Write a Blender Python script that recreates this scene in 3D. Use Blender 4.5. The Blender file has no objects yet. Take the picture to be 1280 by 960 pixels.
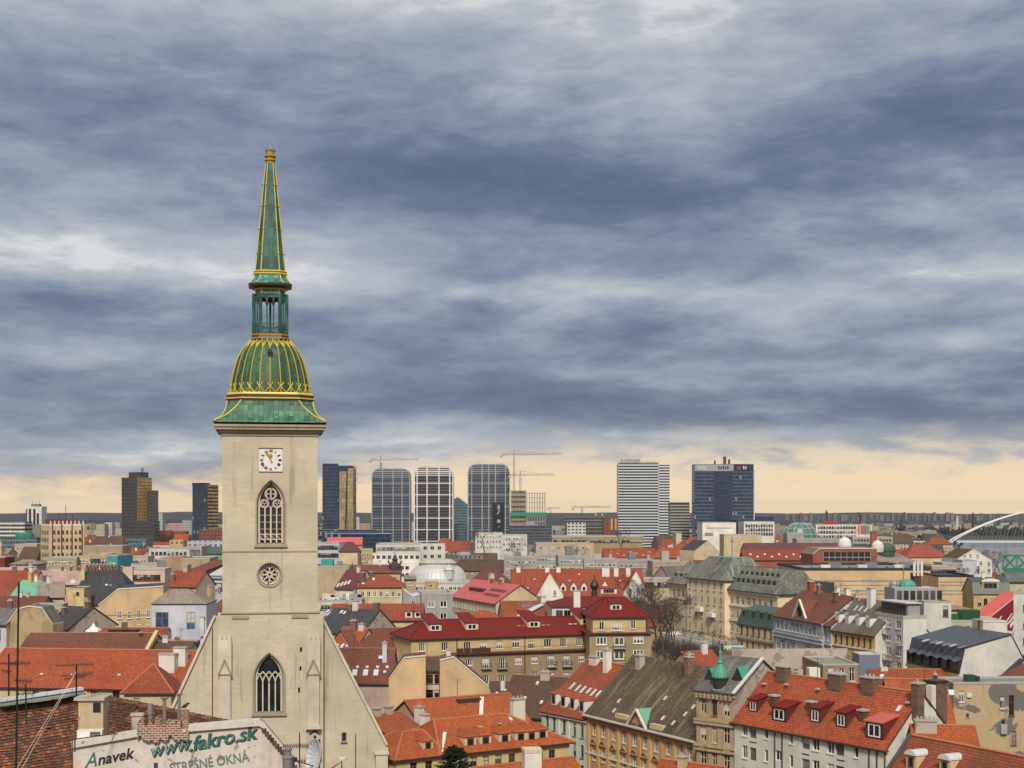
import bpy, math, random
from mathutils import Vector, Matrix
random.seed(7)
S = bpy.context.scene
COL = S.collection
R = math.radians
# ---------------------------------------------------------------- camera, sky, sun, exposure
F, CZ = 1827.0, 40.0                      # focal length in photo pixels, camera height in metres
cam = bpy.data.cameras.new('camera'); camo = bpy.data.objects.new('camera', cam); COL.objects.link(camo)
camo.location = (0, 0, CZ); camo.rotation_euler = (R(90), 0, 0)
cam.sensor_width = 36; cam.lens = F / 1280 * 36; cam.shift_y = 160 / 1280
cam.clip_start = 1; cam.clip_end = 60000
S.camera = camo
S.view_settings.view_transform = 'Standard'; S.view_settings.look = 'None'
S.view_settings.exposure = 1.10; S.view_settings.gamma = 1; S.view_settings.use_curve_mapping = False
S.render.engine = 'CYCLES'
S.cycles.max_bounces = 5; S.cycles.diffuse_bounces = 2; S.cycles.glossy_bounces = 2; S.cycles.transmission_bounces = 2
S.cycles.volume_bounces = 0; S.cycles.use_denoising = True; S.cycles.caustics_reflective = False; S.cycles.caustics_refractive = False

SUN_EL, SUN_AZ = R(40), R(180)            # azimuth measured clockwise from the view direction (+Y)
sl = bpy.data.lights.new('sun', 'SUN'); sl.energy = 1.5; sl.angle = R(11); sl.color = (1.0, 0.91, 0.78)
so = bpy.data.objects.new('sun', sl); COL.objects.link(so); so.location = (60, -60, 120)
sd = Vector((math.sin(SUN_AZ) * math.cos(SUN_EL), math.cos(SUN_AZ) * math.cos(SUN_EL), math.sin(SUN_EL)))
so.rotation_euler = (-sd).to_track_quat('-Z', 'Y').to_euler()

class NT:
    """small helper to write node trees as expressions"""
    def __init__(s, nt): s.nt = nt; s.n = nt.nodes; s.l = nt.links
    def put(s, sock, v):
        if isinstance(v, bpy.types.NodeSocket): s.l.new(v, sock)
        elif v is not None:
            try: sock.default_value = v
            except Exception: sock.default_value = tuple(v) + (1.0,)
    def node(s, t, props=None, **ins):
        n = s.n.new(t)
        for k, v in (props or {}).items(): setattr(n, k, v)
        for k, v in ins.items(): s.put(n.inputs[k.replace('_', ' ')] if k.replace('_', ' ') in n.inputs else n.inputs[int(k[1:])], v)
        return n
    def m(s, op, a, b=None, c=None, clamp=False):
        n = s.n.new('ShaderNodeMath'); n.operation = op; n.use_clamp = clamp
        s.put(n.inputs[0], a)
        if b is not None: s.put(n.inputs[1], b)
        if c is not None: s.put(n.inputs[2], c)
        return n.outputs[0]
    def vm(s, op, a, b=None):
        n = s.n.new('ShaderNodeVectorMath'); n.operation = op
        s.put(n.inputs[0], a)
        if b is not None: s.put(n.inputs[1], b)
        return n.outputs[0]
    def mix(s, f, a, b, bt='MIX'):
        n = s.n.new('ShaderNodeMix'); n.data_type = 'RGBA'; n.blend_type = bt
        s.put(n.inputs[0], f); s.put(n.inputs[6], a if isinstance(a, bpy.types.NodeSocket) else tuple(a) + (1,)); s.put(n.inputs[7], b if isinstance(b, bpy.types.NodeSocket) else tuple(b) + (1,))
        return n.outputs[2]
    def noise(s, vec, scale, detail=3.0, rough=0.55, dist=0.0):
        n = s.n.new('ShaderNodeTexNoise')
        s.put(n.inputs['Vector'], vec); n.inputs['Scale'].default_value = scale; n.inputs['Detail'].default_value = detail
        n.inputs['Roughness'].default_value = rough; n.inputs['Distortion'].default_value = dist
        return n.outputs[0]
    def ramp(s, f, stops, mode='LINEAR'):
        n = s.n.new('ShaderNodeValToRGB'); n.color_ramp.interpolation = mode
        e = n.color_ramp.elements
        while len(e) < len(stops): e.new(0.5)
        for i, (p, c) in enumerate(stops):
            e[i].position = p; e[i].color = (tuple(c) + (1,)) if not isinstance(c, (int, float)) else (c, c, c, 1)
        s.put(n.inputs[0], f); return n.outputs[0]
    def smooth(s, x, a, b):
        n = s.n.new('ShaderNodeMapRange'); n.interpolation_type = 'SMOOTHSTEP'
        s.put(n.inputs[0], x); n.inputs[1].default_value = a; n.inputs[2].default_value = b
        return n.outputs[0]
    def sep(s, v):
        n = s.n.new('ShaderNodeSeparateXYZ'); s.put(n.inputs[0], v); return n.outputs
    def comb(s, x, y, z=0.0):
        n = s.n.new('ShaderNodeCombineXYZ'); s.put(n.inputs[0], x); s.put(n.inputs[1], y); s.put(n.inputs[2], z); return n.outputs[0]

# ---- world: Nishita sky behind a heavy layered cloud deck, open cream band along the horizon
W = bpy.data.worlds.new('World'); S.world = W; W.use_nodes = True
W.node_tree.nodes.clear(); w = NT(W.node_tree)
SKY_STRENGTH = 0.10
sky = w.node('ShaderNodeTexSky', {'sky_type': 'NISHITA', 'sun_disc': False, 'sun_elevation': SUN_EL, 'sun_rotation': SUN_AZ})
tc = w.n.new('ShaderNodeTexCoord').outputs['Generated']
dx, dy, dz = w.sep(tc)
zc = w.m('MAXIMUM', dz, 0.0)
den = w.m('ADD', zc, 0.15)
pl = w.comb(w.m('DIVIDE', dx, den), w.m('DIVIDE', dy, den), 0.0)
n1 = w.noise(pl, 1.25, 6, 0.54, 0.25)
n2 = w.noise(w.vm('ADD', pl, (7.3, 3.1, 1.7)), 3.6, 8, 0.62, 0.2)
n3 = w.noise(w.vm('ADD', pl, (1.3, 9.1, 4.7)), 0.55, 3, 0.5, 0.2)
# sky coordinates: azimuth and elevation in photo-scale units
az = w.m('MULTIPLY', w.m('ARCTAN2', dx, dy), 1827.0)
ev = w.m('MULTIPLY', w.m('ARCSINE', dz), 1827.0)
lump = w.noise(w.comb(w.m('MULTIPLY', az, .0105), w.m('MULTIPLY', ev, .034), 0.0), 1.0, 8, .62, .3)
wz = w.m('ADD', az, w.m('MULTIPLY', w.m('SUBTRACT', n2, 0.5), 260.0))
we = w.m('ADD', ev, w.m('MULTIPLY', w.m('SUBTRACT', n1, 0.5), 95.0))
CLOUDS = [  # azimuth, elevation, half widths, how much lighter or darker the deck is there
    (-580, 312, 130, 34, .33), (-430, 305, 100, 30, .24), (-240, 300, 90, 34, .33), (60, 272, 130, 18, .30), (300, 262, 170, 20, .26),
    (560, 285, 110, 20, .34), (410, 628, 300, 46, .24), (120, 590, 330, 55, .15), (-420, 72, 130, 12, .42), (-130, 92, 120, 14, .40), (260, 96, 160, 12, .30), (-340, 640, 360, 42, .46), (190, 505, 120, 50, .20),
    (440, 352, 110, 18, .22), (-80, 415, 170, 36, -.34), (470, 450, 240, 44, -.22), (190, 380, 190, 30, -.26), (-440, 480, 280, 55, -.12),
    (100, 130, 330, 26, -.26), (520, 118, 230, 26, -.22), (-560, 235, 170, 22, -.16), (20, 205, 240, 26, -.14), (-500, 130, 200, 24, -.14),
    (470, 205, 260, 16, .12), (-540, 185, 160, 14, .12), (250, 165, 200, 12, .10), (-300, 420, 60, 30, .14)]
acc = None
for (a, e, sa, se, amp) in CLOUDS:
    qa = w.m('DIVIDE', w.m('SUBTRACT', wz, float(a)), float(sa)); qe = w.m('DIVIDE', w.m('SUBTRACT', we, float(e)), float(se))
    g = w.m('EXPONENT', w.m('MULTIPLY', w.m('ADD', w.m('MULTIPLY', qa, qa), w.m('MULTIPLY', qe, qe)), -0.7))
    acc = w.m('MULTIPLY', g, amp) if acc is None else w.m('MULTIPLY_ADD', g, amp, acc)
tone = w.m('ADD', w.m('MULTIPLY', w.m('SUBTRACT', n1, 0.5), 0.78), w.m('MULTIPLY', w.m('SUBTRACT', n2, 0.5), 0.95))
tone = w.m('ADD', w.m('ADD', w.m('MULTIPLY', tone, .72), w.m('ADD', w.m('MULTIPLY', w.m('SUBTRACT', lump, .5), .58), w.m('MULTIPLY', w.m('SUBTRACT', n3, 0.5), 0.25))), w.m('ADD', w.m('MULTIPLY', acc, 1.08), 0.48))
deck = w.ramp(tone, [(0.0, (.062, .078, .128)), (0.25, (.097, .118, .180)), (0.45, (.158, .187, .243)), (0.65, (.243, .268, .315)), (0.85, (.34, .358, .385)), (1.0, (.50, .50, .505))])
# the horizon gap: cream light under the deck, edge broken by the noise
edge = w.m('ADD', ev, w.m('ADD', w.m('MULTIPLY', w.m('SUBTRACT', n2, 0.5), 60.0), w.m('MULTIPLY', w.m('SUBTRACT', lump, 0.5), 90.0)))
edge = w.m('SUBTRACT', edge, w.m('MULTIPLY', w.smooth(az, -420.0, 120.0), 44.0))
gap = w.m('SUBTRACT', 1.0, w.smooth(edge, 10.0, 68.0))
cream = w.ramp(w.m('DIVIDE', ev, 110.0, clamp=True), [(0.0, (.74, .565, .345)), (0.35, (.71, .535, .325)), (0.7, (.56, .475, .365)), (1.0, (.45, .425, .385))])
streak = w.m('MULTIPLY', w.smooth(lump, 0.50, 0.64), w.smooth(ev, 20.0, 75.0))
cream = w.mix(w.m('MULTIPLY', streak, 0.75), cream, (.34, .34, .36))
lw = w.mix(w.m('MULTIPLY', gap, 0.93), deck, cream)
# an overcast sky is brighter towards the zenith, and made brighter behind the viewer, unseen, to light the town
up = w.m('MULTIPLY', w.smooth(dz, 0.36, 0.80), 1.0)
lw = w.vm('SCALE', lw, None); lw.node.inputs['Scale'].default_value = .645
lw = w.mix(up, lw, (.30, .30, .30))
back = w.m('MULTIPLY', w.smooth(dy, 0.35, -0.45), w.smooth(dz, -0.05, 0.12))
lw = w.mix(w.m('MULTIPLY', back, 0.80), lw, (.23, .22, .20))
cov = w.vm('SCALE', lw, None); cov.node.inputs['Scale'].default_value = 1.0 / SKY_STRENGTH
fin = w.mix(0.96, sky.outputs[0], cov)
bg = w.node('ShaderNodeBackground', None, Color=fin, Strength=SKY_STRENGTH)
wo = w.n.new('ShaderNodeOutputWorld'); w.l.new(bg.outputs[0], wo.inputs[0])

# ---------------------------------------------------------------- helpers
def P(px, py, d): return Vector(((px - 640) * d / F, d, CZ - (py - 640) * d / F))
def C3(c): return tuple(c) + (1.0,)

class MB:
    """collects faces (with metre UVs and material slots) and links them as one mesh object"""
    def __init__(s): s.v = []; s.f = []; s.m = []; s.sm = []
    def face(s, pts, m=0, smooth=False):
        i = len(s.v); s.v += [tuple(p) for p in pts]; s.f.append(tuple(range(i, i + len(pts)))); s.m.append(m); s.sm.append(smooth)
    def box(s, x0, y0, z0, x1, y1, z1, m=0, bottom=False):
        a, b, c, d = (x0, y0), (x1, y0), (x1, y1), (x0, y1)
        for p, q in ((a, b), (b, c), (c, d), (d, a)):
            s.face([(p[0], p[1], z0), (q[0], q[1], z0), (q[0], q[1], z1), (p[0], p[1], z1)], m)
        s.face([(a[0], a[1], z1), (b[0], b[1], z1), (c[0], c[1], z1), (d[0], d[1], z1)], m)
        if bottom: s.face([(d[0], d[1], z0), (c[0], c[1], z0), (b[0], b[1], z0), (a[0], a[1], z0)], m)
    def bar(s, p, q, w, h=None, m=0, up=(0, 0, 1)):
        p, q = Vector(p), Vector(q); h = h or w; d = (q - p)
        if d.length < 1e-6: return
        d.normalize(); up = Vector(up)
        if abs(d.dot(up)) > 0.98: up = Vector((0, 1, 0))
        a = d.cross(up).normalized() * w / 2; b = a.cross(d).normalized() * h / 2
        r0 = [p + a * sx + b * sy for sx, sy in ((-1, -1), (1, -1), (1, 1), (-1, 1))]
        r1 = [x + (q - p) for x in r0]
        for i in range(4):
            j = (i + 1) % 4; s.face([r0[i], r0[j], r1[j], r1[i]], m)
        s.face(r1, m); s.face(r0[::-1], m)
    def tube(s, pts, r, n=6, m=0, cap=True):
        """round bar along a polyline; r is one radius or one per point"""
        pts = [Vector(p) for p in pts]; k = len(pts); rr = r if isinstance(r, (list, tuple)) else [r] * k
        rings = []; ref = None
        for i, p in enumerate(pts):
            d = (pts[min(i + 1, k - 1)] - pts[max(i - 1, 0)]).normalized()
            if ref is None: ref = Vector((0, 0, 1)) if abs(d.z) < 0.9 else Vector((1, 0, 0))
            a = d.cross(ref)
            if a.length < 1e-4: a = d.orthogonal()
            a.normalize(); b = d.cross(a)
            rings.append([p + (a * math.cos(t) + b * math.sin(t)) * rr[i] for t in (2 * math.pi * j / n for j in range(n))])
        for i in range(k - 1):
            for j in range(n):
                q = (j + 1) % n
                s.face([rings[i][j], rings[i][q], rings[i + 1][q], rings[i + 1][j]], m, True)
        if cap: s.face(rings[-1], m); s.face(rings[0][::-1], m)
    def loft(s, rings, m=0, cap=True, smooth=False, closed=True, ms=None):
        for i in range(len(rings) - 1):
            a, b = rings[i], rings[i + 1]; n = len(a); mm = ms[i] if ms else m
            for j in range(n if closed else n - 1):
                q = (j + 1) % n; pts = []
                for p in (a[j], a[q], b[q], b[j]):
                    if not any((Vector(p) - Vector(x)).length < 1e-4 for x in pts): pts.append(p)
                if len(pts) > 2: s.face(pts, mm, smooth)
        if cap: s.face(rings[-1], ms[-1] if ms else m)
    def lathe(s, prof, n=24, c=(0, 0, 0), m=0, cap=False, ms=None, smooth=True, sx=1, sy=1):
        rings = [[(c[0] + r * sx * math.cos(2 * math.pi * j / n), c[1] + r * sy * math.sin(2 * math.pi * j / n), c[2] + z) for j in range(n)] for r, z in prof]
        s.loft(rings, m, cap, smooth, True, ms)
    def mesh(s, name, mats):
        me = bpy.data.meshes.new(name); me.from_pydata(s.v, [], s.f); me.update()
        for x in mats: me.materials.append(MT(x) if isinstance(x, str) else x)
        uvl = me.uv_layers.new(name='uv'); data = []
        vs = me.vertices
        for p in me.polygons:
            n = p.normal
            p.material_index = min(s.m[p.index], len(mats) - 1); p.use_smooth = s.sm[p.index]
            if abs(n.z) > 0.985: t = Vector((1, 0, 0)); u = Vector((0, 1, 0))
            else:
                t = Vector((-n.y, n.x, 0)).normalized(); u = n.cross(t)
            for li in p.loop_indices:
                c = vs[me.loops[li].vertex_index].co; data += [c.dot(t), c.dot(u)]
        uvl.data.foreach_set('uv', data)
        return me
    def build(s, name, mats, parent=None, loc=(0, 0, 0), rot=(0, 0, 0)):
        return link(name, s.mesh(name, mats if isinstance(mats, (list, tuple)) else [mats]), parent, loc, rot)

def link(name, me, parent=None, loc=(0, 0, 0), rot=(0, 0, 0)):
    o = bpy.data.objects.new(name, me); COL.objects.link(o); o.location = loc; o.rotation_euler = rot
    if parent is not None: o.parent = parent
    return o
LABELS = {}
def tag(o, label, cat, group=None, kind=None):
    if label: o['label'] = label
    if cat: o['category'] = cat
    if group: o['group'] = group
    if kind or cat: o['kind'] = kind or 'thing'
    if label:
        if label in LABELS and not group: print('DUPLICATE LABEL', label)
        LABELS[label] = o
    return o
def empty(name, loc, rz, label, cat, group=None):
    o = bpy.data.objects.new(name, None); COL.objects.link(o); o.location = loc; o.rotation_euler = (0, 0, rz)
    o.empty_display_size = 0.5
    return tag(o, label, cat, group)
def copy_tree(o, parent=None):
    c = o.copy(); COL.objects.link(c); c.parent = parent
    for ch in o.children: copy_tree(ch, c)
    return c

# ---------------------------------------------------------------- materials (all procedural, UVs in metres)
MATS = {}
def newmat(name):
    m = bpy.data.materials.new(name); m.use_nodes = True; t = NT(m.node_tree)
    t.b = m.node_tree.nodes['Principled BSDF']; t.uv = t.n.new('ShaderNodeTexCoord').outputs['UV']
    t.rnd = t.n.new('ShaderNodeObjectInfo').outputs['Random']; t.ob = t.n.new('ShaderNodeTexCoord').outputs['Object']
    return m, t
def bump(t, h, strength=0.4, dist=0.05):
    n = t.n.new('ShaderNodeBump'); n.inputs['Strength'].default_value = strength; n.inputs['Distance'].default_value = dist
    t.put(n.inputs['Height'], h); t.l.new(n.outputs[0], t.b.inputs['Normal'])
def scale(c, k): return tuple(min(1.0, x * k) for x in c)
def uvs(t, sx, sy, off=(0, 0, 0)):
    n = t.n.new('ShaderNodeMapping'); t.put(n.inputs['Vector'], t.uv); n.inputs['Scale'].default_value = (sx, sy, 1); n.inputs['Location'].default_value = off
    return n.outputs[0]
def vary(t, col, amt=0.10):
    """each object a slightly different tone"""
    k = t.m('ADD', t.m('MULTIPLY', t.rnd, 2 * amt), 1 - amt)
    n = t.n.new('ShaderNodeVectorMath'); n.operation = 'SCALE'; t.put(n.inputs[0], col); t.put(n.inputs['Scale'], k)
    return n.outputs[0]

def m_plaster(c, dirt=0.3, grime=(.12, .10, .075)):
    m, t = newmat('plaster')
    big = t.noise(uvs(t, .16, .16), 1.0, 4, .6); streak = t.noise(uvs(t, 1.3, .12), 1.0, 4, .65); fine = t.noise(t.uv, 5.0, 3, .6)
    col = t.mix(t.smooth(big, .35, .72), C3(scale(c, 1.10))[:3], scale(c, .80))
    col = t.mix(t.m('MULTIPLY', t.smooth(streak, .50, .78), dirt), col, grime)
    col = t.mix(t.m('MULTIPLY', t.m('SUBTRACT', fine, .3, clamp=True), .35 * (0.5 + dirt)), col, scale(c, .55))
    t.put(t.b.inputs['Base Color'], vary(t, col, .07)); t.b.inputs['Roughness'].default_value = .92
    bump(t, fine, .25, .04); return m
def m_tile(c, rows=.36, wd=.26, age=.25, moss=(.10, .09, .045)):
    m, t = newmat('roof_tiles')
    b = t.n.new('ShaderNodeTexBrick'); t.put(b.inputs['Vector'], t.uv); b.offset = .5
    b.inputs['Scale'].default_value = 1; b.inputs['Brick Width'].default_value = wd; b.inputs['Row Height'].default_value = rows
    b.inputs['Mortar Size'].default_value = .022; b.inputs['Mortar Smooth'].default_value = .4; b.inputs['Bias'].default_value = 0
    b.inputs['Color1'].default_value = C3(scale(c, 1.22)); b.inputs['Color2'].default_value = C3(scale(c, .72)); b.inputs['Mortar'].default_value = C3(scale(c, .38))
    big = t.noise(uvs(t, .11, .16), 1.0, 5, .62); run = t.noise(uvs(t, .9, .10), 1.0, 4, .6); fine = t.noise(t.uv, 2.2, 4, .65)
    col = t.mix(t.m('MULTIPLY', t.smooth(big, .42, .72), age + .3), b.outputs[0], scale(c, .45))
    col = t.mix(t.m('MULTIPLY', t.smooth(run, .50, .74), age * 1.4), col, moss)
    col = t.mix(t.m('MULTIPLY', t.smooth(fine, .54, .74), age * 1.5), col, moss)
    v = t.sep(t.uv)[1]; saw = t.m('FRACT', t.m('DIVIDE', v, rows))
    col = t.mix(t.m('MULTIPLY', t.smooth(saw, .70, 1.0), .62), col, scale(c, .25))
    t.put(t.b.inputs['Base Color'], vary(t, col, .08)); t.b.inputs['Roughness'].default_value = .85
    bump(t, t.m('ADD', t.m('MULTIPLY', b.outputs[1], -1.0), saw), .5, .05); return m
def m_seam(c, step=.6, rough=.45, age=.25, spec=.5):
    m, t = newmat('sheet_metal')
    u = t.sep(t.uv)[0]; fr = t.m('FRACT', t.m('DIVIDE', u, step)); ln = t.m('LESS_THAN', fr, .10)
    big = t.noise(uvs(t, .25, .12), 1.0, 4, .6); fine = t.noise(uvs(t, 2.0, .5), 1.0, 4, .6)
    col = t.mix(t.m('MULTIPLY', t.smooth(big, .4, .7), age), c, scale(c, .6))
    col = t.mix(t.m('MULTIPLY', t.smooth(fine, .5, .8), age), col, scale(c, 1.5))
    col = t.mix(t.m('MULTIPLY', ln, .45), col, scale(c, .45))
    t.put(t.b.inputs['Base Color'], vary(t, col, .05)); t.b.inputs['Roughness'].default_value = rough; t.b.inputs['Specular IOR Level'].default_value = spec
    bump(t, ln, .5, .04); return m
def m_flat(c, age=.4):
    m, t = newmat('flat_roofing')
    a = t.noise(t.uv, .22, 5, .6); f = t.noise(t.uv, 1.7, 4, .65)
    col = t.mix(t.m('MULTIPLY', t.smooth(a, .4, .65), age), c, scale(c, .55)); col = t.mix(t.m('MULTIPLY', t.smooth(f, .5, .8), age), col, scale(c, 1.4))
    t.put(t.b.inputs['Base Color'], vary(t, col, .1)); t.b.inputs['Roughness'].default_value = .9; return m
def m_plain(c, rough=.7, metal=0.0, spec=.5, amt=.06):
    m, t = newmat('painted')
    f = t.noise(t.ob, 1.6, 4, .6)
    col = t.mix(t.m('MULTIPLY', t.smooth(f, .35, .75), .35), c, scale(c, .72))
    t.put(t.b.inputs['Base Color'], vary(t, col, amt)); t.b.inputs['Roughness'].default_value = rough; t.b.inputs['Metallic'].default_value = metal
    t.b.inputs['Specular IOR Level'].default_value = spec; return m
def m_glass(c, rough=.12, spec=.55):
    m, t = newmat('window_glass')
    f = t.noise(uvs(t, .8, .5), 1.0, 2, .5)
    col = t.mix(t.smooth(f, .35, .7), c, scale(c, 2.2))
    t.put(t.b.inputs['Base Color'], vary(t, col, .5)); t.b.inputs['Roughness'].default_value = rough; t.b.inputs['Specular IOR Level'].default_value = spec; return m
def m_gridwall(c, px=3.0, pz=3.1, fx=.42, fz=.48, win=(.035, .04, .05), frame=None, jit=.5):
    """far facade: plaster with a regular pattern of window openings"""
    m, t = newmat('far_facade')
    u, v, _ = t.sep(t.uv); fu = t.m('FRACT', t.m('DIVIDE', u, px)); fv = t.m('FRACT', t.m('DIVIDE', v, pz))
    iu = t.m('LESS_THAN', t.m('ABSOLUTE', t.m('SUBTRACT', fu, .5)), fx / 2); iv = t.m('LESS_THAN', t.m('ABSOLUTE', t.m('SUBTRACT', fv, .55)), fz / 2)
    cell = t.comb(t.m('FLOOR', t.m('DIVIDE', u, px)), t.m('FLOOR', t.m('DIVIDE', v, pz)), t.rnd)
    wn = t.n.new('ShaderNodeTexWhiteNoise'); wn.noise_dimensions = '3D'; t.put(wn.inputs[0], cell)
    wc = t.mix(t.m('MULTIPLY', wn.outputs[0], jit), win, scale(c, .55))
    big = t.noise(uvs(t, .12, .12), 1.0, 4, .6)
    base = t.mix(t.m('MULTIPLY', t.smooth(big, .35, .75), .6), scale(c, 1.05), scale(c, .72))
    msk = t.m('MULTIPLY', iu, iv)
    if frame:
        ou = t.m('LESS_THAN', t.m('ABSOLUTE', t.m('SUBTRACT', fu, .5)), fx / 2 + .05); ov = t.m('LESS_THAN', t.m('ABSOLUTE', t.m('SUBTRACT', fv, .55)), fz / 2 + .05)
        base = t.mix(t.m('MULTIPLY', ou, ov), base, frame)
    t.put(t.b.inputs['Base Color'], t.mix(msk, vary(t, base, .08), wc)); t.put(t.b.inputs['Roughness'], t.m('SUBTRACT', .9, t.m('MULTIPLY', msk, .6)))
    bump(t, t.m('MULTIPLY', msk, -1.0), .8, .2); return m
def m_curtain(c, line, px=1.5, pz=3.6, lz=.16, lx=.10, rough=.16, jit=.8, light=0.0, bright=None):
    """glass curtain wall: panes between floor bands and mullions"""
    m, t = newmat('curtain_wall')
    u, v, _ = t.sep(t.uv); fu = t.m('FRACT', t.m('DIVIDE', u, px)); fv = t.m('FRACT', t.m('DIVIDE', v, pz))
    ln = t.m('MAXIMUM', t.m('LESS_THAN', fu, lx), t.m('LESS_THAN', fv, lz))
    cell = t.comb(t.m('FLOOR', t.m('DIVIDE', u, px)), t.m('FLOOR', t.m('DIVIDE', v, pz)), 0.0)
    wn = t.n.new('ShaderNodeTexWhiteNoise'); wn.noise_dimensions = '3D'; t.put(wn.inputs[0], cell)
    big = t.noise(uvs(t, .05, .08), 1.0, 3, .5)
    g = t.mix(t.m('MULTIPLY', wn.outputs[0], jit), c, scale(c, 2.4)); g = t.mix(t.m('MULTIPLY', t.smooth(big, .4, .7), .5), g, scale(c, .5))
    if bright: g = t.mix(t.m('MULTIPLY', t.m('GREATER_THAN', wn.outputs[0], .985), 1.0), g, bright)
    t.put(t.b.inputs['Base Color'], t.mix(ln, g, line)); t.put(t.b.inputs['Roughness'], t.m('ADD', rough, t.m('MULTIPLY', ln, .5)))
    return m
def m_brick(c, mortar, w_=.5, h_=.16):
    m, t = newmat('brickwork')
    b = t.n.new('ShaderNodeTexBrick'); t.put(b.inputs['Vector'], t.uv); b.inputs['Scale'].default_value = 1
    b.inputs['Brick Width'].default_value = w_; b.inputs['Row Height'].default_value = h_; b.inputs['Mortar Size'].default_value = .02
    b.inputs['Color1'].default_value = C3(scale(c, 1.25)); b.inputs['Color2'].default_value = C3(scale(c, .6)); b.inputs['Mortar'].default_value = C3(mortar)
    n = t.noise(t.uv, 1.1, 5, .65); col = t.mix(t.m('MULTIPLY', t.smooth(n, .45, .7), .55), b.outputs[0], scale(c, .4))
    t.put(t.b.inputs['Base Color'], col); t.b.inputs['Roughness'].default_value = .95; bump(t, b.outputs[1], -.6, .04); return m
def m_oldplaster(c, bare, brick=None, cover=.55, sc=.35):
    """peeling plaster: patches of bare grey render or brick with sharp edges"""
    m, t = newmat('peeling_plaster')
    n = t.noise(t.uv, sc, 5, .55, .6); f = t.noise(t.uv, 3.0, 4, .6); st = t.noise(uvs(t, 1.1, .16), 1.0, 4, .6)
    col = t.mix(t.smooth(f, .35, .75), scale(c, 1.05), scale(c, .88)); col = t.mix(t.m('MULTIPLY', t.smooth(st, .5, .8), .45), col, scale(c, .42))
    col = t.mix(t.smooth(n, cover, cover + .025), col, bare)
    if brick:
        n2 = t.noise(t.uv, sc * 2.3, 5, .55, .6); col = t.mix(t.smooth(n2, .66, .68), col, brick)
    t.put(t.b.inputs['Base Color'], col); t.b.inputs['Roughness'].default_value = .95; bump(t, t.m('ADD', n, t.m('MULTIPLY', f, .3)), .4, .06); return m
def m_oldtile(c1, c2, dark, rows=.17, wd=.19):
    m, t = newmat('old_tiles')
    wob = t.noise(t.uv, .9, 3, .5); uv2 = t.vm('ADD', t.uv, t.comb(0.0, t.m('MULTIPLY', t.m('SUBTRACT', wob, .5), .10), 0.0))
    b = t.n.new('ShaderNodeTexBrick'); t.put(b.inputs['Vector'], uv2); b.inputs['Scale'].default_value = 1; b.inputs['Brick Width'].default_value = wd
    b.inputs['Row Height'].default_value = rows; b.inputs['Mortar Size'].default_value = .008; b.inputs['Mortar Smooth'].default_value = .5
    b.inputs['Color1'].default_value = C3(c1); b.inputs['Color2'].default_value = C3(c2); b.inputs['Mortar'].default_value = C3(dark)
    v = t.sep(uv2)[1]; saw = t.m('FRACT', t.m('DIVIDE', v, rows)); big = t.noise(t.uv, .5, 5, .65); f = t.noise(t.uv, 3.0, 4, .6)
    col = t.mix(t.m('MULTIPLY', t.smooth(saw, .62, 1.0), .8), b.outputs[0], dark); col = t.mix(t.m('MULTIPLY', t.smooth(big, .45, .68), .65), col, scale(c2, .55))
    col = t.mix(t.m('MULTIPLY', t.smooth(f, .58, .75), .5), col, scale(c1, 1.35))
    t.put(t.b.inputs['Base Color'], col); t.b.inputs['Roughness'].default_value = .95
    bump(t, t.m('MULTIPLY', saw, -1.0), .9, .08); return m
def m_patina(c, dark, light, age=.5):
    m, t = newmat('copper_patina')
    b = t.n.new('ShaderNodeTexBrick'); t.put(b.inputs['Vector'], t.uv); b.inputs['Scale'].default_value = 1; b.inputs['Brick Width'].default_value = 1.5; b.inputs['Row Height'].default_value = .62
    b.inputs['Mortar Size'].default_value = .03; b.inputs['Color1'].default_value = C3(scale(c, 1.4)); b.inputs['Color2'].default_value = C3(scale(c, .5)); b.inputs['Mortar'].default_value = C3(dark)
    mp = t.n.new('ShaderNodeMapping'); t.put(mp.inputs['Vector'], t.uv); mp.inputs['Rotation'].default_value = (0, 0, R(90)); t.l.new(mp.outputs[0], b.inputs['Vector'])
    n = t.noise(uvs(t, .7, .22), 1.0, 5, .6); n2 = t.noise(t.uv, .8, 4, .6)
    col = t.mix(t.m('MULTIPLY', t.smooth(n, .45, .7), age), b.outputs[0], dark); col = t.mix(t.m('MULTIPLY', t.smooth(n2, .55, .75), age), col, light)
    t.put(t.b.inputs['Base Color'], col); t.b.inputs['Roughness'].default_value = .6; bump(t, b.outputs[1], -.3, .03); return m

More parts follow.
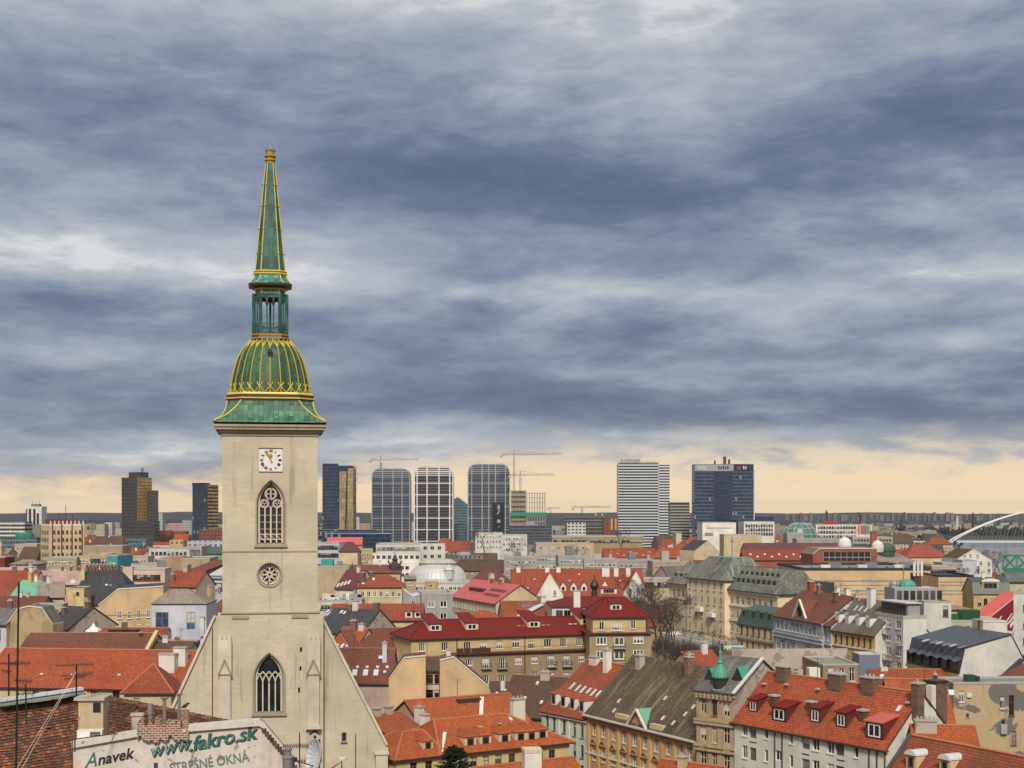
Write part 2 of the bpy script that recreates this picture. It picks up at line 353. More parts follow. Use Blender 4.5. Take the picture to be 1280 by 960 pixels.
def m_ashlar(c):
    m, t = newmat('rendered_stone'); b = t.n.new('ShaderNodeTexBrick'); t.put(b.inputs['Vector'], t.uv); b.inputs['Scale'].default_value = 1; b.inputs['Brick Width'].default_value = 1.1; b.inputs['Row Height'].default_value = .38
    b.inputs['Mortar Size'].default_value = .02; b.inputs['Mortar Smooth'].default_value = 1; b.inputs['Color1'].default_value = C3(scale(c, 1.06)); b.inputs['Color2'].default_value = C3(scale(c, .95)); b.inputs['Mortar'].default_value = C3(scale(c, .90))
    big = t.noise(uvs(t, .10, .13), 1.0, 5, .6); hz = t.noise(uvs(t, .35, 2.2), 1.0, 4, .65); st = t.noise(uvs(t, 1.0, .07), 1.0, 5, .65); fi = t.noise(t.uv, 3.2, 5, .7)
    col = t.mix(t.smooth(big, .32, .72), b.outputs[0], scale(c, .76)); col = t.mix(t.m('MULTIPLY', t.smooth(hz, .5, .75), .42), col, scale(c, .66)); col = t.mix(t.m('MULTIPLY', t.smooth(st, .54, .74), .52), col, (.16, .13, .095)); col = t.mix(t.m('MULTIPLY', t.smooth(fi, .52, .72), .40), col, scale(c, .60))
    t.put(t.b.inputs['Base Color'], col); t.b.inputs['Roughness'].default_value = .93; bump(t, t.m('ADD', fi, t.m('MULTIPLY', hz, .6)), .35, .05); return m
SPEC = {
 # walls
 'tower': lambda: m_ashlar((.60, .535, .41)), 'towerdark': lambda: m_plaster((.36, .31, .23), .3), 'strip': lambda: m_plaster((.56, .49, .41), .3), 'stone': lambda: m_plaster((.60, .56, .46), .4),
 'white': lambda: m_plaster((.70, .68, .62), .12), 'white2': lambda: m_plaster((.62, .61, .58), .22), 'cream': lambda: m_plaster((.58, .47, .30), .3), 'beige': lambda: m_plaster((.46, .37, .25), .35),
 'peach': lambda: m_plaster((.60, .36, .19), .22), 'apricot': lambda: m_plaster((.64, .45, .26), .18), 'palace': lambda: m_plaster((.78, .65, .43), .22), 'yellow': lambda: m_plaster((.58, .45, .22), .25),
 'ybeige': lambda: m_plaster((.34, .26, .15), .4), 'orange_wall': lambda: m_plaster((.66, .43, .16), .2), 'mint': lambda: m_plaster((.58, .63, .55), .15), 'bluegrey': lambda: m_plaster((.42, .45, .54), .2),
 'lblue': lambda: m_plaster((.50, .53, .60), .15), 'grey': lambda: m_plaster((.36, .35, .33), .35), 'dgrey': lambda: m_plaster((.22, .215, .21), .3), 'pinkish': lambda: m_plaster((.60, .46, .40), .2),
 'brownwall': lambda: m_plaster((.33, .24, .16), .4), 'tan': lambda: m_plaster((.42, .31, .21), .35), 'ornate': lambda: m_plaster((.42, .33, .20), .95, (.05, .04, .03)), 'brickred': lambda: m_plaster((.30, .10, .07), .3),
 'teal': lambda: m_plaster((.05, .30, .30), .15), 'ochre': lambda: m_plaster((.50, .36, .15), .25), 'redpaint': lambda: m_plaster((.22, .04, .03), .3), 'pistachio': lambda: m_plaster((.46, .46, .30), .2),
 'ruin': lambda: m_oldplaster((.47, .355, .22), (.16, .148, .14), None, .535, .19), 'oldgable': lambda: m_oldplaster((.44, .34, .20), (.34, .26, .15), None, .5, .22), 'signwall': lambda: m_oldplaster((.62, .57, .52), (.30, .25, .20), None, .63, 1.3),
 'oldstack': lambda: m_oldplaster((.50, .40, .26), (.28, .22, .16), (.22, .11, .07), .55, .8), 'worn': lambda: m_oldplaster((.45, .40, .34), (.30, .24, .19), (.28, .15, .10), .55, .4),
 # roofs
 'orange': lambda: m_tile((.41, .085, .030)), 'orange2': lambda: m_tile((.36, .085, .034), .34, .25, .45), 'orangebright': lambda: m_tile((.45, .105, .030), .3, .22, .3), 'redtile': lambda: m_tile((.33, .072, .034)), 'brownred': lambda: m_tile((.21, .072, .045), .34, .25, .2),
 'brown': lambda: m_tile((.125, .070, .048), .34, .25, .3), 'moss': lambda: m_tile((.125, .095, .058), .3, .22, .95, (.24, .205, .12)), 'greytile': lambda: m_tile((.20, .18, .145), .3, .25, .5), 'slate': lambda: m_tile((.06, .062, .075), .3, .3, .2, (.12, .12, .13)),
 'greyslate': lambda: m_tile((.17, .155, .15), .28, .25, .55, (.32, .30, .28)), 'palaceroof': lambda: m_tile((.19, .20, .165), .6, .8, .9, (.36, .37, .32)), 'faded': lambda: m_tile((.36, .30, .25), .3, .25, .5), 'pinkroof': lambda: m_tile((.55, .38, .34), .35, .3, .2),
 'redmetal': lambda: m_seam((.165, .016, .012), .6, .6, .3, .2), 'pinkmetal': lambda: m_seam((.55, .115, .095)), 'darkred': lambda: m_seam((.13, .03, .03)), 'greymetal': lambda: m_seam((.30, .33, .36)), 'lightmetal': lambda: m_seam((.58, .62, .66), .6, .4), 'darkmetal': lambda: m_seam((.07, .08, .10), .7),
 'coppergreen': lambda: m_seam((.16, .40, .30), .6, .6), 'greenmetal': lambda: m_seam((.055, .095, .07)), 'silver': lambda: m_plain((.56, .57, .58), .55, .2), 'coraltile': lambda: m_tile((.40, .085, .065)), 'coralmetal': lambda: m_seam((.62, .10, .095), .5),
 'flat': lambda: m_flat((.24, .23, .215)), 'flatlight': lambda: m_flat((.42, .41, .38)), 'flatdark': lambda: m_flat((.05, .05, .05)), 'flatgreen': lambda: m_flat((.22, .25, .21)), 'flatbrown': lambda: m_flat((.20, .15, .11)),
 # trim and small things
 'trim': lambda: m_plain((.74, .70, .60), .8), 'trimwhite': lambda: m_plain((.78, .77, .74), .6), 'frame': lambda: m_plain((.80, .79, .76), .5), 'frameb': lambda: m_plain((.16, .09, .06), .6), 'framed': lambda: m_plain((.09, .09, .09), .5), 'framegrey': lambda: m_plain((.35, .35, .34), .5),
 'glass': lambda: m_glass((.012, .014, .017), .10, .4), 'glass2': lambda: m_glass((.05, .05, .055)), 'glass3': lambda: m_glass((.16, .155, .15), .3), 'skyreflect': lambda: m_plain((.66, .69, .72), .12), 'shutter': lambda: m_plain((.17, .24, .28), .6), 'blind': lambda: m_plain((.55, .52, .46), .7),  # skylight glass: bright sky reflection painted as a pale base colour
 'greenglass': lambda: m_glass((.05, .14, .12), .4), 'blueglass': lambda: m_glass((.06, .10, .16)), 'metal': lambda: m_plain((.36, .36, .37), .4, .6), 'dark': lambda: m_plain((.03, .03, .03), .6), 'black': lambda: m_plain((.012, .012, .012), .6), 'rust': lambda: m_plain((.14, .06, .04), .8), 'brownmetal': lambda: m_plain((.06, .032, .028), .5),
 'brick': lambda: m_brick((.20, .085, .05), (.32, .27, .22)), 'brickpale': lambda: m_brick((.26, .105, .065), (.50, .42, .36), .24, .095), 'brickdark': lambda: m_brick((.14, .075, .05), (.22, .18, .14)), 'concrete': lambda: m_plain((.42, .40, .37), .9), 'gold': lambda: m_plain((.42, .26, .05), .4, .3), 'goldpaint': lambda: m_plain((.58, .45, .08), .5, .1, .5, .1),
 'spire': lambda: m_patina((.022, .115, .090), (.010, .05, .045), (.05, .20, .15), .5), 'domegreen': lambda: m_patina((.034, .110, .050), (.018, .038, .024), (.13, .22, .08), .65), 'skirt': lambda: m_patina((.062, .19, .115), (.022, .055, .035), (.17, .31, .15), .75), 'skirt2': lambda: m_patina((.05, .24, .19), (.02, .09, .08), (.14, .34, .27), .5), 'lantern': lambda: m_patina((.030, .115, .095), (.015, .05, .045), (.08, .22, .17), .4),
 'copper': lambda: m_plain((.075, .32, .23), .55), 'green': lambda: m_plain((.02, .10, .05), .6), 'greenbox': lambda: m_seam((.012, .07, .03), .3), 'net': lambda: m_plain((.02, .28, .17), .9), 'bluebox': lambda: m_plain((.16, .20, .28), .5), 'red': lambda: m_plain((.40, .02, .03), .5), 'darkpink': lambda: m_plain((.24, .012, .03), .6), 'wood': lambda: m_plain((.26, .15, .07), .8),
 'crane': lambda: m_plain((.085, .06, .04), .6), 'cream_paint': lambda: m_plain((.66, .58, .42), .7), 'statue': lambda: m_plain((.035, .033, .03), .5), 'white_cloth': lambda: m_plain((.78, .78, .80), .8), 'bark': lambda: m_plain((.085, .068, .055), .95), 'twig': lambda: m_plain((.085, .066, .058), .95), 'needle': lambda: m_plain((.007, .017, .010), .9), 'twigpale': lambda: m_plain((.30, .26, .17), .9),
 'ridget': lambda: m_plain((.44, .17, .085), .9), 'ridged': lambda: m_plain((.30, .17, .12), .9), 'asphalt': lambda: m_flat((.055, .054, .052)), 'ink': lambda: m_plain((.012, .012, .014), .7), 'inkgreen': lambda: m_oldplaster((.025, .13, .12), (.40, .40, .36), None, .68, 2.5), 'inkgrey': lambda: m_plain((.13, .19, .17), .7),
}
def MT(k):
    if k not in MATS:
        MATS[k] = SPEC[k](); MATS[k].name = k
    return MATS[k]
# ---------------------------------------------------------------- windows (shared meshes)
WM = {}
RNG = random.Random(11)
def arch_pts(w, h, kind, n=8):
    """outline of an opening, anticlockwise seen from outside, from the bottom left"""
    if kind == 'round':
        r = w / 2; return [(0, 0), (w, 0)] + [(r + r * math.cos(a), h - r + r * math.sin(a)) for a in (math.pi * i / n for i in range(n + 1))]
    return [(0, 0), (w, 0), (w, h), (0, h)]
def win_mesh(w, h, fr, nx, ny, near, glass, sill=True, blind=0):
    k = (blind, round(w, 2), round(h, 2), fr, nx, ny, near, glass, sill)
    if k in WM: return WM[k]
    t = min(.09, w * .09) if near else max(.10, w * .08)
    g = MB(); g.face([(0, 0, 0), (w, 0, 0), (w, 0, h), (0, 0, h)], 0)
    if blind: g.face([(0, -.006, h * (1 - blind)), (w, -.006, h * (1 - blind)), (w, -.006, h), (0, -.006, h)], 1 if near else 2)
    f = MB()
    f.box(0, -.06, 0, t, -.004, h, 0, True); f.box(w - t, -.06, 0, w, -.004, h, 0, True)
    f.box(t, -.06, 0, w - t, -.004, t, 0, True); f.box(t, -.06, h - t, w - t, -.004, h, 0, True)
    for i in range(1, nx): x = w * i / nx; f.box(x - t * .55, -.05, t, x + t * .55, -.004, h - t, 0)
    for j in range(1, ny):
        z = h * (j / ny if ny != 2 else .66); f.box(t, -.045, z - t * .4, w - t, -.005, z + t * .4, 0, True)
    if sill: f.box(-.10, -.30, -.10, w + .10, 0.0, -.002, 0, True)
    if near: r = (g.mesh('pane', [glass, 'blind']), f.mesh('frame', [fr]))
    else:
        for q, m in zip(f.f, f.m): g.face([f.v[i] for i in q], 1)
        r = (g.mesh('window', [glass, fr, 'blind']), None)
    WM[k] = r; return r

ALLB = []
RIDGE = {'orange': 'ridget', 'orangebright': 'ridget', 'orange2': 'ridget', 'redtile': 'ridget', 'brownred': 'ridged', 'brown': 'ridged', 'redmetal': 'redmetal'}
REG = []   # footprints for the filler: (x, y, radius)
TOPS = []  # named buildings for relative labels
class Bld:
    def __init__(s, label, A, B=None, ze=None, d=None, xr=None, ang=None, W=12, zb=-5, name='town_house', cat='house', group=None, reg=True):
        if d is None:
            da = (CZ - ze) * F / (A[1] - 640); db = (CZ - ze) * F / (B[1] - 640); pa = P(*A, da); pb = P(*B, db)
            v = pb - pa; s.L = math.hypot(v.x, v.y); a = math.atan2(v.y, v.x)
        else:
            pa = P(*A, d); ze = pa.z; a = R(ang or 0); k = (xr - 640) / F
            s.L = (k * pa.y - pa.x) / (math.cos(a) - k * math.sin(a))
        s.a = a; s.p = Vector((pa.x, pa.y, zb)); s.H = ze - zb; s.d = pa.y; s.ca, s.sa = math.cos(a), math.sin(a)
        if isinstance(W, tuple):      # pixel x of the far corner on the right side
            k = (W[1] - 640) / F; rx = pa.x + s.L * s.ca; ry = pa.y + s.L * s.sa
            W = (k * ry - rx) / (-s.sa - k * s.ca)
        s.W = W; s.near = s.d < 330; s.hole = s.d < 520
        s.root = empty(name, s.p, a, label, cat, group)
        c = s.world(s.L / 2, s.W / 2, 0)
        if reg: REG.append((c.x, c.y, math.hypot(s.L, s.W) / 2 * .62))
        TOPS.append((s.root, label, c, s.H + zb, s.L)); s.nwin = 0; s.prof = None
        s.wins = []; ALLB.append(s)
    def world(s, x, y, z): return Vector((s.p.x + x * s.ca - y * s.sa, s.p.y + x * s.sa + y * s.ca, s.p.z + z))
    def ray(s, px, py):
        o = Vector((0, 0, CZ)) - s.p; dr = Vector(((px - 640) / F, 1, -(py - 640) / F))
        loc = lambda v: Vector((v.x * s.ca + v.y * s.sa, -v.x * s.sa + v.y * s.ca, v.z))
        return loc(o), loc(dr)
    def hit(s, px, py, p0, n):
        o, dr = s.ray(px, py); return o + dr * ((Vector(p0) - o).dot(n) / dr.dot(n))
    def fpx(s, px, py, y=0.0):
        q = s.hit(px, py, (0, y, 0), Vector((0, 1, 0))); return q.x, q.z
    def rpx(s, px, py):
        q = s.hit(px, py, (s.L, 0, 0), Vector((1, 0, 0))); return q.y, q.z
    def hr(s, py, px=None, y=None):
        """height above the eave of a ridge seen at photo row py"""
        y = s.W / 2 if y is None else y
        if px is None: q = s.world(s.L / 2, y, 0); d = q.y
        else: d = s.hit(px, py, (0, y, 0), Vector((0, 1, 0))); d = s.world(d.x, d.y, 0).y
        return CZ - (py - 640) * d / F - s.p.z - s.H
    FACES = {'f': ((0, 0), (1, 0)), 'r': ((1, 0), (0, 1)), 'b': ((1, 1), (-1, 0)), 'l': ((0, 1), (0, -1))}
    def face_of(s, f):
        (cx, cy), ux = s.FACES[f]; return (cx * s.L, cy * s.W), ux, (s.L if ux[0] else s.W)
    # -- windows requested before walls() are cut as real openings
    def win(s, f, u, v, w, h, fr='frame', nx=2, ny=2, glass=None, sill=True):
        """window with its lower left corner at u along the face and v above the base"""
        s.wins.append((f, u, v, w, h, fr, nx, ny, glass, sill))
    def wpx(s, f, px, py, w, h, rows=1, dy=3.0, **k):
        """window(s) centred on a photo pixel of the face, repeated downwards"""
        u, z = s.fpx(px, py) if f == 'f' else s.rpx(px, py)
        for i in range(rows):
            zz = z - h / 2 - i * dy
            if zz > .3: s.win(f, u - w / 2, zz, w, h, **k)
    def grid(s, f, n, rows, w, h, top=.9, dy=3.2, m=1.2, u0=None, u1=None, **k):
        _, _, ln = s.face_of(f); u0 = m if u0 is None else u0; u1 = ln - m if u1 is None else u1
        for i in range(n):
            c = u0 + (u1 - u0) * (i + .5) / n
            for j in range(rows):
                z = s.H - top - h - j * dy
                if z > .3: s.win(f, c - w / 2, z, w, h, **k)
    def walls(s, mat, prof=None, faces='frbl', extra=None, end=None, H=None):
        """wall mesh with cut openings; prof = roof cross section, fills the gable ends"""
        mb = MB(); H = H or s.H; dep = (.20 if s.d < 290 else .11) if s.hole else -.03
        for f in faces:
            (ox, oy), ux, ln = s.face_of(f); inn = Vector((-ux[1], ux[0], 0)); o = Vector((ox, oy, 0)); U = Vector((ux[0], ux[1], 0))
            hs = [x for x in s.wins if x[0] == f and x[1] > .05 and x[1] + x[3] < ln - .05 and x[2] + x[4] < H - .05]
            pt = lambda u, z, q=0.0: o + U * u + inn * q + Vector((0, 0, z))
            if not s.hole or not hs:
                mb.face([pt(0, 0), pt(ln, 0), pt(ln, H), pt(0, H)], 1 if (end and f in 'rl') else 0)
            else:
                us = sorted({0.0, ln} | {round(x[1], 3) for x in hs} | {round(x[1] + x[3], 3) for x in hs}); us = [u for u in us if 0 <= u <= ln]
                bands = sorted({0.0, H} | {round(x[2], 3) for x in hs} | {round(x[2] + x[4], 3) for x in hs})
                for za, zc in zip(bands, bands[1:]):
                    if zc - za < 1e-4: continue
                    zm = (za + zc) / 2; act = [x for x in hs if x[2] < zm < x[2] + x[4]]
                    run = None
                    for ua, ub in zip(us, us[1:]):
                        um = (ua + ub) / 2; inside = any(x[1] < um < x[1] + x[3] for x in act)
                        if not inside:
                            run = ua if run is None else run
                        if run is not None and (inside or ub == us[-1]):
                            e = ua if inside else ub
                            mb.face([pt(run, za), pt(e, za), pt(e, zc), pt(run, zc)], 1 if (end and f in 'rl') else 0); run = None
                for x in hs:
                    u0, z0, u1, z1 = x[1], x[2], x[1] + x[3], x[2] + x[4]
                    mb.face([pt(u0, z0), pt(u0, z0, dep), pt(u0, z1, dep), pt(u0, z1)]); mb.face([pt(u1, z0, dep), pt(u1, z0), pt(u1, z1), pt(u1, z1, dep)])
                    mb.face([pt(u0, z1), pt(u0, z1, dep), pt(u1, z1, dep), pt(u1, z1)]); mb.face([pt(u0, z0, dep), pt(u0, z0), pt(u1, z0), pt(u1, z0, dep)])
            for (_, u, z, w_, h_, fr, nx, ny, gl, sill) in hs:
                if s.nwin >= 100: continue
                s.nwin += 1
                gl = gl or RNG.choice(['glass', 'glass', 'glass', 'glass2', 'glass2', 'glass3'])
                me, fme = win_mesh(w_, h_, fr, nx, ny, s.near, gl, sill, RNG.choice([0, 0, 0, 0, .35, .6]))
                p = pt(u, z, dep)
                wo_ = link('window', me, s.root, p, (0, 0, math.atan2(ux[1], ux[0])))
                if fme: link('frame', fme, wo_)
        if prof:
            for x, rev in ((0, True), (s.L, False)):
                q = [(x, y, z - .03) for y, z in prof]
                if abs(prof[0][1] - H) > .02 or prof[0][0] > .01: q = [(x, 0, H)] + q
                if abs(prof[-1][1] - H) > .02 or prof[-1][0] < s.W - .01: q = q + [(x, s.W, H)]
                mb.face(q[::-1] if not rev else q, 1 if end else 0)
        s.wins = []
        o = mb.build('wall', [mat, end or mat], s.root); s.wall = o; return o
    # -- roofs
    def gable(s, h, mat, ov=.6, ev=.2, th=.22, prof=None, verge=None):
        """roof along the front; prof = [(y, z above the eave) ...] for mansards and uneven pitches"""
        pr = prof or [(0, 0), (s.W / 2, h), (s.W, 0)]; pr = [(y, z + s.H) for y, z in pr]; s.prof = pr
        (y0, z0), (y1, z1) = pr[0], pr[1]; k = ov / max(.01, math.hypot(y1 - y0, z1 - z0)); a = (y0 - (y1 - y0) * k, z0 - (z1 - z0) * k)
        (y0, z0), (y1, z1) = pr[-1], pr[-2]; k = ov / max(.01, math.hypot(y1 - y0, z1 - z0)); b = (y0 - (y1 - y0) * k, z0 - (z1 - z0) * k)
        line = [a] + pr[1:-1] + [b]; mb = MB(); x0, x1 = -ev, s.L + ev
        for (p, q) in zip(line, line[1:]):
            mb.face([(x0, p[0], p[1] + th), (x1, p[0], p[1] + th), (x1, q[0], q[1] + th), (x0, q[0], q[1] + th)], 0)
            mb.face([(x0, q[0], q[1]), (x1, q[0], q[1]), (x1, p[0], p[1]), (x0, p[0], p[1])], 1)
            mb.face([(x0, q[0], q[1] + th), (x0, q[0], q[1]), (x0, p[0], p[1]), (x0, p[0], p[1] + th)], 1)
            mb.face([(x1, p[0], p[1] + th), (x1, p[0], p[1]), (x1, q[0], q[1]), (x1, q[0], q[1] + th)], 1)
        mb.face([(x0, a[0], a[1]), (x1, a[0], a[1]), (x1, a[0], a[1] + th), (x0, a[0], a[1] + th)], 1)
        mb.face([(x1, b[0], b[1]), (x0, b[0], b[1]), (x0, b[0], b[1] + th), (x1, b[0], b[1] + th)], 1)
        s.roof = mb.build('roof', [mat, verge or 'brownmetal'], s.root); s.setslope(pr[0], pr[1], th)
        if s.near and mat in RIDGE:
            rm = MB(); p = max(line, key=lambda q: q[1]); n = max(2, int((x1 - x0) / .42))
            for i in range(n): u = x0 + (x1 - x0) * i / n; rm.tube([(u, p[0], p[1] + th + .01), (u + (x1 - x0) / n * .96, p[0], p[1] + th - .01)], [.17, .14], 6)
            rm.build('ridge_tiles', [RIDGE[mat]], s.roof)
        return s.roof
    def setslope(s, p, q, th=.22):
        s.sl0 = Vector((0, p[0], p[1] + th)); s.sld = Vector((0, q[0] - p[0], q[1] - p[1])).normalized(); s.sln = Vector((0, -s.sld.z, s.sld.y)); s.sla = math.atan2(s.sld.z, s.sld.y)
    def hip(s, levels, mat, ov=.45, th=.2, base=None, x0=0, x1=None, y0=0, y1=None, top=None):
        """stacked rectangles: levels = [(left, right, front, back inset, z above the eave)]; zero width gives a ridge"""
        x1 = s.L if x1 is None else x1; y1 = s.W if y1 is None else y1; b = s.H if base is None else base; mb = MB()
        rr = [[(x0 - ov, y0 - ov, b - .02), (x1 + ov, y0 - ov, b - .02), (x1 + ov, y1 + ov, b - .02), (x0 - ov, y1 + ov, b - .02)]]
        rr.append([(x, y, b + th) for x, y, z in rr[0]])
        for (l, r, f, k, z) in levels: rr.append([(x0 + l, y0 + f, b + z + th), (x1 - r, y0 + f, b + z + th), (x1 - r, y1 - k, b + z + th), (x0 + l, y1 - k, b + z + th)])
        ms = [1] + [0] * (len(rr) - 2) + ([2] if top else [0])
        flat = abs(rr[-1][0][0] - rr[-1][1][0]) > .05 and abs(rr[-1][1][1] - rr[-1][2][1]) > .05
        mb.face(rr[0][::-1], 1); mb.loft(rr, 0, flat, False, True, ms)
        o = mb.build('roof', [mat, 'brownmetal', top or mat], s.root); s.roof = o
        if s.near and mat in RIDGE:
            rm = MB(); a, b_ = rr[-2], rr[-1]
            for i in range(4): rm.tube([a[i], b_[i]], .14, 6)
            rm.tube([b_[0], b_[1]], .15, 6); rm.build('ridge_tiles', [RIDGE[mat]], o)
        s.setslope((y0, b), (y0 + levels[0][2], b + levels[0][4]), th); return o
    def flat(s, mat, par=.6, pw='wallcap', th=.3, x0=0, x1=None, y0=0, y1=None, base=None, cap='concrete'):
        """flat roof behind a parapet"""
        x1 = s.L if x1 is None else x1; y1 = s.W if y1 is None else y1; b = s.H if base is None else base; mb = MB()
        mb.face([(x0 + th, y0 + th, b - .05), (x1 - th, y0 + th, b - .05), (x1 - th, y1 - th, b - .05), (x0 + th, y1 - th, b - .05)], 0)
        e = .06
        for (a0, c0, a1, c1) in ((x0 - e, y0 - e, x1 + e, y0 + th), (x0 - e, y1 - th, x1 + e, y1 + e), (x0 - e, y0 + th, x0 + th, y1 - th), (x1 - th, y0 + th, x1 + e, y1 - th)):
            mb.box(a0, c0, b - .06, a1, c1, b + par, 1, True)
        s.roof = mb.build('roof', [mat, cap], s.root); s.setslope((0, b), (1, b), 0); return s.roof
    def block(s, name, x0, x1, y0, y1, z0, z1, mat, top=None):
        mb = MB(); mb.box(x0, y0, z0, x1, y1, z1, 0, True)
        if top: mb.m[4] = 1
        return mb.build(name, [mat, top or mat], s.root)
    # -- things on the roof, placed on the front slope under a photo pixel
    def on(s, px, py): return s.hit(px, py, s.sl0, s.sln)
    def skylight(s, px, py, w=.8, l=1.2, mat='skyreflect', name='skylight'):
        p = s.on(px, py); k = ('sky', w, l, mat)
        if k not in WM:
            mb = MB(); mb.box(-w / 2, -l / 2, -.05, w / 2, l / 2, .10, 1); mb.face([(-w / 2 + .07, -l / 2 + .07, .12), (w / 2 - .07, -l / 2 + .07, .12), (w / 2 - .07, l / 2 - .07, .12), (-w / 2 + .07, l / 2 - .07, .12)], 0)
            WM[k] = mb.mesh(name, [mat, 'framegrey'])
        return link(name, WM[k], s.root, p, (s.sla, 0, 0))
    def chim(s, px, py, w=1.0, dp=.7, h=1.8, mat='brick', pots=2, at=None):
        p = Vector(at) if at else s.on(px, py); mb = MB(); mb.box(-w / 2, -dp / 2, -1.6, w / 2, dp / 2, h, 0); mb.box(-w / 2 - .12, -dp / 2 - .12, h, w / 2 + .12, dp / 2 + .12, h + .18, 1, True)
        for i in range(pots):
            x = -w / 2 + w * (i + .5) / pots; mb.tube([(x, 0, h + .18), (x, 0, h + .5)], .13, 6, 1)
        return mb.build('chimney', [mat, 'concrete'], s.root, p)
    def dormer(s, px, py, w=1.4, h=1.5, kind='shed', roof='redmetal', wall='white', fr='frame', nx=2, rh=.7, wm=.16, side=None, glass='glass'):
        """roof window house; the pixel marks the middle of its lower front edge"""
        p = s.on(px, py); t = s.sld.z / max(.05, s.sld.y); mb = MB(); rb = MB(); e = .14
        yb = h / t
        mb.face([(-w / 2, 0, -.05), (w / 2, 0, -.05), (w / 2, 0, h), (-w / 2, 0, h)], 0)
        mb.face([(w / 2, 0, -.05), (w / 2, yb, h), (w / 2, 0, h)], 1); mb.face([(-w / 2, yb, h), (-w / 2, 0, -.05), (-w / 2, 0, h)], 1)
        if kind == 'shed':
            k = .25; y1 = h / (t - k) if t - k > .15 else h / .15; z1 = h + k * y1
            a = [(-w / 2 - e, -.25, h - .06), (w / 2 + e, -.25, h - .06), (w / 2 + e, y1, z1), (-w / 2 - e, y1, z1)]
            b = [(x, y, z + .14) for x, y, z in a]; rb.loft([a, b], 0, True)
            mb.face([(w / 2, 0, h), (w / 2, yb, h), (w / 2, y1, z1)], 1); mb.face([(-w / 2, yb, h), (-w / 2, 0, h), (-w / 2, y1, z1)], 1)
        elif kind == 'gable':
            y1 = (h + rh) / t; mb.face([(-w / 2, 0, h), (w / 2, 0, h), (0, 0, h + rh)], 0)
            for sg in (-1, 1):
                q = [(sg * (w / 2 + e), -.2, h - rh * 2 * e / w), (0, -.2, h + rh), (0, y1, h + rh), (sg * (w / 2 + e), max(.05, yb - .1), h - rh * 2 * e / w)]
                q2 = [(x, y, z + .12) for x, y, z in q]; q, q2 = (q, q2) if sg < 0 else (q[::-1], q2[::-1])
                rb.face(q2[::-1], 0); rb.face(q, 0); rb.loft([q, q2], 0, False)
        elif kind == 'hip':
            y1 = (h + rh) / t; q = .1 * w + .35
            for f in ([(-w / 2 - e, -.2, h), (w / 2 + e, -.2, h), (0, q, h + rh)], [(w / 2 + e, -.2, h), (w / 2 + e, yb, h), (0, y1, h + rh), (0, q, h + rh)], [(-w / 2 - e, yb, h), (-w / 2 - e, -.2, h), (0, q, h + rh), (0, y1, h + rh)], [(w / 2 + e, -.2, h), (-w / 2 - e, -.2, h), (-w / 2, yb, h), (w / 2, yb, h)]): rb.face(f, 0)
        elif kind == 'barrel':
            n = 8; ar = [(-w / 2 * math.cos(math.pi * i / n) * 1.12, h + math.sin(math.pi * i / n) * rh) for i in range(n + 1)]
            rings = [[(x, -.2, z) for x, z in ar], [(x, (z) / t + .05, z) for x, z in ar]]
            for j in range(n): rb.face([rings[0][j + 1], rings[0][j], rings[1][j], rings[1][j + 1]], 0, True)
            mb.face([(x * .88, 0, z) for x, z in ar][::-1], 0)
            rb.face([(x, -.2, z) for x, z in ar][::-1], 1)
        d = mb.build('dormer', [wall, side or wall], s.root, p)
        rb.build('dormer_roof', [roof, 'trim'], d)
        ww, wh = w * (1 - 2 * wm), h * .74
        me, _ = win_mesh(ww, wh, fr, nx, 1, False, glass, False)
        link('window', me, d, (-ww / 2, -.02, h * .13))
        return d
    def bal(s, px, py, w, at='f', dep=1.0, h=1.0, mat='framed', slab='concrete'):
        """balcony with railing, the pixel marks the middle of its slab"""
        u, z = s.fpx(px, py) if at == 'f' else s.rpx(px, py); mb = MB()
        mb.box(-w / 2, -dep, -.12, w / 2, 0, 0, 1, True)
        n = max(4, int(w / .28))
        for i in range(n + 1): x = -w / 2 + w * i / n; mb.bar((x, -dep + .04, 0), (x, -dep + .04, h), .035)
        for x in (-w / 2, w / 2): mb.bar((x, -dep, h), (x, 0, h), .06); mb.bar((x, -dep / 2, 0), (x, -dep / 2, h), .035)
        mb.bar((-w / 2, -dep + .04, h), (w / 2, -dep + .04, h), .06)
        return mb.build('balcony', [mat, slab], s.root, (u, 0, z) if at == 'f' else (s.L, u, z), (0, 0, 0 if at == 'f' else R(90)))
    def band(s, z, mat='trim', h=.25, out=.12, faces='fr', name='cornice', u0=0, u1=None):
        mb = MB()
        if 'f' in faces: mb.box(u0 - out * .8, -out, z, (s.L if u1 is None else u1) + out * .8, -.003, z + h, 0, True)
        if 'r' in faces: mb.box(s.L + .003, .01, z + .004, s.L + out, s.W, z + h - .004, 0, True)
        if 'l' in faces: mb.box(-out, .01, z + .004, -.003, s.W, z + h - .004, 0, True)
        return mb.build(name, [mat], s.root)
    def pipe(s, u, z0=0.0, r=.06, mat='rust', out=.09):
        mb = MB(); mb.tube([(u, -out, z0), (u, -out, s.H)], r, 6); return mb.build('downpipe', [mat], s.root)

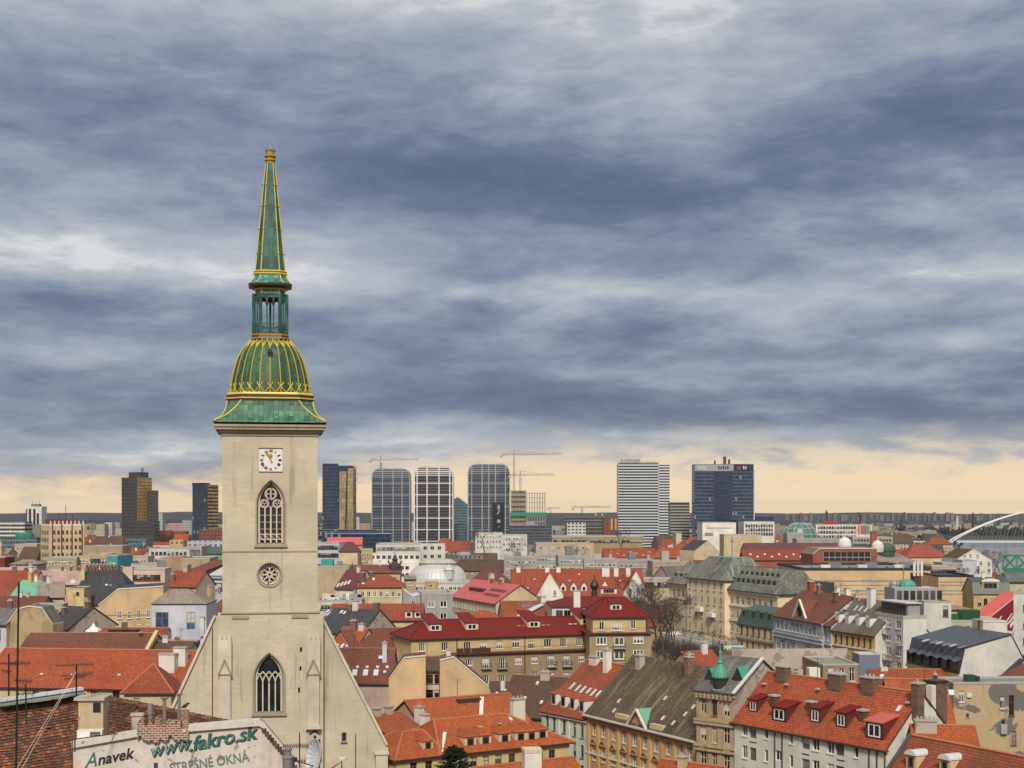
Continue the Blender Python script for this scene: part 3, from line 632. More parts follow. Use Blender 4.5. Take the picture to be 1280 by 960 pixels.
def prism(label, poly, d, ang=0, W=10, wall='cream', roof='brownred', zb=-5, name='town_house', cat='house', wins=(), holes=True, group=None, flatroof=None, reg=True, edge='trim'):
    """a house whose front outline is traced from the photo and pushed back by its real depth"""
    xs = [p[0] for p in poly]; top = min(poly, key=lambda p: p[1])
    b = Bld(label, (min(xs), top[1]), xr=max(xs), d=d, ang=ang, W=W, zb=zb, name=name, cat=cat, group=group, reg=reg)
    pts = [b.fpx(*p) for p in poly]; n = len(pts)
    area = sum(pts[i][0] * pts[(i + 1) % n][1] - pts[(i + 1) % n][0] * pts[i][1] for i in range(n))
    if area < 0: pts = pts[::-1]
    wm, rm = MB(), MB(); th = .25
    wm.face([(x, 0, z) for x, z in pts]); wm.face([(x, W, z) for x, z in pts[::-1]])
    for i in range(n):
        (xa, za), (xb, zb_) = pts[i], pts[(i + 1) % n]; dx_, dz_ = xb - xa, zb_ - za; ln = math.hypot(dx_, dz_)
        if ln < .01: continue
        nz = -dx_ / ln                                    # outward normal z for an anticlockwise outline is -dx
        q = [(xb, 0, zb_), (xa, 0, za), (xa, W, za), (xb, W, zb_)]
        if nz > .35:
            lift = [(x, y + (-.15 if y == 0 else .15), z + .02) for x, y, z in q]; top_ = [(x, y, z + th) for x, y, z in lift]
            rm.face(top_, 1 if nz > .97 else 0); rm.loft([lift, top_], 2, False)
        elif nz > -.9: wm.face(q, 0)
    b.wall = wm.build('wall', [wall], b.root)
    if rm.f: b.roof = rm.build('roof', [roof, flatroof or roof, edge], b.root)
    b.hole = False
    for (px, py, w_, h_, *k) in wins:
        u, z = b.fpx(px, py); kw = k[0] if k else {}
        me, fme = win_mesh(w_, h_, kw.get('fr', 'frame'), kw.get('nx', 2), kw.get('ny', 2), False, kw.get('glass', RNG.choice(['glass', 'glass2'])), kw.get('sill', True))
        link('window', me, b.root, (u - w_ / 2, -.02, z - h_ / 2))
    return b
# ---------------------------------------------------------------- ground, river, hills
def river_edge(y): return 400 + (y - 1200) * (300.0 / 1100)
def ground_z(x, y):
    def lerp(t, a, b): t = max(0, min(1, t)); return a + (b - a) * t * t * (3 - 2 * t)
    z = lerp((y - 60) / 75, 21, 0) if y < 135 else lerp((y - 135) / 260, 0, -5.2)
    if y > 500: z = lerp((y - 500) / 700, -5.2, -8)
    if 900 < y < 3000:
        k = min(lerp((x - river_edge(y) + 12) / 24, 0, 1), lerp((y - 950) / 120, 0, 1), lerp((2950 - y) / 150, 0, 1)); z = z - 14 * k
    return z
mb = MB()
ys = [-150, 0, 40] + list(range(60, 160, 8)) + list(range(160, 420, 20)) + list(range(420, 900, 60)) + list(range(900, 1100, 25)) + list(range(1100, 3000, 60)) + [3050, 3300, 3800, 4600, 6000, 8000, 11000, 15000, 24000]
rows = []
for y in ys:
    e = river_edge(max(900, min(3000, y))); half = 160 + abs(y) * .75
    xs = sorted(set([-half + 2 * half * i / 24 for i in range(25)] + [e - 14, e - 6, e + 2, e + 12, e + 40]))
    while len(xs) < 30: xs.append(xs[-1] + 5)
    rows.append([(x, y, ground_z(x, y)) for x in xs[:30]])
for a, b in zip(rows, rows[1:]):
    for i in range(29): mb.face([a[i], a[i + 1], b[i + 1], b[i]], 0, True)
def m_ground():
    m, t = newmat('ground'); a = t.noise(t.ob, .018, 6, .65); b = t.noise(t.ob, .004, 6, .6); c = t.noise(t.ob, .12, 4, .6)
    near = t.mix(t.smooth(a, .4, .65), (.035, .034, .033), (.075, .068, .058)); near = t.mix(t.m('MULTIPLY', t.smooth(c, .5, .75), .6), near, (.11, .10, .085))
    far = t.mix(t.smooth(b, .42, .62), (.028, .038, .030), (.075, .075, .065))
    y = t.sep(t.ob)[1]
    t.put(t.b.inputs['Base Color'], t.mix(t.smooth(y, 1100, 2600), near, far)); t.b.inputs['Roughness'].default_value = .95; return m
MATS['ground'] = m_ground()
tag(mb.build('ground', ['ground']), None, None, None, 'structure')
def m_water():
    m, t = newmat('water'); n = t.noise(t.ob, .25, 4, .6); n2 = t.noise(t.ob, .02, 3, .5)
    t.put(t.b.inputs['Base Color'], t.mix(t.smooth(n2, .4, .6), (.10, .11, .11), (.17, .17, .16))); t.b.inputs['Roughness'].default_value = .16
    bump(t, n, .12, .3); return m
MATS['water'] = m_water()
mb = MB(); mb.face([(river_edge(950) - 10, 950, -13.4), (2600, 950, -13.4), (2600, 2960, -13.4), (river_edge(2960) - 10, 2960, -13.4)])
tag(mb.build('river_water', ['water']), None, None, None, 'structure')
def m_hill(c1, c2):
    m, t = newmat('wooded_hill'); a = t.noise(t.ob, .0035, 6, .7); b = t.noise(t.ob, .03, 5, .65)
    col = t.mix(t.smooth(a, .4, .62), c1, c2); col = t.mix(t.m('MULTIPLY', t.smooth(b, .60, .70), .45), col, (.26, .24, .22)); t.put(t.b.inputs['Base Color'], col); t.b.inputs['Roughness'].default_value = 1; return m
MATS['hill1'] = m_hill((.010, .015, .018), (.042, .046, .042)); MATS['hill2'] = m_hill((.010, .016, .020), (.036, .040, .042))
from mathutils import noise as mn
for (yb, yt, dep, hh, off, k) in ((4300, 5000, 900, 1.0, 0.0, 'hill1'), (8000, 9800, 2200, 1.5, 31.0, 'hill2')):
    mb = MB(); n = 120; half = yb * .60
    ring = []
    for j, (yy, f) in enumerate(((yb, 0), (yb + (yt - yb) * .5, .6), (yt, 1), (yt + dep, .75))):
        row = []
        for i in range(n + 1):
            x = -half + 2 * half * i / n; nn = mn.fractal(Vector((x * .0011 + off, j * .13, off)), 1, 2, 4)
            crest = (33 + 15 * nn + 9 * math.exp(-((x + yb * .24) / (yb * .10)) ** 2)) if k == 'hill2' else (12 + 9 * nn)
            row.append((x, yy + 120 * mn.noise(Vector((x * .002, j, off))), -9 + (crest + 9) * f))
        ring.append(row)
    for a, b in zip(ring, ring[1:]):
        for i in range(n): mb.face([a[i], a[i + 1], b[i + 1], b[i]], 0, True)
    tag(mb.build('hills', [k]), None, None, None, 'structure')

# ---------------------------------------------------------------- the cathedral
CA = Bld('tall cream church tower with a green and gold spire and a square clock', (278, 535), xr=397, d=179.1, ang=9.4, W=11.7, zb=-2, name='cathedral', cat='cathedral', reg=False)
REG.append((-33, 190, 24)); REG.append((-38, 215, 20))
croot = CA.root
def cz(py, d=180.0): return CZ - (py - 640) * d / F + 2
Lc = CA.L; mid = Lc / 2
def gothic(w, h, n=9):
    """pointed arch outline (x, z) from the left spring over the apex to the right spring, plus the spring height"""
    r = w * 1.02; zs = h - math.sqrt(max(.01, r * r - (r - w / 2) ** 2)); th = math.acos((r - w / 2) / r)
    left = [(r - r * math.cos(th * i / n), zs + r * math.sin(th * i / n)) for i in range(n + 1)]
    right = [(w - x, z) for x, z in left[::-1][1:]]
    return left + right, zs
def pierced(mb, x0, x1, z0, z1, y, holes, dep=.75, m=0, m2=1):
    """front wall at depth y with pointed or round openings; holes = (kind, left, bottom, width, height)"""
    hs = sorted(holes, key=lambda q: q[2]); zc = z0
    for (kind, hx, hz, hw, hh) in hs:
        if hz > zc: mb.face([(x0, y, zc), (x1, y, zc), (x1, y, hz), (x0, y, hz)], m)
        mb.face([(x0, y, hz), (hx, y, hz), (hx, y, hz + hh), (x0, y, hz + hh)], m); mb.face([(hx + hw, y, hz), (x1, y, hz), (x1, y, hz + hh), (hx + hw, y, hz + hh)], m)
        if kind == 'gothic':
            ar, zs = gothic(hw, hh); out = [(hx + x, hz + z) for x, z in ar]; full = [(hx, hz)] + out + [(hx + hw, hz)]
            k = len(out) // 2
            for a, b in zip(out[:k + 1], out[1:k + 1]): mb.face([(hx, y, hz + hh), (a[0], y, a[1]), (b[0], y, b[1])], m)
            for a, b in zip(out[k:], out[k + 1:]): mb.face([(hx + hw, y, hz + hh), (a[0], y, a[1]), (b[0], y, b[1])], m)
            full.append((hx, hz))
        elif kind == 'round':
            r = hw / 2; full = [(hx + r + r * math.cos(a), hz + r + r * math.sin(a)) for a in (2 * math.pi * i / 32 for i in range(33))]
            for q, (sx, sz) in enumerate(((1, 1), (-1, 1), (-1, -1), (1, -1))):
                cn = (hx + r + sx * r, y, hz + r + sz * r)
                for a, b in zip(full[q * 8:q * 8 + 8], full[q * 8 + 1:q * 8 + 9]): mb.face([cn, (a[0], y, a[1]), (b[0], y, b[1])], m)
        else: full = [(hx, hz), (hx, hz + hh), (hx + hw, hz + hh), (hx + hw, hz), (hx, hz)]
        cx, czn = hx + hw / 2, hz + hh / 2
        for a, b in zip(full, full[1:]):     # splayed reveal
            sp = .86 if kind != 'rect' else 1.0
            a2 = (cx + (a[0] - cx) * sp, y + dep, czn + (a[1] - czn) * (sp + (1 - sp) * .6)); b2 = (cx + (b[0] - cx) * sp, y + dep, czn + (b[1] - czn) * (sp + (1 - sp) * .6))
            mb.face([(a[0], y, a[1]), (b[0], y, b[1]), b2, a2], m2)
        zc = hz + hh
    mb.face([(x0, y, zc), (x1, y, zc), (x1, y, z1), (x0, y, z1)], m)
def hole(kind, xa, xb, ya, yb, y=0.0):
    a = CA.fpx(xa, yb, y); b = CA.fpx(xb, ya, y); return (kind, a[0], a[1], b[0] - a[0], b[1] - a[1])
zs765, ztop = CA.fpx(337, 765)[1], CA.H
w1 = hole('gothic', 321.5, 355.5, 601, 681); rose = hole('round', 323, 351, 704.5, 732.5); w2 = hole('gothic', 318, 354.5, 817, 892)
# upper stage
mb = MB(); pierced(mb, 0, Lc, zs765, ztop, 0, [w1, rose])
mb.face([(Lc, 0, zs765), (Lc, 11.7, zs765), (Lc, 11.7, ztop), (Lc, 0, ztop)]); mb.face([(0, 11.7, zs765), (0, 0, zs765), (0, 0, ztop), (0, 11.7, ztop)]); mb.face([(Lc, 11.7, zs765), (0, 11.7, zs765), (0, 11.7, ztop), (Lc, 11.7, ztop)])
mb.face([(0, 0, ztop), (Lc, 0, ztop), (Lc, 11.7, ztop), (0, 11.7, ztop)])
mb.build('tower_shaft', ['tower', 'towerdark'], croot)
# lower stage a touch wider, with slits
x0, x1 = -.55, Lc + .7
mb = MB(); slits = [hole('rect', 375, 377.6, 809, 815, -.25), hole('rect', 374.4, 376.8, 833, 838.5, -.25), hole('rect', 372.5, 375, 859.5, 866, -.25)]
yl = -.25
pierced(mb, x0, CA.fpx(372, 800, yl)[0], 0, zs765 - .35, yl, [w2])
pierced(mb, CA.fpx(372, 800, yl)[0], x1, 0, zs765 - .35, yl, slits, .5)
mb.face([(x1, yl, 0), (x1, 12.3, 0), (x1, 12.3, zs765 - .35), (x1, yl, zs765 - .35)]); mb.face([(x0, 12.3, 0), (x0, yl, 0), (x0, yl, zs765 - .35), (x0, 12.3, zs765 - .35)])
mb.face([(x0, yl, zs765 - .35), (x1, yl, zs765 - .35), (x1, 1.0, zs765 - .05), (x0, 1.0, zs765 - .05)])
mb.build('tower_base', ['tower', 'towerdark'], croot)
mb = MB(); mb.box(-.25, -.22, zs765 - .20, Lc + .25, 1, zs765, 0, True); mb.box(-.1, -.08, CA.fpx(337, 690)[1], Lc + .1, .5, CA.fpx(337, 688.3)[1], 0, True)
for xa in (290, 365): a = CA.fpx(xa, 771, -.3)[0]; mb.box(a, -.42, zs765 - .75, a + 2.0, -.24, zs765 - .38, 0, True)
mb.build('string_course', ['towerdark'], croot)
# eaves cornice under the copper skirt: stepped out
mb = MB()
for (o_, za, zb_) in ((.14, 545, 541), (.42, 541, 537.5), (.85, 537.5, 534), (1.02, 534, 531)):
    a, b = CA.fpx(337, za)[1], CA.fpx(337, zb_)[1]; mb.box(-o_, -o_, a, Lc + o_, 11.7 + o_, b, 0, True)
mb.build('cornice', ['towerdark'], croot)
# tracery windows
def tracery(hw, name, style):
    kind, hx, hz, w, h = hw; g = MB(); t = MB(); cx = w / 2; yb = .70; yt = .48
    if kind == 'gothic':
        ar, zs = gothic(w * .86, h * .945); ox = w * .07; oz = h * .0275
        out = [(ox + x, oz + z) for x, z in ar]; out = [(ox, oz)] + out + [(ox + w * .86, oz)]
        g.face([(x, yb, z) for x, z in out][::-1])
        n = 4; ww = w * .86; hs = zs * (.965 if style == 1 else .86) - (.5 if style == 1 else .2)
        for i in range(n + 1): x = ox + ww * i / n; t.bar((x, yt, oz), (x, yt, oz + hs), .15 if i in (0, n) else (.20 if i == 2 else .15), .22)
        t.tube([(x, yt, z) for x, z in out], .13, 5)
        if style == 1:
            for i in range(n):                                            # cusped heads and foot arches
                xa, xb = ox + ww * i / n, ox + ww * (i + 1) / n; r = (xb - xa) / 2
                t.tube([((xa + xb) / 2 - r * math.cos(a), yt, oz + hs - .1 + r * math.sin(a)) for a in (math.pi * k / 6 for k in range(7))], .07, 4)
                t.tube([((xa + xb) / 2 - r * math.cos(a), yt, oz + .75 + r * math.sin(a)) for a in (math.pi * k / 6 for k in range(7))], .09, 4)
                t.bar((xa, yt, oz + .45), (xb, yt, oz + .45), .10); t.bar((xa, yt, oz + .9), (xb, yt, oz + .22), .08)
            def ring(x, z, r, wd=.10, n_=16): t.tube([(x + r * math.cos(a), yt, z + r * math.sin(a)) for a in (2 * math.pi * k / n_ for k in range(n_ + 1))], wd, 4)
            R0 = ww * .235; zc = oz + hs + (h * .945 - hs) * .55; ring(ox + ww / 2, zc, R0)
            for q in range(4):
                a = math.pi / 4 + q * math.pi / 2; ring(ox + ww / 2 + R0 * .5 * math.cos(a), zc + R0 * .5 * math.sin(a), R0 * .44, .06, 10)
            for sx in (-1, 1):
                ring(ox + ww / 2 + sx * ww * .27, oz + hs + ww * .19, ww * .17)
                for q in range(3):
                    a = math.pi / 2 + q * 2.094; ring(ox + ww / 2 + sx * ww * .27 + ww * .07 * math.cos(a), oz + hs + ww * .19 + ww * .07 * math.sin(a), ww * .07, .045, 8)
            for k in (1, 2, 3, 4): z = oz + hs * k / 5; t.bar((ox, yb - .04, z), (ox + ww, yb - .04, z), .07, .05)
        else:
            for i in (0, 1, 2, 3, 4):                                     # intersecting branches
                xa = ox + ww * i / 4
                for sg in (-1, 1):
                    pts = []
                    for k in range(9):
                        a = k / 8 * 1.15; x = xa + sg * ww * .5 * (1 - math.cos(a)); z = oz + hs + ww * .5 * math.sin(a) * 1.05
                        xr = abs((x - ox - ww / 2) / (ww / 2)); lim = oz + zs + (h * .945 - zs) * math.sqrt(max(0, 1 - xr ** 1.7))
                        if z < lim - .05 and ox < x < ox + ww: pts.append((x, yt, z))
                    if len(pts) > 1: t.tube(pts, .09, 5)
        s_ = MB(); s_.box(-.35, -.28, -.30, w + .35, .5, -.01, 0, True)
        if style == 1:
            m_ = MB(); ar2, _ = gothic(w + .2, h + .1); m_.tube([(x - .1, -.03, z) for x, z in [(0, 0)] + ar2 + [(w + .2, 0)]], .10, 5)
        else:
            m_ = MB(); ar2, _ = gothic(w + .3, h + .15); m_.tube([(x - .15, -.03, z) for x, z in [(0, 0)] + ar2 + [(w + .3, 0)]], .12, 5)
    else:
        r = w / 2; g.face([(r + r * .86 * math.cos(a), yb, r + r * .86 * math.sin(a)) for a in (-2 * math.pi * k / 28 for k in range(28))])
        def ring(x, z, q, wd=.09, n_=20): t.tube([(x + q * math.cos(a), yt, z + q * math.sin(a)) for a in (2 * math.pi * k / n_ for k in range(n_ + 1))], wd, 4)
        ring(r, r, r * .86, .13, 28); ring(r, r, r * .17)
        for k in range(8):
            a = math.pi / 8 + k * math.pi / 4; c_, s2 = math.cos(a), math.sin(a); b1, b2 = a - .36, a + .36
            for b in (b1, b2): t.tube([(r + r * .17 * c_, yt, r + r * .17 * s2), (r + r * .52 * math.cos(b), yt, r + r * .52 * math.sin(b)), (r + r * .80 * c_, yt, r + r * .80 * s2)], .065, 4)
            t.bar((r + r * .55 * math.cos(a + .39), yt, r + r * .55 * math.sin(a + .39)), (r + r * .84 * math.cos(a + .39), yt, r + r * .84 * math.sin(a + .39)), .10)
        s_ = None; m_ = MB(); m_.tube([(r + (r + .14) * math.cos(a), -.03, r + (r + .14) * math.sin(a)) for a in (2 * math.pi * k / 32 for k in range(33))], .12, 5)
    y0 = 0 if name != 'low' else -.25
    wd = g.build('window', ['glass'], croot, (hx, y0, hz)); t.build('tracery', ['stone'], wd)
    m_.build('surround', ['towerdark'], wd)
    if s_: s_.build('sill', ['towerdark'], wd)
tracery(w1, 'up', 1); tracery(rose, 'rose', 1); tracery(w2, 'low', 2)
for (kk, hx, hz, ww, hh) in slits:
    mb = MB(); mb.face([(0, 0, 0), (ww, 0, 0), (ww, 0, hh), (0, 0, hh)]); mb.build('window', ['black'], croot, (hx, .22, hz))
# clock
(ax, az_), (bx, bz_) = CA.fpx(324, 589.3), CA.fpx(353, 561)
cw, chh = bx - ax, bz_ - az_
mb = MB(); mb.box(-cw / 2, -.10, -chh / 2, cw / 2, -.003, chh / 2, 0, True); mb.box(-cw / 2 - .08, -.16, chh / 2, cw / 2 + .08, -.003, chh / 2 + .10, 1, True); mb.box(-cw / 2 - .06, -.12, -chh / 2 - .06, cw / 2 + .06, -.003, -chh / 2, 1, True)
clock = mb.build('clock', ['trimwhite', 'rust'], croot, ((ax + bx) / 2, 0, (az_ + bz_) / 2))
def text(body, size, mat, parent, loc, name='lettering', roll=0.0, shear=0.0, ext=.015, ax_=0.0, align='CENTER', bold=0.0, sx=1.0):
    cu = bpy.data.curves.new(name, 'FONT'); cu.body = body; cu.size = size; cu.extrude = ext; cu.shear = shear; cu.offset = bold; cu.align_x = align; cu.align_y = 'CENTER'; cu.resolution_u = 3
    tmp = bpy.data.objects.new(name, cu); me = bpy.data.meshes.new_from_object(tmp); bpy.data.objects.remove(tmp); me.materials.clear(); me.materials.append(MT(mat))
    o = bpy.data.objects.new(name, me); COL.objects.link(o); o.parent = parent
    o.rotation_euler = (Matrix.Rotation(R(90), 3, 'X') @ Matrix.Rotation(roll, 3, 'Z')).to_euler(); o.location = loc; o.scale = (sx, 1, 1); return o
for i, nm in enumerate('XII I II III IIII V VI VII VIII IX X XI'.split()):
    a = R(30 * i); rr = cw * .39
    text(nm, .46, 'ink', clock, (rr * math.sin(a), -.12, rr * math.cos(a)), 'numeral', -a, bold=.022, sx=.82)
for (ang, ln, wd, nm) in ((R(-30), cw * .40, .13, 'minute_hand'), (R(-2), cw * .29, .17, 'hour_hand')):
    mb = MB(); s_, c_ = math.sin(ang), math.cos(ang)
    mb.bar((-.35 * s_, 0, -.35 * c_), (ln * s_, 0, ln * c_), .04, wd); mb.box(s_ * ln * .68 - wd, -.03, c_ * ln * .68 - wd, s_ * ln * .68 + wd, .03, c_ * ln * .68 + wd, 0, True)
    mb.build(nm, ['gold'], clock, (0, -.17 - (.05 if nm == 'hour_hand' else 0), 0))
# nave gable wall either side of the tower with coping, nave roof behind it
yg = .9
gp = [CA.fpx(*q, yg) for q in ((268, 774), (213, 890), (176, 968))]; gq = [CA.fpx(*q, yg) for q in ((401, 782), (483.5, 931))]
za = CA.fpx(337, 770, yg)[1]
L_ = [(gp[0][0], za)] + [gp[1], (gp[2][0], gp[2][1])]; R_ = [(gq[0][0], za), gq[1], (gq[1][0] + .2, gq[1][1] - .5)]
mb = MB(); front = [(L_[2][0], 0)] + [L_[2], L_[1], L_[0], R_[0], R_[1], R_[2]] + [(R_[2][0], 0)]
mb.face([(x, yg, z) for x, z in front][::-1]); mb.face([(x, yg + 1.2, z) for x, z in front])
for a, b in zip(front, front[1:]): mb.face([(a[0], yg, a[1]), (b[0], yg, b[1]), (b[0], yg + 1.2, b[1]), (a[0], yg + 1.2, a[1])])
mb.build('gable_wall', ['tower'], croot)
mb = MB()
for pts in ((L_[0], L_[1], L_[2]), (R_[0], R_[1])):
    for a, b in zip(pts, pts[1:]): mb.bar((a[0], yg + .5, a[1] + .05), (b[0], yg + .5, b[1] + .05), 1.7, .30)
mb.build('coping', ['stone'], croot)
mb = MB(); zr = za - .2
for (a, b) in ((L_[0], L_[2]), (R_[0], R_[1])):
    mb.face([(a[0], yg + 1.3, a[1] - .3), (b[0], yg + 1.3, b[1] - .3), (b[0], 36, b[1] - .3), (a[0], 36, a[1] - .3)])
mb.face([(L_[0][0], yg + 1.3, za - .3), (R_[0][0], yg + 1.3, za - .3), (R_[0][0], 36, za - .3), (L_[0][0], 36, za - .3)])
mb.build('nave_roof', ['brownred'], croot)
# buttress strips with gabled tops, lightning rods, small window, corner buttress
for (xa, xb, yb_) in ((272.5, 289.5, 960), (383, 400, 910)):
    a = CA.fpx(xa, 830, -.3); b = CA.fpx(xb, 830, -.3); zt_, zg = CA.fpx(xa, 800, -.7)[1], CA.fpx(xa, 843, -.7)[1]; zlow = CA.fpx(xa, yb_, -.7)[1]; m2 = (a[0] + b[0]) / 2
    mb = MB(); mb.box(a[0], -.95, zg, b[0], -.26, zt_, 0, True); mb.box(a[0] + .12, -.75, max(0, zlow) if yb_ < 950 else 0, b[0] - .12, -.26, zg, 1, True)
    for k in range(3): x = a[0] + (b[0] - a[0]) * (k + .5) / 3; mb.box(x - .2, -.93, zt_, x + .2, -.27, zt_ + (.45 if k != 1 else .25), 0, True)
    zpk = CA.fpx(xa, 825, -.9)[1]
    for sx, ex in ((a[0], m2), (b[0], m2)): mb.bar((sx, -1.0, zg - .1), (ex, -1.0, zpk), .16, .22, 2)
    mb.build('buttress', ['stone', 'strip', 'towerdark'], croot)
# statue niche on the right strip
a = CA.fpx(383, 945, -.8); b = CA.fpx(400, 910, -.8)
mb = MB(); mb.box(a[0] - .1, -1.2, a[1] - .1, b[0] + .1, -.26, a[1] + .32, 0, True); mb.box(a[0] - .1, -1.2, b[1] - .1, b[0] + .1, -.26, b[1] + .3, 0, True); mb.box(a[0], -.62, a[1] + .32, b[0], -.26, b[1] - .1, 1, True)
nic = mb.build('statue_niche', ['stone', 'strip'], croot)
mb = MB(); cx = (a[0] + b[0]) / 2 + .15; z = a[1] + .35
mb.tube([(cx - .15, -.85, z), (cx - .10, -.85, z + .55), (cx + .05, -.86, z + 1.1), (cx + .08, -.88, z + 1.55), (cx + .05, -.95, z + 1.85)], [.38, .34, .36, .22, .12], 8)
mb.lathe([(0.01, -.2), (.15, -.12), (.2, 0), (.15, .14), (0.01, .2)], 8, (cx + .05, -1.0, z + 2.0))
for sg in (-1, 1): mb.tube([(cx + sg * .3, -.9, z + 1.5), (cx + sg * .55, -1.0, z + 1.15), (cx + sg * .25, -1.15, z + 1.0)], [.11, .09, .07], 6)
mb.tube([(cx - .6 + 1.2 * k / 8, -.8, z + 2.35 + .35 * math.sin(math.pi * k / 8)) for k in range(9)], .09, 5)
mb.tube([(cx - .5 + 1.1 * k / 8, -.85, z + .1 - .1 * math.sin(math.pi * k / 8)) for k in range(9)], .10, 5)
mb.build('statue', ['statue'], nic)
for xa in (265.5, 404.5):
    mb = MB(); u, z = CA.fpx(xa, 785, .8); mb.tube([(u, .80, 0), (u, .80, z)], .06, 5); mb.build('lightning_rod', ['rust'], croot)
u, z = CA.fpx(430, 921, yg); me, f_ = win_mesh(.62, 1.15, 'towerdark', 1, 1, True, 'black', True); o = link('window', me, croot, (u - .31, yg - .03, z - .57)); link('frame', f_, o)
a = CA.fpx(469, 950, .4); mb = MB(); mb.box(a[0], -.6, 0, a[0] + 1.5, yg, a[1] + .8, 0, True); mb.box(a[0] - .15, -.75, a[1] + .8, a[0] + 1.65, yg + .1, a[1] + 1.0, 0, True); mb.build('buttress', ['stone'], croot)
# ---- copper skirt, dome, lantern and spire, all on the tower's axis
ax0 = Vector((mid, 5.85, 0)); DA = 185.2
def zz(py): return CZ - (py - 640) * DA / F + 2
def rp(px): return px * DA / F
def octo(a, k, z): a_ = a; b_ = a * k; return [(ax0.x + x, ax0.y + y, z) for x, y in ((-b_, -a_), (b_, -a_), (a_, -b_), (a_, b_), (b_, a_), (-b_, a_), (-a_, b_), (-a_, -b_))]
sk = [(68.0, .985, 531.5), (67.6, .985, 529.8), (63.0, .955, 526.5), (58.0, .92, 522.8), (54.5, .84, 516.5), (52.6, .74, 510), (52.0, .67, 503.5)]
rings = [octo(rp(a), k, zz(y)) for a, k, y in sk]
mb = MB(); mb.loft(rings, 0, True); sko = mb.build('skirt_roof', ['skirt'], croot)
mb = MB()
for j in range(8): mb.tube([rg[j] for rg in rings[1:]], .10, 5)
mb.build('gilt_ridge', ['goldpaint'], sko)
mb = MB()
for (a0, k0, y0, a1, k1, y1, m) in ((52.5, .67, 504, 52.5, .67, 501.6, 1), (54.2, .66, 501.6, 54.2, .66, 500, 0), (52.8, .66, 500, 52.8, .66, 496.5, 1), (53.6, .65, 496.5, 53.6, .65, 495.4, 0), (52.2, .64, 495.4, 51.5, .62, 493.5, 0)):
    r0, r1 = octo(rp(a0), k0, zz(y0)), octo(rp(a1), k1, zz(y1)); mb.loft([r0, r1], m, False); mb.face(r1, m); mb.face(r0[::-1], m)
mb.build('gilt_band', ['goldpaint', 'brownmetal'], croot)
dp = [(50.0, 494), (49.6, 489), (48.6, 482), (47.2, 474), (45.0, 464.5), (42.4, 455), (39.2, 446.5), (35.5, 439.5), (31.0, 433), (26.5, 427.8), (23.5, 424.6)]
mb = MB(); mb.lathe([(rp(a), zz(y)) for a, y in dp], 24, (ax0.x, ax0.y, 0), 0, True, None, False)
dome = mb.build('dome', ['domegreen'], croot)
mb = MB(); NR = 24
def dpt(ang, y, out=.07):
    for (a, ya), (b, yb) in zip(dp, dp[1:]):
        if ya >= y >= yb: r_ = a + (b - a) * (ya - y) / (ya - yb); break
    else: r_ = dp[0][0] if y > 494 else dp[-1][0]
    q = rp(r_) + out; return (ax0.x + q * math.sin(ang), ax0.y - q * math.cos(ang), zz(y))
for j in range(NR):
    a = 2 * math.pi * j / NR
    mb.tube([dpt(a, y) for y in (494, 489, 482, 474, 464.5, 455, 446.5, 439.5, 433, 428)], .062, 4)
    b = a + 2 * math.pi / NR
    mb.tube([dpt(a + (b - a) * k / 8, 484.5 + 8.0 * math.sin(math.pi * k / 8)) for k in range(9)], .06, 4)
    for sg in (-1, 1): mb.tube([dpt(a, 486), dpt(a + sg * .05, 483.5), dpt(a + sg * .065, 481)], .07, 4)
    mb.tube([dpt(a, 436), dpt(a + (b - a) * .28, 430.5), dpt(a + (b - a) * .5, 425.5), dpt(a + (b - a) * .72, 430.5), dpt(b, 436)], .08, 4)
mb.build('gilt_rib', ['goldpaint'], dome)
p = dpt(0, 449.5, .1); mb = MB(); mb.box(-.28, 0, 0, .28, .8, .55, 0, True); mb.face([(-.36, -.05, .5), (.36, -.05, .5), (0, -.05, 1.1)]); mb.face([(-.36, -.05, .5), (0, -.05, 1.1), (0, 1.1, 1.1), (-.36, 1.1, .5)]); mb.face([(.36, 1.1, .5), (0, 1.1, 1.1), (0, -.05, 1.1), (.36, -.05, .5)]); mb.build('hatch', ['black'], dome, p)
mb = MB()
for (a0, y0, a1, y1, m) in ((23.2, 425, 23.2, 423, 0), (23.0, 423, 22.4, 420.5, 1), (22.8, 420.5, 22.8, 418.6, 0), (21.6, 418.6, 21.6, 417, 1)):
    r0, r1 = octo(rp(a0), .6, zz(y0)), octo(rp(a1), .6, zz(y1)); mb.loft([r0, r1], m, False); mb.face(r1, m)
mb.build('lantern_base', ['gold', 'brownmetal'], croot)
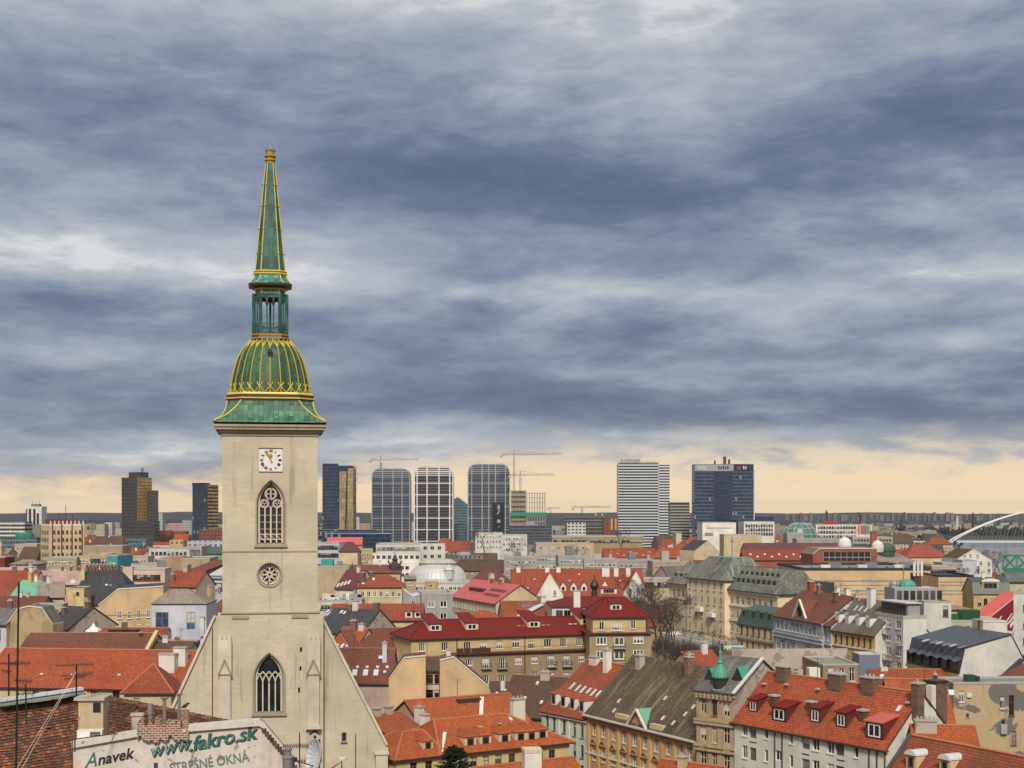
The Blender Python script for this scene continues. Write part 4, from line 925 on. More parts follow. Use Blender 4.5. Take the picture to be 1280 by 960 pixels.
# lantern: open arcade of eight corner posts
mb = MB(); k = .6; zlo, zhi = zz(417), zz(369)
for x, y, _ in octo(rp(20.2), k, 0): mb.tube([(x, y, zlo), (x, y, zhi)], .26, 6)
oc = octo(rp(20.2), k, 0)
for j in range(8):
    p, q = Vector(oc[j]), Vector(oc[(j + 1) % 8]); n = 3 if (p - q).length > 2 else 2
    for i in range(1, n): c = p.lerp(q, i / n); mb.tube([(c.x, c.y, zlo), (c.x, c.y, zhi)], .085, 5)
    for i in range(n):
        c0, c1 = p.lerp(q, i / n), p.lerp(q, (i + 1) / n); cm = c0.lerp(c1, .5)
        mb.tube([(c0.x, c0.y, zz(379)), (c0.x * .7 + cm.x * .3, c0.y * .7 + cm.y * .3, zz(375)), (cm.x, cm.y, zz(371.5)), (c1.x * .7 + cm.x * .3, c1.y * .7 + cm.y * .3, zz(375)), (c1.x, c1.y, zz(379))], .09, 4, 1)
        for (ya, yb) in ((417, 412), (412, 406)):
            mb.bar((c0.x, c0.y, zz(ya)), (c1.x, c1.y, zz(yb)), .07); mb.bar((c1.x, c1.y, zz(ya)), (c0.x, c0.y, zz(yb)), .07)
    mb.bar((p.x, p.y, zz(412)), (q.x, q.y, zz(412)), .10); mb.bar((p.x, p.y, zz(405.5)), (q.x, q.y, zz(405.5)), .12); mb.bar((p.x, p.y, zz(371)), (q.x, q.y, zz(371)), .16, .5, 1)
mb.tube([(ax0.x, ax0.y, zlo), (ax0.x, ax0.y, zhi)], .16, 6)
mb.build('lantern', ['lantern', 'lantern'], croot)
mb = MB()
for (a0, y0, a1, y1, m) in ((21.5, 370.5, 21.5, 368.6, 1), (17.5, 368.6, 17.5, 361.5, 0), (19.5, 361.5, 24.5, 358.5, 1), (26.5, 358.5, 27, 356.3, 1)):
    r0, r1 = octo(rp(a0), .62, zz(y0)), octo(rp(a1), .62, zz(y1)); mb.loft([r0, r1], m, False); mb.face(r1, m); mb.face(r0[::-1], m)
rr = [octo(rp(a), .62, zz(y)) for a, y in ((26.6, 356.3), (23.5, 353), (21, 349.5), (19.4, 344.8))]
mb.loft(rr, 0, True)
fr_ = mb.build('lantern_roof', ['skirt2', 'brownmetal'], croot)
mb = MB()
for j in range(8): mb.tube([rg[j] for rg in rr], .08, 4)
for (a, y) in ((19.8, 343.6), (19.3, 340.5), (24.8, 357.6), (18, 361.8)): r0 = octo(rp(a), .62, zz(y)); mb.tube(r0 + [r0[0]], .13, 5)
for x, y, _ in octo(rp(17.7), .62, 0): mb.tube([(x, y, zz(368.6)), (x, y, zz(361.5))], .06, 4)
mb.build('gilt_ridge', ['goldpaint'], fr_)
mb = MB(); r0, r1 = octo(rp(19.0), .62, zz(344.8)), octo(rp(18.3), .62, zz(339)); r2 = octo(rp(5.6), .62, zz(203.5)); mb.loft([r0, r1, r2], 0, True)
sp = mb.build('spire', ['spire'], croot)
mb = MB()
for j in range(8):
    mb.tube([r1[j], r2[j]], [.085, .065], 5)
    for y in (318, 287, 258, 231): t_ = (339 - y) / (339 - 203.5); p = Vector(r1[j]).lerp(Vector(r2[j]), t_); mb.lathe([(.01, -.2), (.2, 0), (.01, .2)], 6, p)
mb.build('gilt_edge', ['goldpaint'], sp)
mb = MB(); mb.lathe([(rp(5.4), zz(204)), (rp(5.8), zz(201)), (rp(7.2), zz(199.5)), (rp(6.4), zz(198)), (rp(5.6), zz(196.5)), (rp(7.4), zz(195)), (rp(7.4), zz(193.5)), (rp(5.4), zz(192)), (rp(5.2), zz(188.5)), (rp(5.8), zz(187)), (rp(3.2), zz(186)), (rp(1.2), zz(184.8)), (.02, zz(184.4))], 12, (ax0.x, ax0.y, 0))
for j in range(8): a = j * math.pi / 4; mb.tube([(ax0.x + rp(5.6) * math.cos(a), ax0.y + rp(5.6) * math.sin(a), zz(188)), (ax0.x + rp(6.2) * math.cos(a), ax0.y + rp(6.2) * math.sin(a), zz(185.6))], .12, 4)
mb.bar((ax0.x, ax0.y, zz(185)), (ax0.x, ax0.y, zz(181.8)), .10); mb.bar((ax0.x - .18, ax0.y, zz(183)), (ax0.x + .18, ax0.y, zz(183)), .08)
mb.build('crown_finial', ['gold'], croot)
# ---------------------------------------------------------------- near houses, right of the church
# white apartment house with the big orange roof
b = Bld('white apartment house under a wide orange tiled roof with dark red dormers', (918, 901), (1108, 936), 14.4, W=11.0, zb=-2, name='apartment_house', cat='apartment house')
c1 = lambda x, y: (860 + x / 3.048, 790 + y / 3.048)
for (x, y, w, h, k) in ((216, 372, .95, 1.55, 'w'), (247, 381, 1.25, 1.6, 'l'), (298, 385, .6, 1.4, 'n'), (393, 404, .6, 1.4, 'n'), (448, 421, 1.35, 1.6, 'l'), (487, 426, 1.1, 1.6, 'w'), (543, 437, 1.1, 1.6, 'w'), (578, 446, 1.35, 1.6, 'l'), (641, 454, .6, 1.45, 'n')):
    kw = {'w': dict(nx=2, ny=1), 'l': dict(nx=1, ny=1, fr='framegrey', glass='glass3', sill=False), 'n': dict(nx=1, ny=1)}[k]
    b.wpx('f', *c1(x, y), w, h, rows=4, dy=2.7, **kw)
for (x, y) in ((345, 384), (705, 455)): b.wpx('f', *c1(x, y), 1.15, 1.2, rows=4, dy=2.7, nx=2, ny=1, sill=False)
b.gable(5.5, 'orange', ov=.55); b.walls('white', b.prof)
for (x, y) in ((248, 420), (448, 466), (582, 489)):
    u, z = b.fpx(*c1(x, y)); mb = MB(); mb.box(-.6, -.04, -.06, .6, -.003, .06, 0, True); mb.build('vent_grille', ['dark'], b.root, (u, 0, z))
for (x, y) in ((331, 384), (359, 388), (690, 452), (720, 458)):
    u, z = b.fpx(*c1(x, y)); mb = MB(); mb.box(-.10, -.07, 0, .10, -.003, z + .9, 0); mb.build('wall_strip', ['framed'], b.root, (u, 0, 0))
for (px, py, w, h, nx) in ((941.5, 890, 1.5, 1.5, 2), (974, 902, 2.5, 1.7, 2), (1019, 903.5, 1.6, 1.7, 2), (1051.5, 909.5, 1.6, 1.7, 2), (1093, 924, 2.6, 1.9, 2)):
    b.dormer(px, py, w, h, 'shed', 'pinkmetal' if px > 1090 else 'redmetal', 'brownmetal', 'frame', nx, side='darkred')
for (px, py) in ((968, 878), (1014, 886), (1079, 897)): b.chim(px, py, .9, .8, .75, 'rust', 0)
for (px, py, w) in ((979, 849, 1.7), (1046, 859, 2.0), (1087, 864, 1.9), (1147, 880, 1.0)): b.chim(px, py, w, 1.0, 1.5 if w > 1.2 else 2.2, 'brickdark', 3 if w > 1.2 else 1)
b.skylight(1124, 886, .6, .9)
for (px, py) in ((983, 860), (1022, 866), (1135, 883), (955, 859)): b.chim(px, py, .22, .22, .35, 'rust', 0)
mb = MB(); mb.box(-.9, -.8, 0, .9, .8, 7.2, 0); mb.box(-1.0, -.9, 7.2, 1.0, .9, 7.4, 1, True); mb.build('chimney', ['brickdark', 'dark'], b.root, (b.L - 1.0, b.W * .80, b.H - .6))
mb = MB(); mb.box(-.4, -.35, 0, .4, .35, 6.4, 0); mb.build('chimney', ['white'], b.root, (b.L - .3, b.W * .66, b.H))
b.pipe(b.L - .15, 0, .07, 'rust'); b.band(b.H - .28, 'rust', .16, .5, 'f', 'gutter')

# narrow ornate house with the green onion turret
b = Bld('narrow soot-stained ornate house carrying a green onion turret', (870.5, 862), (917, 867), 17.7, W=11.6, zb=-2)
for (px, py, w) in ((879, 883, .95), (893, 884.5, .8), (908, 887, .95)):
    for r in range(4): b.wpx('f', px, py + r * 33.5, w, 2.1, fr='frameb' if r == 0 and px == 893 else 'cream_paint', nx=2, ny=2, sill=True)
b.gable(b.hr(824, 940), 'greyslate', ov=.5); b.walls('ornate', b.prof, end='worn')
for z in (.25, 3.5, 3.9, 6.7, 7.2, 10.0): b.band(b.H - z - .3, 'ornate', .30, .30, 'f')
for k in range(9): u = b.L * (k + .5) / 9; mb = MB(); mb.box(u - .14, -.5, b.H - .9, u + .14, -.003, b.H - .25, 0, True); mb.build('bracket', ['ornate'], b.root)
for (px, py) in ((878, 895), (909, 901), (878, 929), (909, 935)):
    u, z = b.fpx(px, py); mb = MB(); mb.lathe([(.7, -.1), (.75, .02), (.6, .1), (.3, .12)], 12, (0, 0, 0), 0, True); mb.build('medallion', ['ornate'], b.root, (u, -.12, z), (R(90), 0, 0))
u, z = b.fpx(893.5, 865, -.2); mb = MB()
mb.lathe([(1.25, -.5), (1.3, -.3), (1.5, -.1), (1.5, .05)], 8, (0, 0, 0), 1); mb.lathe([(.86, 0), (.86, 1.3)], 8, (0, 0, .05), 2); mb.lathe([(1.0, 1.3), (1.12, 1.5), (1.0, 2.0), (.72, 2.45), (.45, 2.8), (.32, 3.1), (.42, 3.25), (.24, 3.5), (.15, 4.3), (.22, 4.5), (.10, 4.75), (.05, 5.6), (.01, 5.7)], 12, (0, 0, 0), 0)
mb.build('onion_turret', ['copper', 'coppergreen', 'dark'], b.root, (u, .9, b.H + .3))
p = b.on(922, 851); mb = MB(); mb.face([(-.9, 0, -.1), (.9, 0, -.1), (0, 0, 1.6)]); mb.face([(-1.05, -.1, -.15), (0, -.1, 1.75), (0, 2.6, 1.75)], 1); mb.face([(1.05, -.1, -.15), (0, 2.6, 1.75), (0, -.1, 1.75)], 1); mb.build('dormer', ['dark', 'copper'], b.root, p)
p = b.on(887, 850); mb = MB(); mb.face([(-.8, 0, -.1), (.8, 0, -.1), (0, 0, 1.4)]); mb.face([(-.95, -.1, -.15), (0, -.1, 1.5), (0, 2.2, 1.5)], 1); mb.face([(.95, -.1, -.15), (0, 2.2, 1.5), (0, -.1, 1.5)], 1); mb.build('dormer', ['dark', 'copper'], b.root, p)
mb = MB(); mb.bar((b.L + .25, -.5, b.H + .05), (b.L + .25, b.W / 2, b.prof[1][1] + .3), .45, .18); mb.build('verge_flashing', ['lightmetal'], b.root)

# peach palace front with the mossy roof
b = Bld('peach coloured palace with white sash windows under a mossy brown roof', (733, 892), (872, 926), 11, W=16, zb=-3, name='palace', cat='palace')
for i, (px, py) in enumerate(((742.5, 911), (754, 914), (767, 917.5), (780, 921), (793, 924.5), (806, 928), (820, 931.5), (835, 935), (851.5, 939), (863.5, 942))):
    for r in range(3): b.wpx('f', px, py + r * 31.5, .95, 1.75, fr='trimwhite', nx=2, ny=3)
    u, z = b.fpx(px, py + 18.5); mb = MB()
    if i % 4 in (1, 0): mb.tube([(.75 * math.cos(a), -.12, .55 * math.sin(a)) for a in (math.pi * k / 8 for k in range(9))], .11, 5); mb.box(-.8, -.25, -.12, .8, -.003, 0, 0, True)
    else: mb.box(-.8, -.25, -.12, .8, -.003, 0, 0, True); mb.bar((-.8, -.13, 0), (0, -.13, .6), .22, .14); mb.bar((.8, -.13, 0), (0, -.13, .6), .22, .14)
    mb.build('window_pediment', ['brownwall'], b.root, (u, 0, z))
b.gable(b.hr(826, 830), 'moss', ov=.8); b.walls('peach', b.prof, end='worn')
b.band(b.H - .55, 'trim', .5, .5, 'f'); b.band(b.H - 5.6, 'trim', .25, .15, 'f')
for px, py in ((736, 913), (748.3, 913), (760.5, 916), (773.5, 919), (786.5, 923), (799.5, 926), (813, 930), (827.5, 933), (843.5, 937), (858, 940), (868.5, 943)):
    u, _ = b.fpx(px, py); mb = MB(); mb.box(u - .3, -.14, 0, u + .3, -.003, b.H - .56, 0); mb.build('pilaster', ['orange_wall' if random.random() < .4 else 'peach'], b.root)
p = b.on(798, 905); mb = MB(); mb.face([(-2.4, 0, -.5), (2.4, 0, -.5), (0, 0, 1.9)]); mb.face([(-2.7, -.3, -.6), (0, -.3, 2.1), (0, 3.6, 2.1)], 1); mb.face([(2.7, -.3, -.6), (0, 3.6, 2.1), (0, -.3, 2.1)], 2)
mb.bar((-2.6, -.35, -.55), (0, -.35, 2.0), .3, .25, 3); mb.bar((2.6, -.35, -.55), (0, -.35, 2.0), .3, .25, 3); mb.build('pediment', ['peach', 'redtile', 'coppergreen', 'trim'], b.root, p)
for (px, py) in ((778, 896), (822, 909)): p = b.on(px, py); mb = MB(); mb.box(-1.5, -.3, -.6, 1.5, .8, .35, 0); mb.build('attic_block', ['cream'], b.root, p)
for (px, py) in ((774, 876.5), (768, 888.5), (829, 898), (842, 904), (857, 893), (832, 873), (867, 884)): b.skylight(px, py, .5, .8)
b.chim(800, 833, 1.2, .9, 1.5, 'worn', 2); b.chim(861, 842, .9, .9, 2.2, 'brick', 1)

# pale green house between the orange roofs and the palace
b = Bld('narrow pale green house with a row of white gabled dormers in an orange roof', (677, 888), (733, 899), 10.2, W=17, zb=-3)
for (px, py) in ((684, 901.5), (692.5, 905), (705, 908.5), (718, 912), (727.5, 914.5)): b.wpx('f', px, py, .75, 1.9, rows=3, dy=2.9, fr='framed', nx=1, ny=2)
b.gable(b.hr(829, 752), 'orange2', ov=.5); b.walls('mint', b.prof); b.band(b.H - .45, 'trimwhite', .35, .35, 'f')
for (px, py) in ((692, 881), (704, 884), (715.5, 887), (727, 890.5)): b.dormer(px, py, 1.25, 1.7, 'hip', 'orange2', 'white', 'framed', 1, .6)
for (px, py) in ((715.6, 858), (722.7, 860.6), (729, 862.5), (735.6, 864.5), (742, 866.3), (748, 868)): b.skylight(px, py, .55, 1.5)
b.chim(759, 838, 1.0, .9, 3.0, 'white', 1); b.chim(743, 829, 1.8, .8, .9, 'white', 0)
for px in (699, 711): u, _ = b.fpx(px, 907); mb = MB(); mb.box(u - .22, -.1, 0, u + .22, -.003, b.H - .5, 0); mb.build('pilaster', ['trimwhite'], b.root)

# the long orange roofs in the middle foreground
b = Bld('long yellow house with a row of hipped dormers along its orange roof', (553, 945), (712, 929), 9, W=12, zb=-1)
for (px, py) in ((592, 955), (607, 954), (623, 952), (640, 951), (657, 949), (675, 947.5), (690, 946)): b.wpx('f', px, py, 1.0, 1.9, rows=2, dy=3.2, fr='frameb', nx=2)
b.hip([(2.0, 6.5, 6, 6, b.hr(896))], 'orangebright', ov=.6); b.walls('yellow')
for (px, py) in ((588, 934), (607, 932), (631, 929.5), (651, 927.5), (664.5, 926.5), (678, 924.5)): b.dormer(px, py, 1.75, 1.35, 'hip', 'orangebright', 'cream', 'frameb', 1, .8, .22, glass='glass')
b.chim(647, 888, 1.9, .9, 1.5, 'trim', 3); b.skylight(638, 899, .5, .8)
for (px, py) in ((600, 912), (625, 908)): b.chim(px, py, .2, .2, .3, 'rust', 0)
b = Bld('low yellow corner house whose orange hipped roof touches the church gable', (496, 951.5), (553, 945), 9, W=10, zb=-1)
for (px, py) in ((517, 961), (536, 959)): b.wpx('f', px, py, 1.0, 1.6, fr='frameb')
b.hip([(3.5, 0.2, 4.4, 4.4, b.hr(916))], 'orangebright', ov=.55); b.walls('yellow')
b.dormer(535, 938, 1.5, 1.2, 'hip', 'orangebright', 'cream', 'frameb', 1, .7, .22); b.skylight(547, 940, .7, 1.0)
mb = MB(); a = b.on(551, 943); c = b.on(556, 917); mb.bar(a, c, .5, .5); mb.build('fire_wall', ['trim'], b.root)
b = Bld('small orange roofed wing beside the stained white chimneys', (486, 921), (530, 913), 9.8, W=9, zb=-1)
b.gable(b.hr(895), 'orangebright'); b.walls('yellow', b.prof)
for (px, py) in ((524, 901), (531, 911)): b.chim(px, py, 1.0, 1.0, 1.9, 'white2', 1)
b.skylight(520, 914, .7, 1.1)
b.chim(503, 892, 1.1, .7, .9, 'worn', 0, at=(b.L * .35, b.W / 2, b.H + 2.2)); b.chim(515, 891, 1.1, .7, .9, 'worn', 0, at=(b.L * .68, b.W / 2, b.H + 2.2))
b = Bld('house with a broad bright orange roof split by a cream fire wall', (530, 912), d=203, xr=662, ang=30, W=12, zb=-1)
b.gable(b.hr(871.5, 590), 'orangebright'); b.walls('cream', b.prof)
for (xa, ya, xb, yb) in ((601, 902, 602.5, 873), (536, 915, 522, 884)):
    mb = MB(); mb.bar(b.on(xa, ya), b.on(xb, yb), .55, .6); mb.build('fire_wall', ['trim'], b.root)
mb = MB(); p = b.on(586, 877); mb.box(-1.9, -.3, -.2, 1.9, .4, .45, 0); mb.build('roof_hatch', ['brownmetal'], b.root, p)

# blank apricot fire walls with the house roof behind them
b = prism('windowless apricot fire wall house with a clipped gable', [(486, 903), (486, 850), (505, 823), (532, 820.5), (532, 903)], 240, 4, 5, 'apricot', 'brownred', name='town_house')
b = prism('broad windowless apricot wall sloping down towards the dark tiled roofs', [(550, 903), (550, 826), (567, 822), (611, 859), (618, 880), (618, 903)], 242, 4, 6, 'apricot', 'brownred')
b.chim(0, 0, .7, .7, 1.2, 'white2', 1, at=(b.fpx(561, 823)[0], 2, b.fpx(561, 823)[1]))
b = Bld('pinkish house squeezed in the slot between two blank apricot walls', (529, 838), d=250, xr=556, ang=4, W=9)
for (px, py) in ((537, 849), (546, 849), (537, 868), (546, 868)): b.wpx('f', px, py, .8 if px > 540 else 1.2, 1.6, fr='frameb', nx=1)
b.gable(b.hr(822), 'brown'); b.walls('pinkish', b.prof)
b = Bld('house with a rust red roof of small skylights above pale walls', (418, 853), d=246, xr=488, ang=-2, W=12)
b.gable(b.hr(812), 'brownred'); b.walls('pinkish', b.prof)
for (px, py) in ((443.5, 841), (457, 841), (470, 841)): b.skylight(px, py, .9, 1.5)
for (px, py) in ((434, 834), (447, 834), (459, 834), (472, 834), (484, 834), (481, 840)): b.skylight(px, py, .55, .6)
b.chim(481, 826, .75, .75, 3.0, 'lblue', 1); b.skylight(476, 822, .8, .8)
b = Bld('plain rust brown gabled roof behind the skylight house', (440, 812), d=292, xr=520, ang=24, W=14)
b.gable(b.hr(787, 470), 'brownred'); b.walls('pinkish', b.prof)
b = Bld('little orange roof with skylights touching the slate roofed house', (414, 809), d=296, xr=445, ang=-24, W=10)
b.gable(b.hr(786), 'orange'); b.walls('white2', b.prof)
for px, py in ((421, 808), (428, 807.5), (435, 806)): b.skylight(px, py, .7, 1.4)
b = Bld('weathered house with a dark slate roof and paired skylights', (396, 789), d=312, xr=452, ang=-30, W=13)
b.gable(b.hr(761, 430), 'slate'); b.walls('worn', b.prof)
for px, py in ((427, 765), (431, 766), (410, 764)): b.skylight(px, py, .6, 1.1)
b.chim(455, 768, 1.2, 1.0, 3.0, 'brickdark', 2, at=(b.L - .8, b.W / 2, b.H + 3.0))

# long yellow apartment house with the dark red roof
b = Bld('long beige apartment block with a dark red metal roof and white skylights', (514, 800), (737, 793), 15, W=13, zb=-2, name='apartment_house', cat='apartment house')
for (px, py, w) in ((527, 809, 1.2), (556, 808.3, 1.4), (584, 807.5, 1.5), (604, 807, 1.5), (624.6, 806, 1.5), (645, 804.6, 1.6), (664, 806, 1.3), (684.6, 804, 1.6), (704, 803.4, 1.4), (724, 802.3, 1.4)): b.wpx('f', px, py, w, 1.6, nx=3, ny=1)
yl0 = -1.3; H2 = b.fpx(650, 815.5, yl0)[1]; uL, uR = b.fpx(571, 815, yl0)[0], b.L + .5
low = [(586, 828, 1.5, 1.3), (607, 829.5, 1.4, 2.2), (627, 829.5, 1.4, 2.2), (648, 826, 1.5, 1.4), (668, 825, 1.4, 1.4), (689, 826, 1.4, 2.1), (708, 826, 1.4, 2.1), (727, 823, 1.3, 1.3)]
b.hip([(4.5, .3, 6.5, 6.5, b.hr(774))], 'redmetal', ov=.6); b.walls('yellow')
for (px, py) in ((544, 789.5), (590, 788), (667.5, 785), (733, 781.5)): b.dormer(px, py, 2.7, 1.5, 'shed', 'redmetal', 'cream', 'frame', 2)
for (px, py, n) in ((568, 787.5, 2), (610.6, 786.5, 1), (633.5, 787.5, 1), (652.5, 784.5, 2), (683, 783.5, 2), (700.6, 783.5, 2), (717, 782, 2)):
    for i in range(n): b.skylight(px + (i - (n - 1) / 2) * 6.2, py, .85 if n > 1 else 1.2, 1.4)
mb = MB(); mb.box(uL - .6, yl0 - .7, H2 + .0, uR, -.003, H2 + .25, 0, True); b_t = mb.build('terrace_slab', ['darkred'], b.root)
mb = MB(); n = 60
for i in range(n + 1): x = uL + (uR - uL) * i / n; mb.bar((x, yl0 - .55, H2 + .25), (x, yl0 - .55, H2 + 1.2), .04)
mb.bar((uL, yl0 - .55, H2 + 1.2), (uR, yl0 - .55, H2 + 1.2), .07); mb.build('railing', ['framed'], b_t)
for px in (574, 583, 592, 600, 608): u, _ = b.fpx(px, 812, yl0); mb = MB(); mb.box(u - .7, yl0 - .62, H2 + .25, u + .7, yl0 - .58, H2 + 1.2, 0, True); mb.build('balcony_screen', ['brownmetal'], b_t)
# lower storeys stand forward of the terrace: a second wall with its own openings
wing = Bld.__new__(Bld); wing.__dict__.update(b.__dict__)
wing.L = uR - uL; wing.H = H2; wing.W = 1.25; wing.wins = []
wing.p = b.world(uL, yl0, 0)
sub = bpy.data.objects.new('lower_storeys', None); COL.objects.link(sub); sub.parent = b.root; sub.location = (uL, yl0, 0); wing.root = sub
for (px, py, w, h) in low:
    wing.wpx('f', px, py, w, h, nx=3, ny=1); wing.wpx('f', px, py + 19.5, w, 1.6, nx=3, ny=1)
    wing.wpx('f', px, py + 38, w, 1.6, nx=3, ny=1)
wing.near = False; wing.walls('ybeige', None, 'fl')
for (px, py, w) in ((607, 835, 2.1), (627, 835, 2.1), (689, 833, 2.1), (708, 832.5, 2.1), (708, 851, 2.1), (689, 852, 2.1)): wing.bal(px, py, w, 'f', .8, .95, 'framed')
for px in (571.5, 656, 735): u, _ = b.fpx(px, 830, yl0 - .1); mb = MB(); mb.tube([(u, yl0 - .12, 0), (u, yl0 - .12, H2)], .11, 6); mb.build('downpipe', ['rust'], b.root)
b.pipe(b.fpx(571, 805)[0], H2, .1); b.pipe(b.fpx(656, 803)[0], H2, .1)

# corner pavilion of the same block
b = Bld('square beige corner pavilion under a low dark red pyramid roof', (741, 772), d=292, xr=807, ang=6, W=11, zb=-2, name='apartment_house', cat='apartment house')
for (px, py, w) in ((752, 782.3, 1.0), (771, 783, 2.1), (791.5, 780.5, 1.0)): b.wpx('f', px, py, w, 1.7, nx=2 if w < 2 else 4, ny=1)
b.hip([(3.6, 3.6, 5.0, 5.0, 3.6)], 'redmetal', ov=.7); b.walls('yellow'); b.dormer(770, 763.5, 2.4, 1.4, 'shed', 'redmetal', 'cream', 'frame', 2)
Hl = b.fpx(773, 792)[1]; yl0 = -.9; x0_, x1_ = b.fpx(738, 792)[0] - .3, b.fpx(812.5, 792)[0]
sub = bpy.data.objects.new('lower_storeys', None); COL.objects.link(sub); sub.parent = b.root; sub.location = (x0_, yl0, 0)
wing = Bld.__new__(Bld); wing.__dict__.update(b.__dict__); wing.L = x1_ - x0_; wing.H = Hl; wing.W = 12; wing.wins = []; wing.root = sub; wing.p = b.world(x0_, yl0, 0); wing.near = False
for (px, py, w) in ((752, 801, 2.1), (774, 801.5, 2.0), (798, 799.5, 2.1)):
    for r in range(4): wing.wpx('f', px, py + r * 17.6, w, 1.6, nx=3 if px != 774 else 2, ny=1)
wing.walls('ybeige', None, 'frl')
for r in range(2): wing.bal(774, 810 + r * 17.6, 2.4, 'f', .9, 1.0)
mb = MB(); mb.box(x0_ - .6, yl0 - .6, Hl, x1_ + .6, 12, Hl + .28, 0, True); ts = mb.build('terrace_slab', ['darkred'], b.root)
mb = MB()
for i in range(31): x = x0_ + (x1_ - x0_) * i / 30; mb.bar((x, yl0 - .5, Hl + .28), (x, yl0 - .5, Hl + 1.2), .035)
mb.bar((x0_, yl0 - .5, Hl + 1.2), (x1_, yl0 - .5, Hl + 1.2), .06); mb.build('railing', ['framed'], ts)

# dark tiled roofs between the apartment block and the pale green house
b = Bld('dark brown tiled roof running down to the pale green house', (622, 893), d=236, xr=690, ang=-24, W=13)
b.gable(b.hr(846, 665), 'brown'); b.walls('worn', b.prof, end='worn')
for (px, py) in ((672, 854), (656, 873), (677, 878), (640, 873)): b.skylight(px, py, .5, .8)
b.chim(682, 848, 1.6, .8, 1.0, 'worn', 2)
b = Bld('low maroon roofed house beneath the terrace block windows', (608, 876), d=262, xr=655, ang=-10, W=9)
b.gable(b.hr(853), 'brown'); b.walls('worn', b.prof); b.skylight(621, 867, .5, .8)
b.block('roof_shed', b.L * .32, b.L * .42, 2.2, 3.4, b.H + .5, b.H + 3.2, 'white2'); b.block('roof_shed', b.L * .42, b.L * .68, 2.2, 3.2, b.H + .5, b.H + 1.9, 'white')

# bottom edge roofs
b = Bld('orange roof edge rising to a point below the white courtyard tent', (596, 1003), d=168, xr=742, ang=32, W=9, zb=-1)
b.gable(b.hr(951, 690), 'orangebright'); b.walls('yellow', b.prof)
b = Bld('small orange roof crossing in front of the peach palace windows', (806, 985), d=165, xr=886, ang=-40, W=7, zb=-1)
b.gable(b.hr(954, 850), 'orange'); b.walls('cream', b.prof); b.chim(853, 960, .9, .8, 1.2, 'oldstack', 1)
b = Bld('weathered orange roof in the corner with white barrel topped dormers', (1096, 992), (1262, 1034), 11, W=9.8, zb=-2)
b.gable(b.hr(930, 1185), 'orange2', ov=.5); b.walls('cream', b.prof)
for (px, py) in ((1139, 962), (1181, 968)): b.dormer(px, py, 1.5, 1.5, 'barrel', 'lightmetal', 'cream', 'frameb', 1, .55, .24)
mb = MB(); mb.bar((-.3, -.4, b.H + .1), (-.3, b.W / 2, b.H + b.prof[1][1] - b.prof[0][1] + .3), .4, .25); mb.build('verge_flashing', ['framed'], b.root)
b = Bld('bright orange roof slope abutting the ruined wall with a wide chimney', (1143, 930), d=154, xr=1222, ang=-8, W=5, zb=-2)
b.gable(b.hr(909, 1180), 'orangebright', ov=.3); b.walls('white', b.prof); b.chim(1157, 913, 2.2, .9, 1.0, 'worn', 5)

# ruined wall house
b = Bld('tall ruined house wall of peeling beige plaster with mismatched windows', (1192, 855), d=204, xr=1310, ang=3, W=7, zb=-2, name='tenement', cat='tenement house')
for (px, py, w, h, fr) in ((1202, 870.5, .75, 1.6, 'trimwhite'), (1253, 878, .6, 1.7, 'trimwhite'), (1264.5, 882, .75, 2.9, 'frameb'), (1267, 923, .8, 2.0, 'frameb'), (1209.5, 894.5, .45, .6, 'framegrey'), (1254, 903, .5, .6, 'frameb'), (1210, 912, .7, 1.5, 'trimwhite')): b.wpx('f', px, py, w, h, fr=fr, nx=2 if h > 1 else 1)
b.walls('ruin'); b.flat('flatgreen', .25, cap='concrete')
u, z = b.fpx(1211, 869); mb = MB(); mb.box(-.35, -.3, -.3, .35, -.003, .3, 0, True); mb.build('air_conditioner', ['white2'], b.root, (u, 0, z))
u, z = b.fpx(1254, 912); mb = MB(); mb.box(-.45, -.35, -.6, .45, -.003, .8, 0, True); mb.build('wall_box', ['grey'], b.root, (u, 0, z))
b.block('roof_box', 2.6, 3.9, 2, 3.4, b.H + .1, b.H + 1.0, 'greenbox'); b.block('roof_box', 4.0, 4.5, 2, 3, b.H + .1, b.H + .8, 'dark')

# orange and brown roofs behind the white apartment house
b = Bld('steep bright orange roof slope behind the tall brick chimney', (1120, 915), d=193, xr=1196, ang=-2, W=13, zb=-2)
b.gable(b.hr(851, 1165), 'orangebright', ov=.2); b.walls('white', b.prof)
b.skylight(1189, 866, .8, 1.0); b.chim(1169, 852, .35, .35, .9, 'dark', 1)
b = Bld('faded orange roof running below the scalloped slate mansard', (1088, 858), d=247, xr=1226, ang=-9, W=11)
b.gable(b.hr(838, 1150), 'orange2', ov=.3); b.walls('yellow', b.prof)
b = Bld('brown roof with two bright skylights beside a grey green gable', (1058, 877), d=233, xr=1140, ang=-34, W=11)
b.gable(b.hr(848, 1095), 'brownred', ov=.3); b.walls('pistachio', b.prof)
for px, py in ((1108, 858), (1121, 860.5), (1102, 846)): b.skylight(px, py, .7, 1.2)
b = Bld('flat roofed brown house with three white framed windows', (1029, 831.5), d=234, xr=1073, ang=3, W=13)
for (px, py) in ((1039, 843), (1052.5, 843.5), (1065, 843)): b.wpx('f', px, py, .9, 2.2, fr='trimwhite')
b.walls('brownwall'); b.flat('flatgreen', .2); b.block('roof_shed', -2.0, -.2, 1, 3, b.H - 3, b.H - .6, 'white')
b.block('parapet_wall', -12, b.L + 2, 13.2, 13.7, b.H - 2, b.H + 1.4, 'worn', 'tan')
b = Bld('blue grey metal clad box with a white air conditioner beside it', (1074, 818.5), d=252, xr=1100, ang=0, W=5, name='metal_shed', cat='shed')
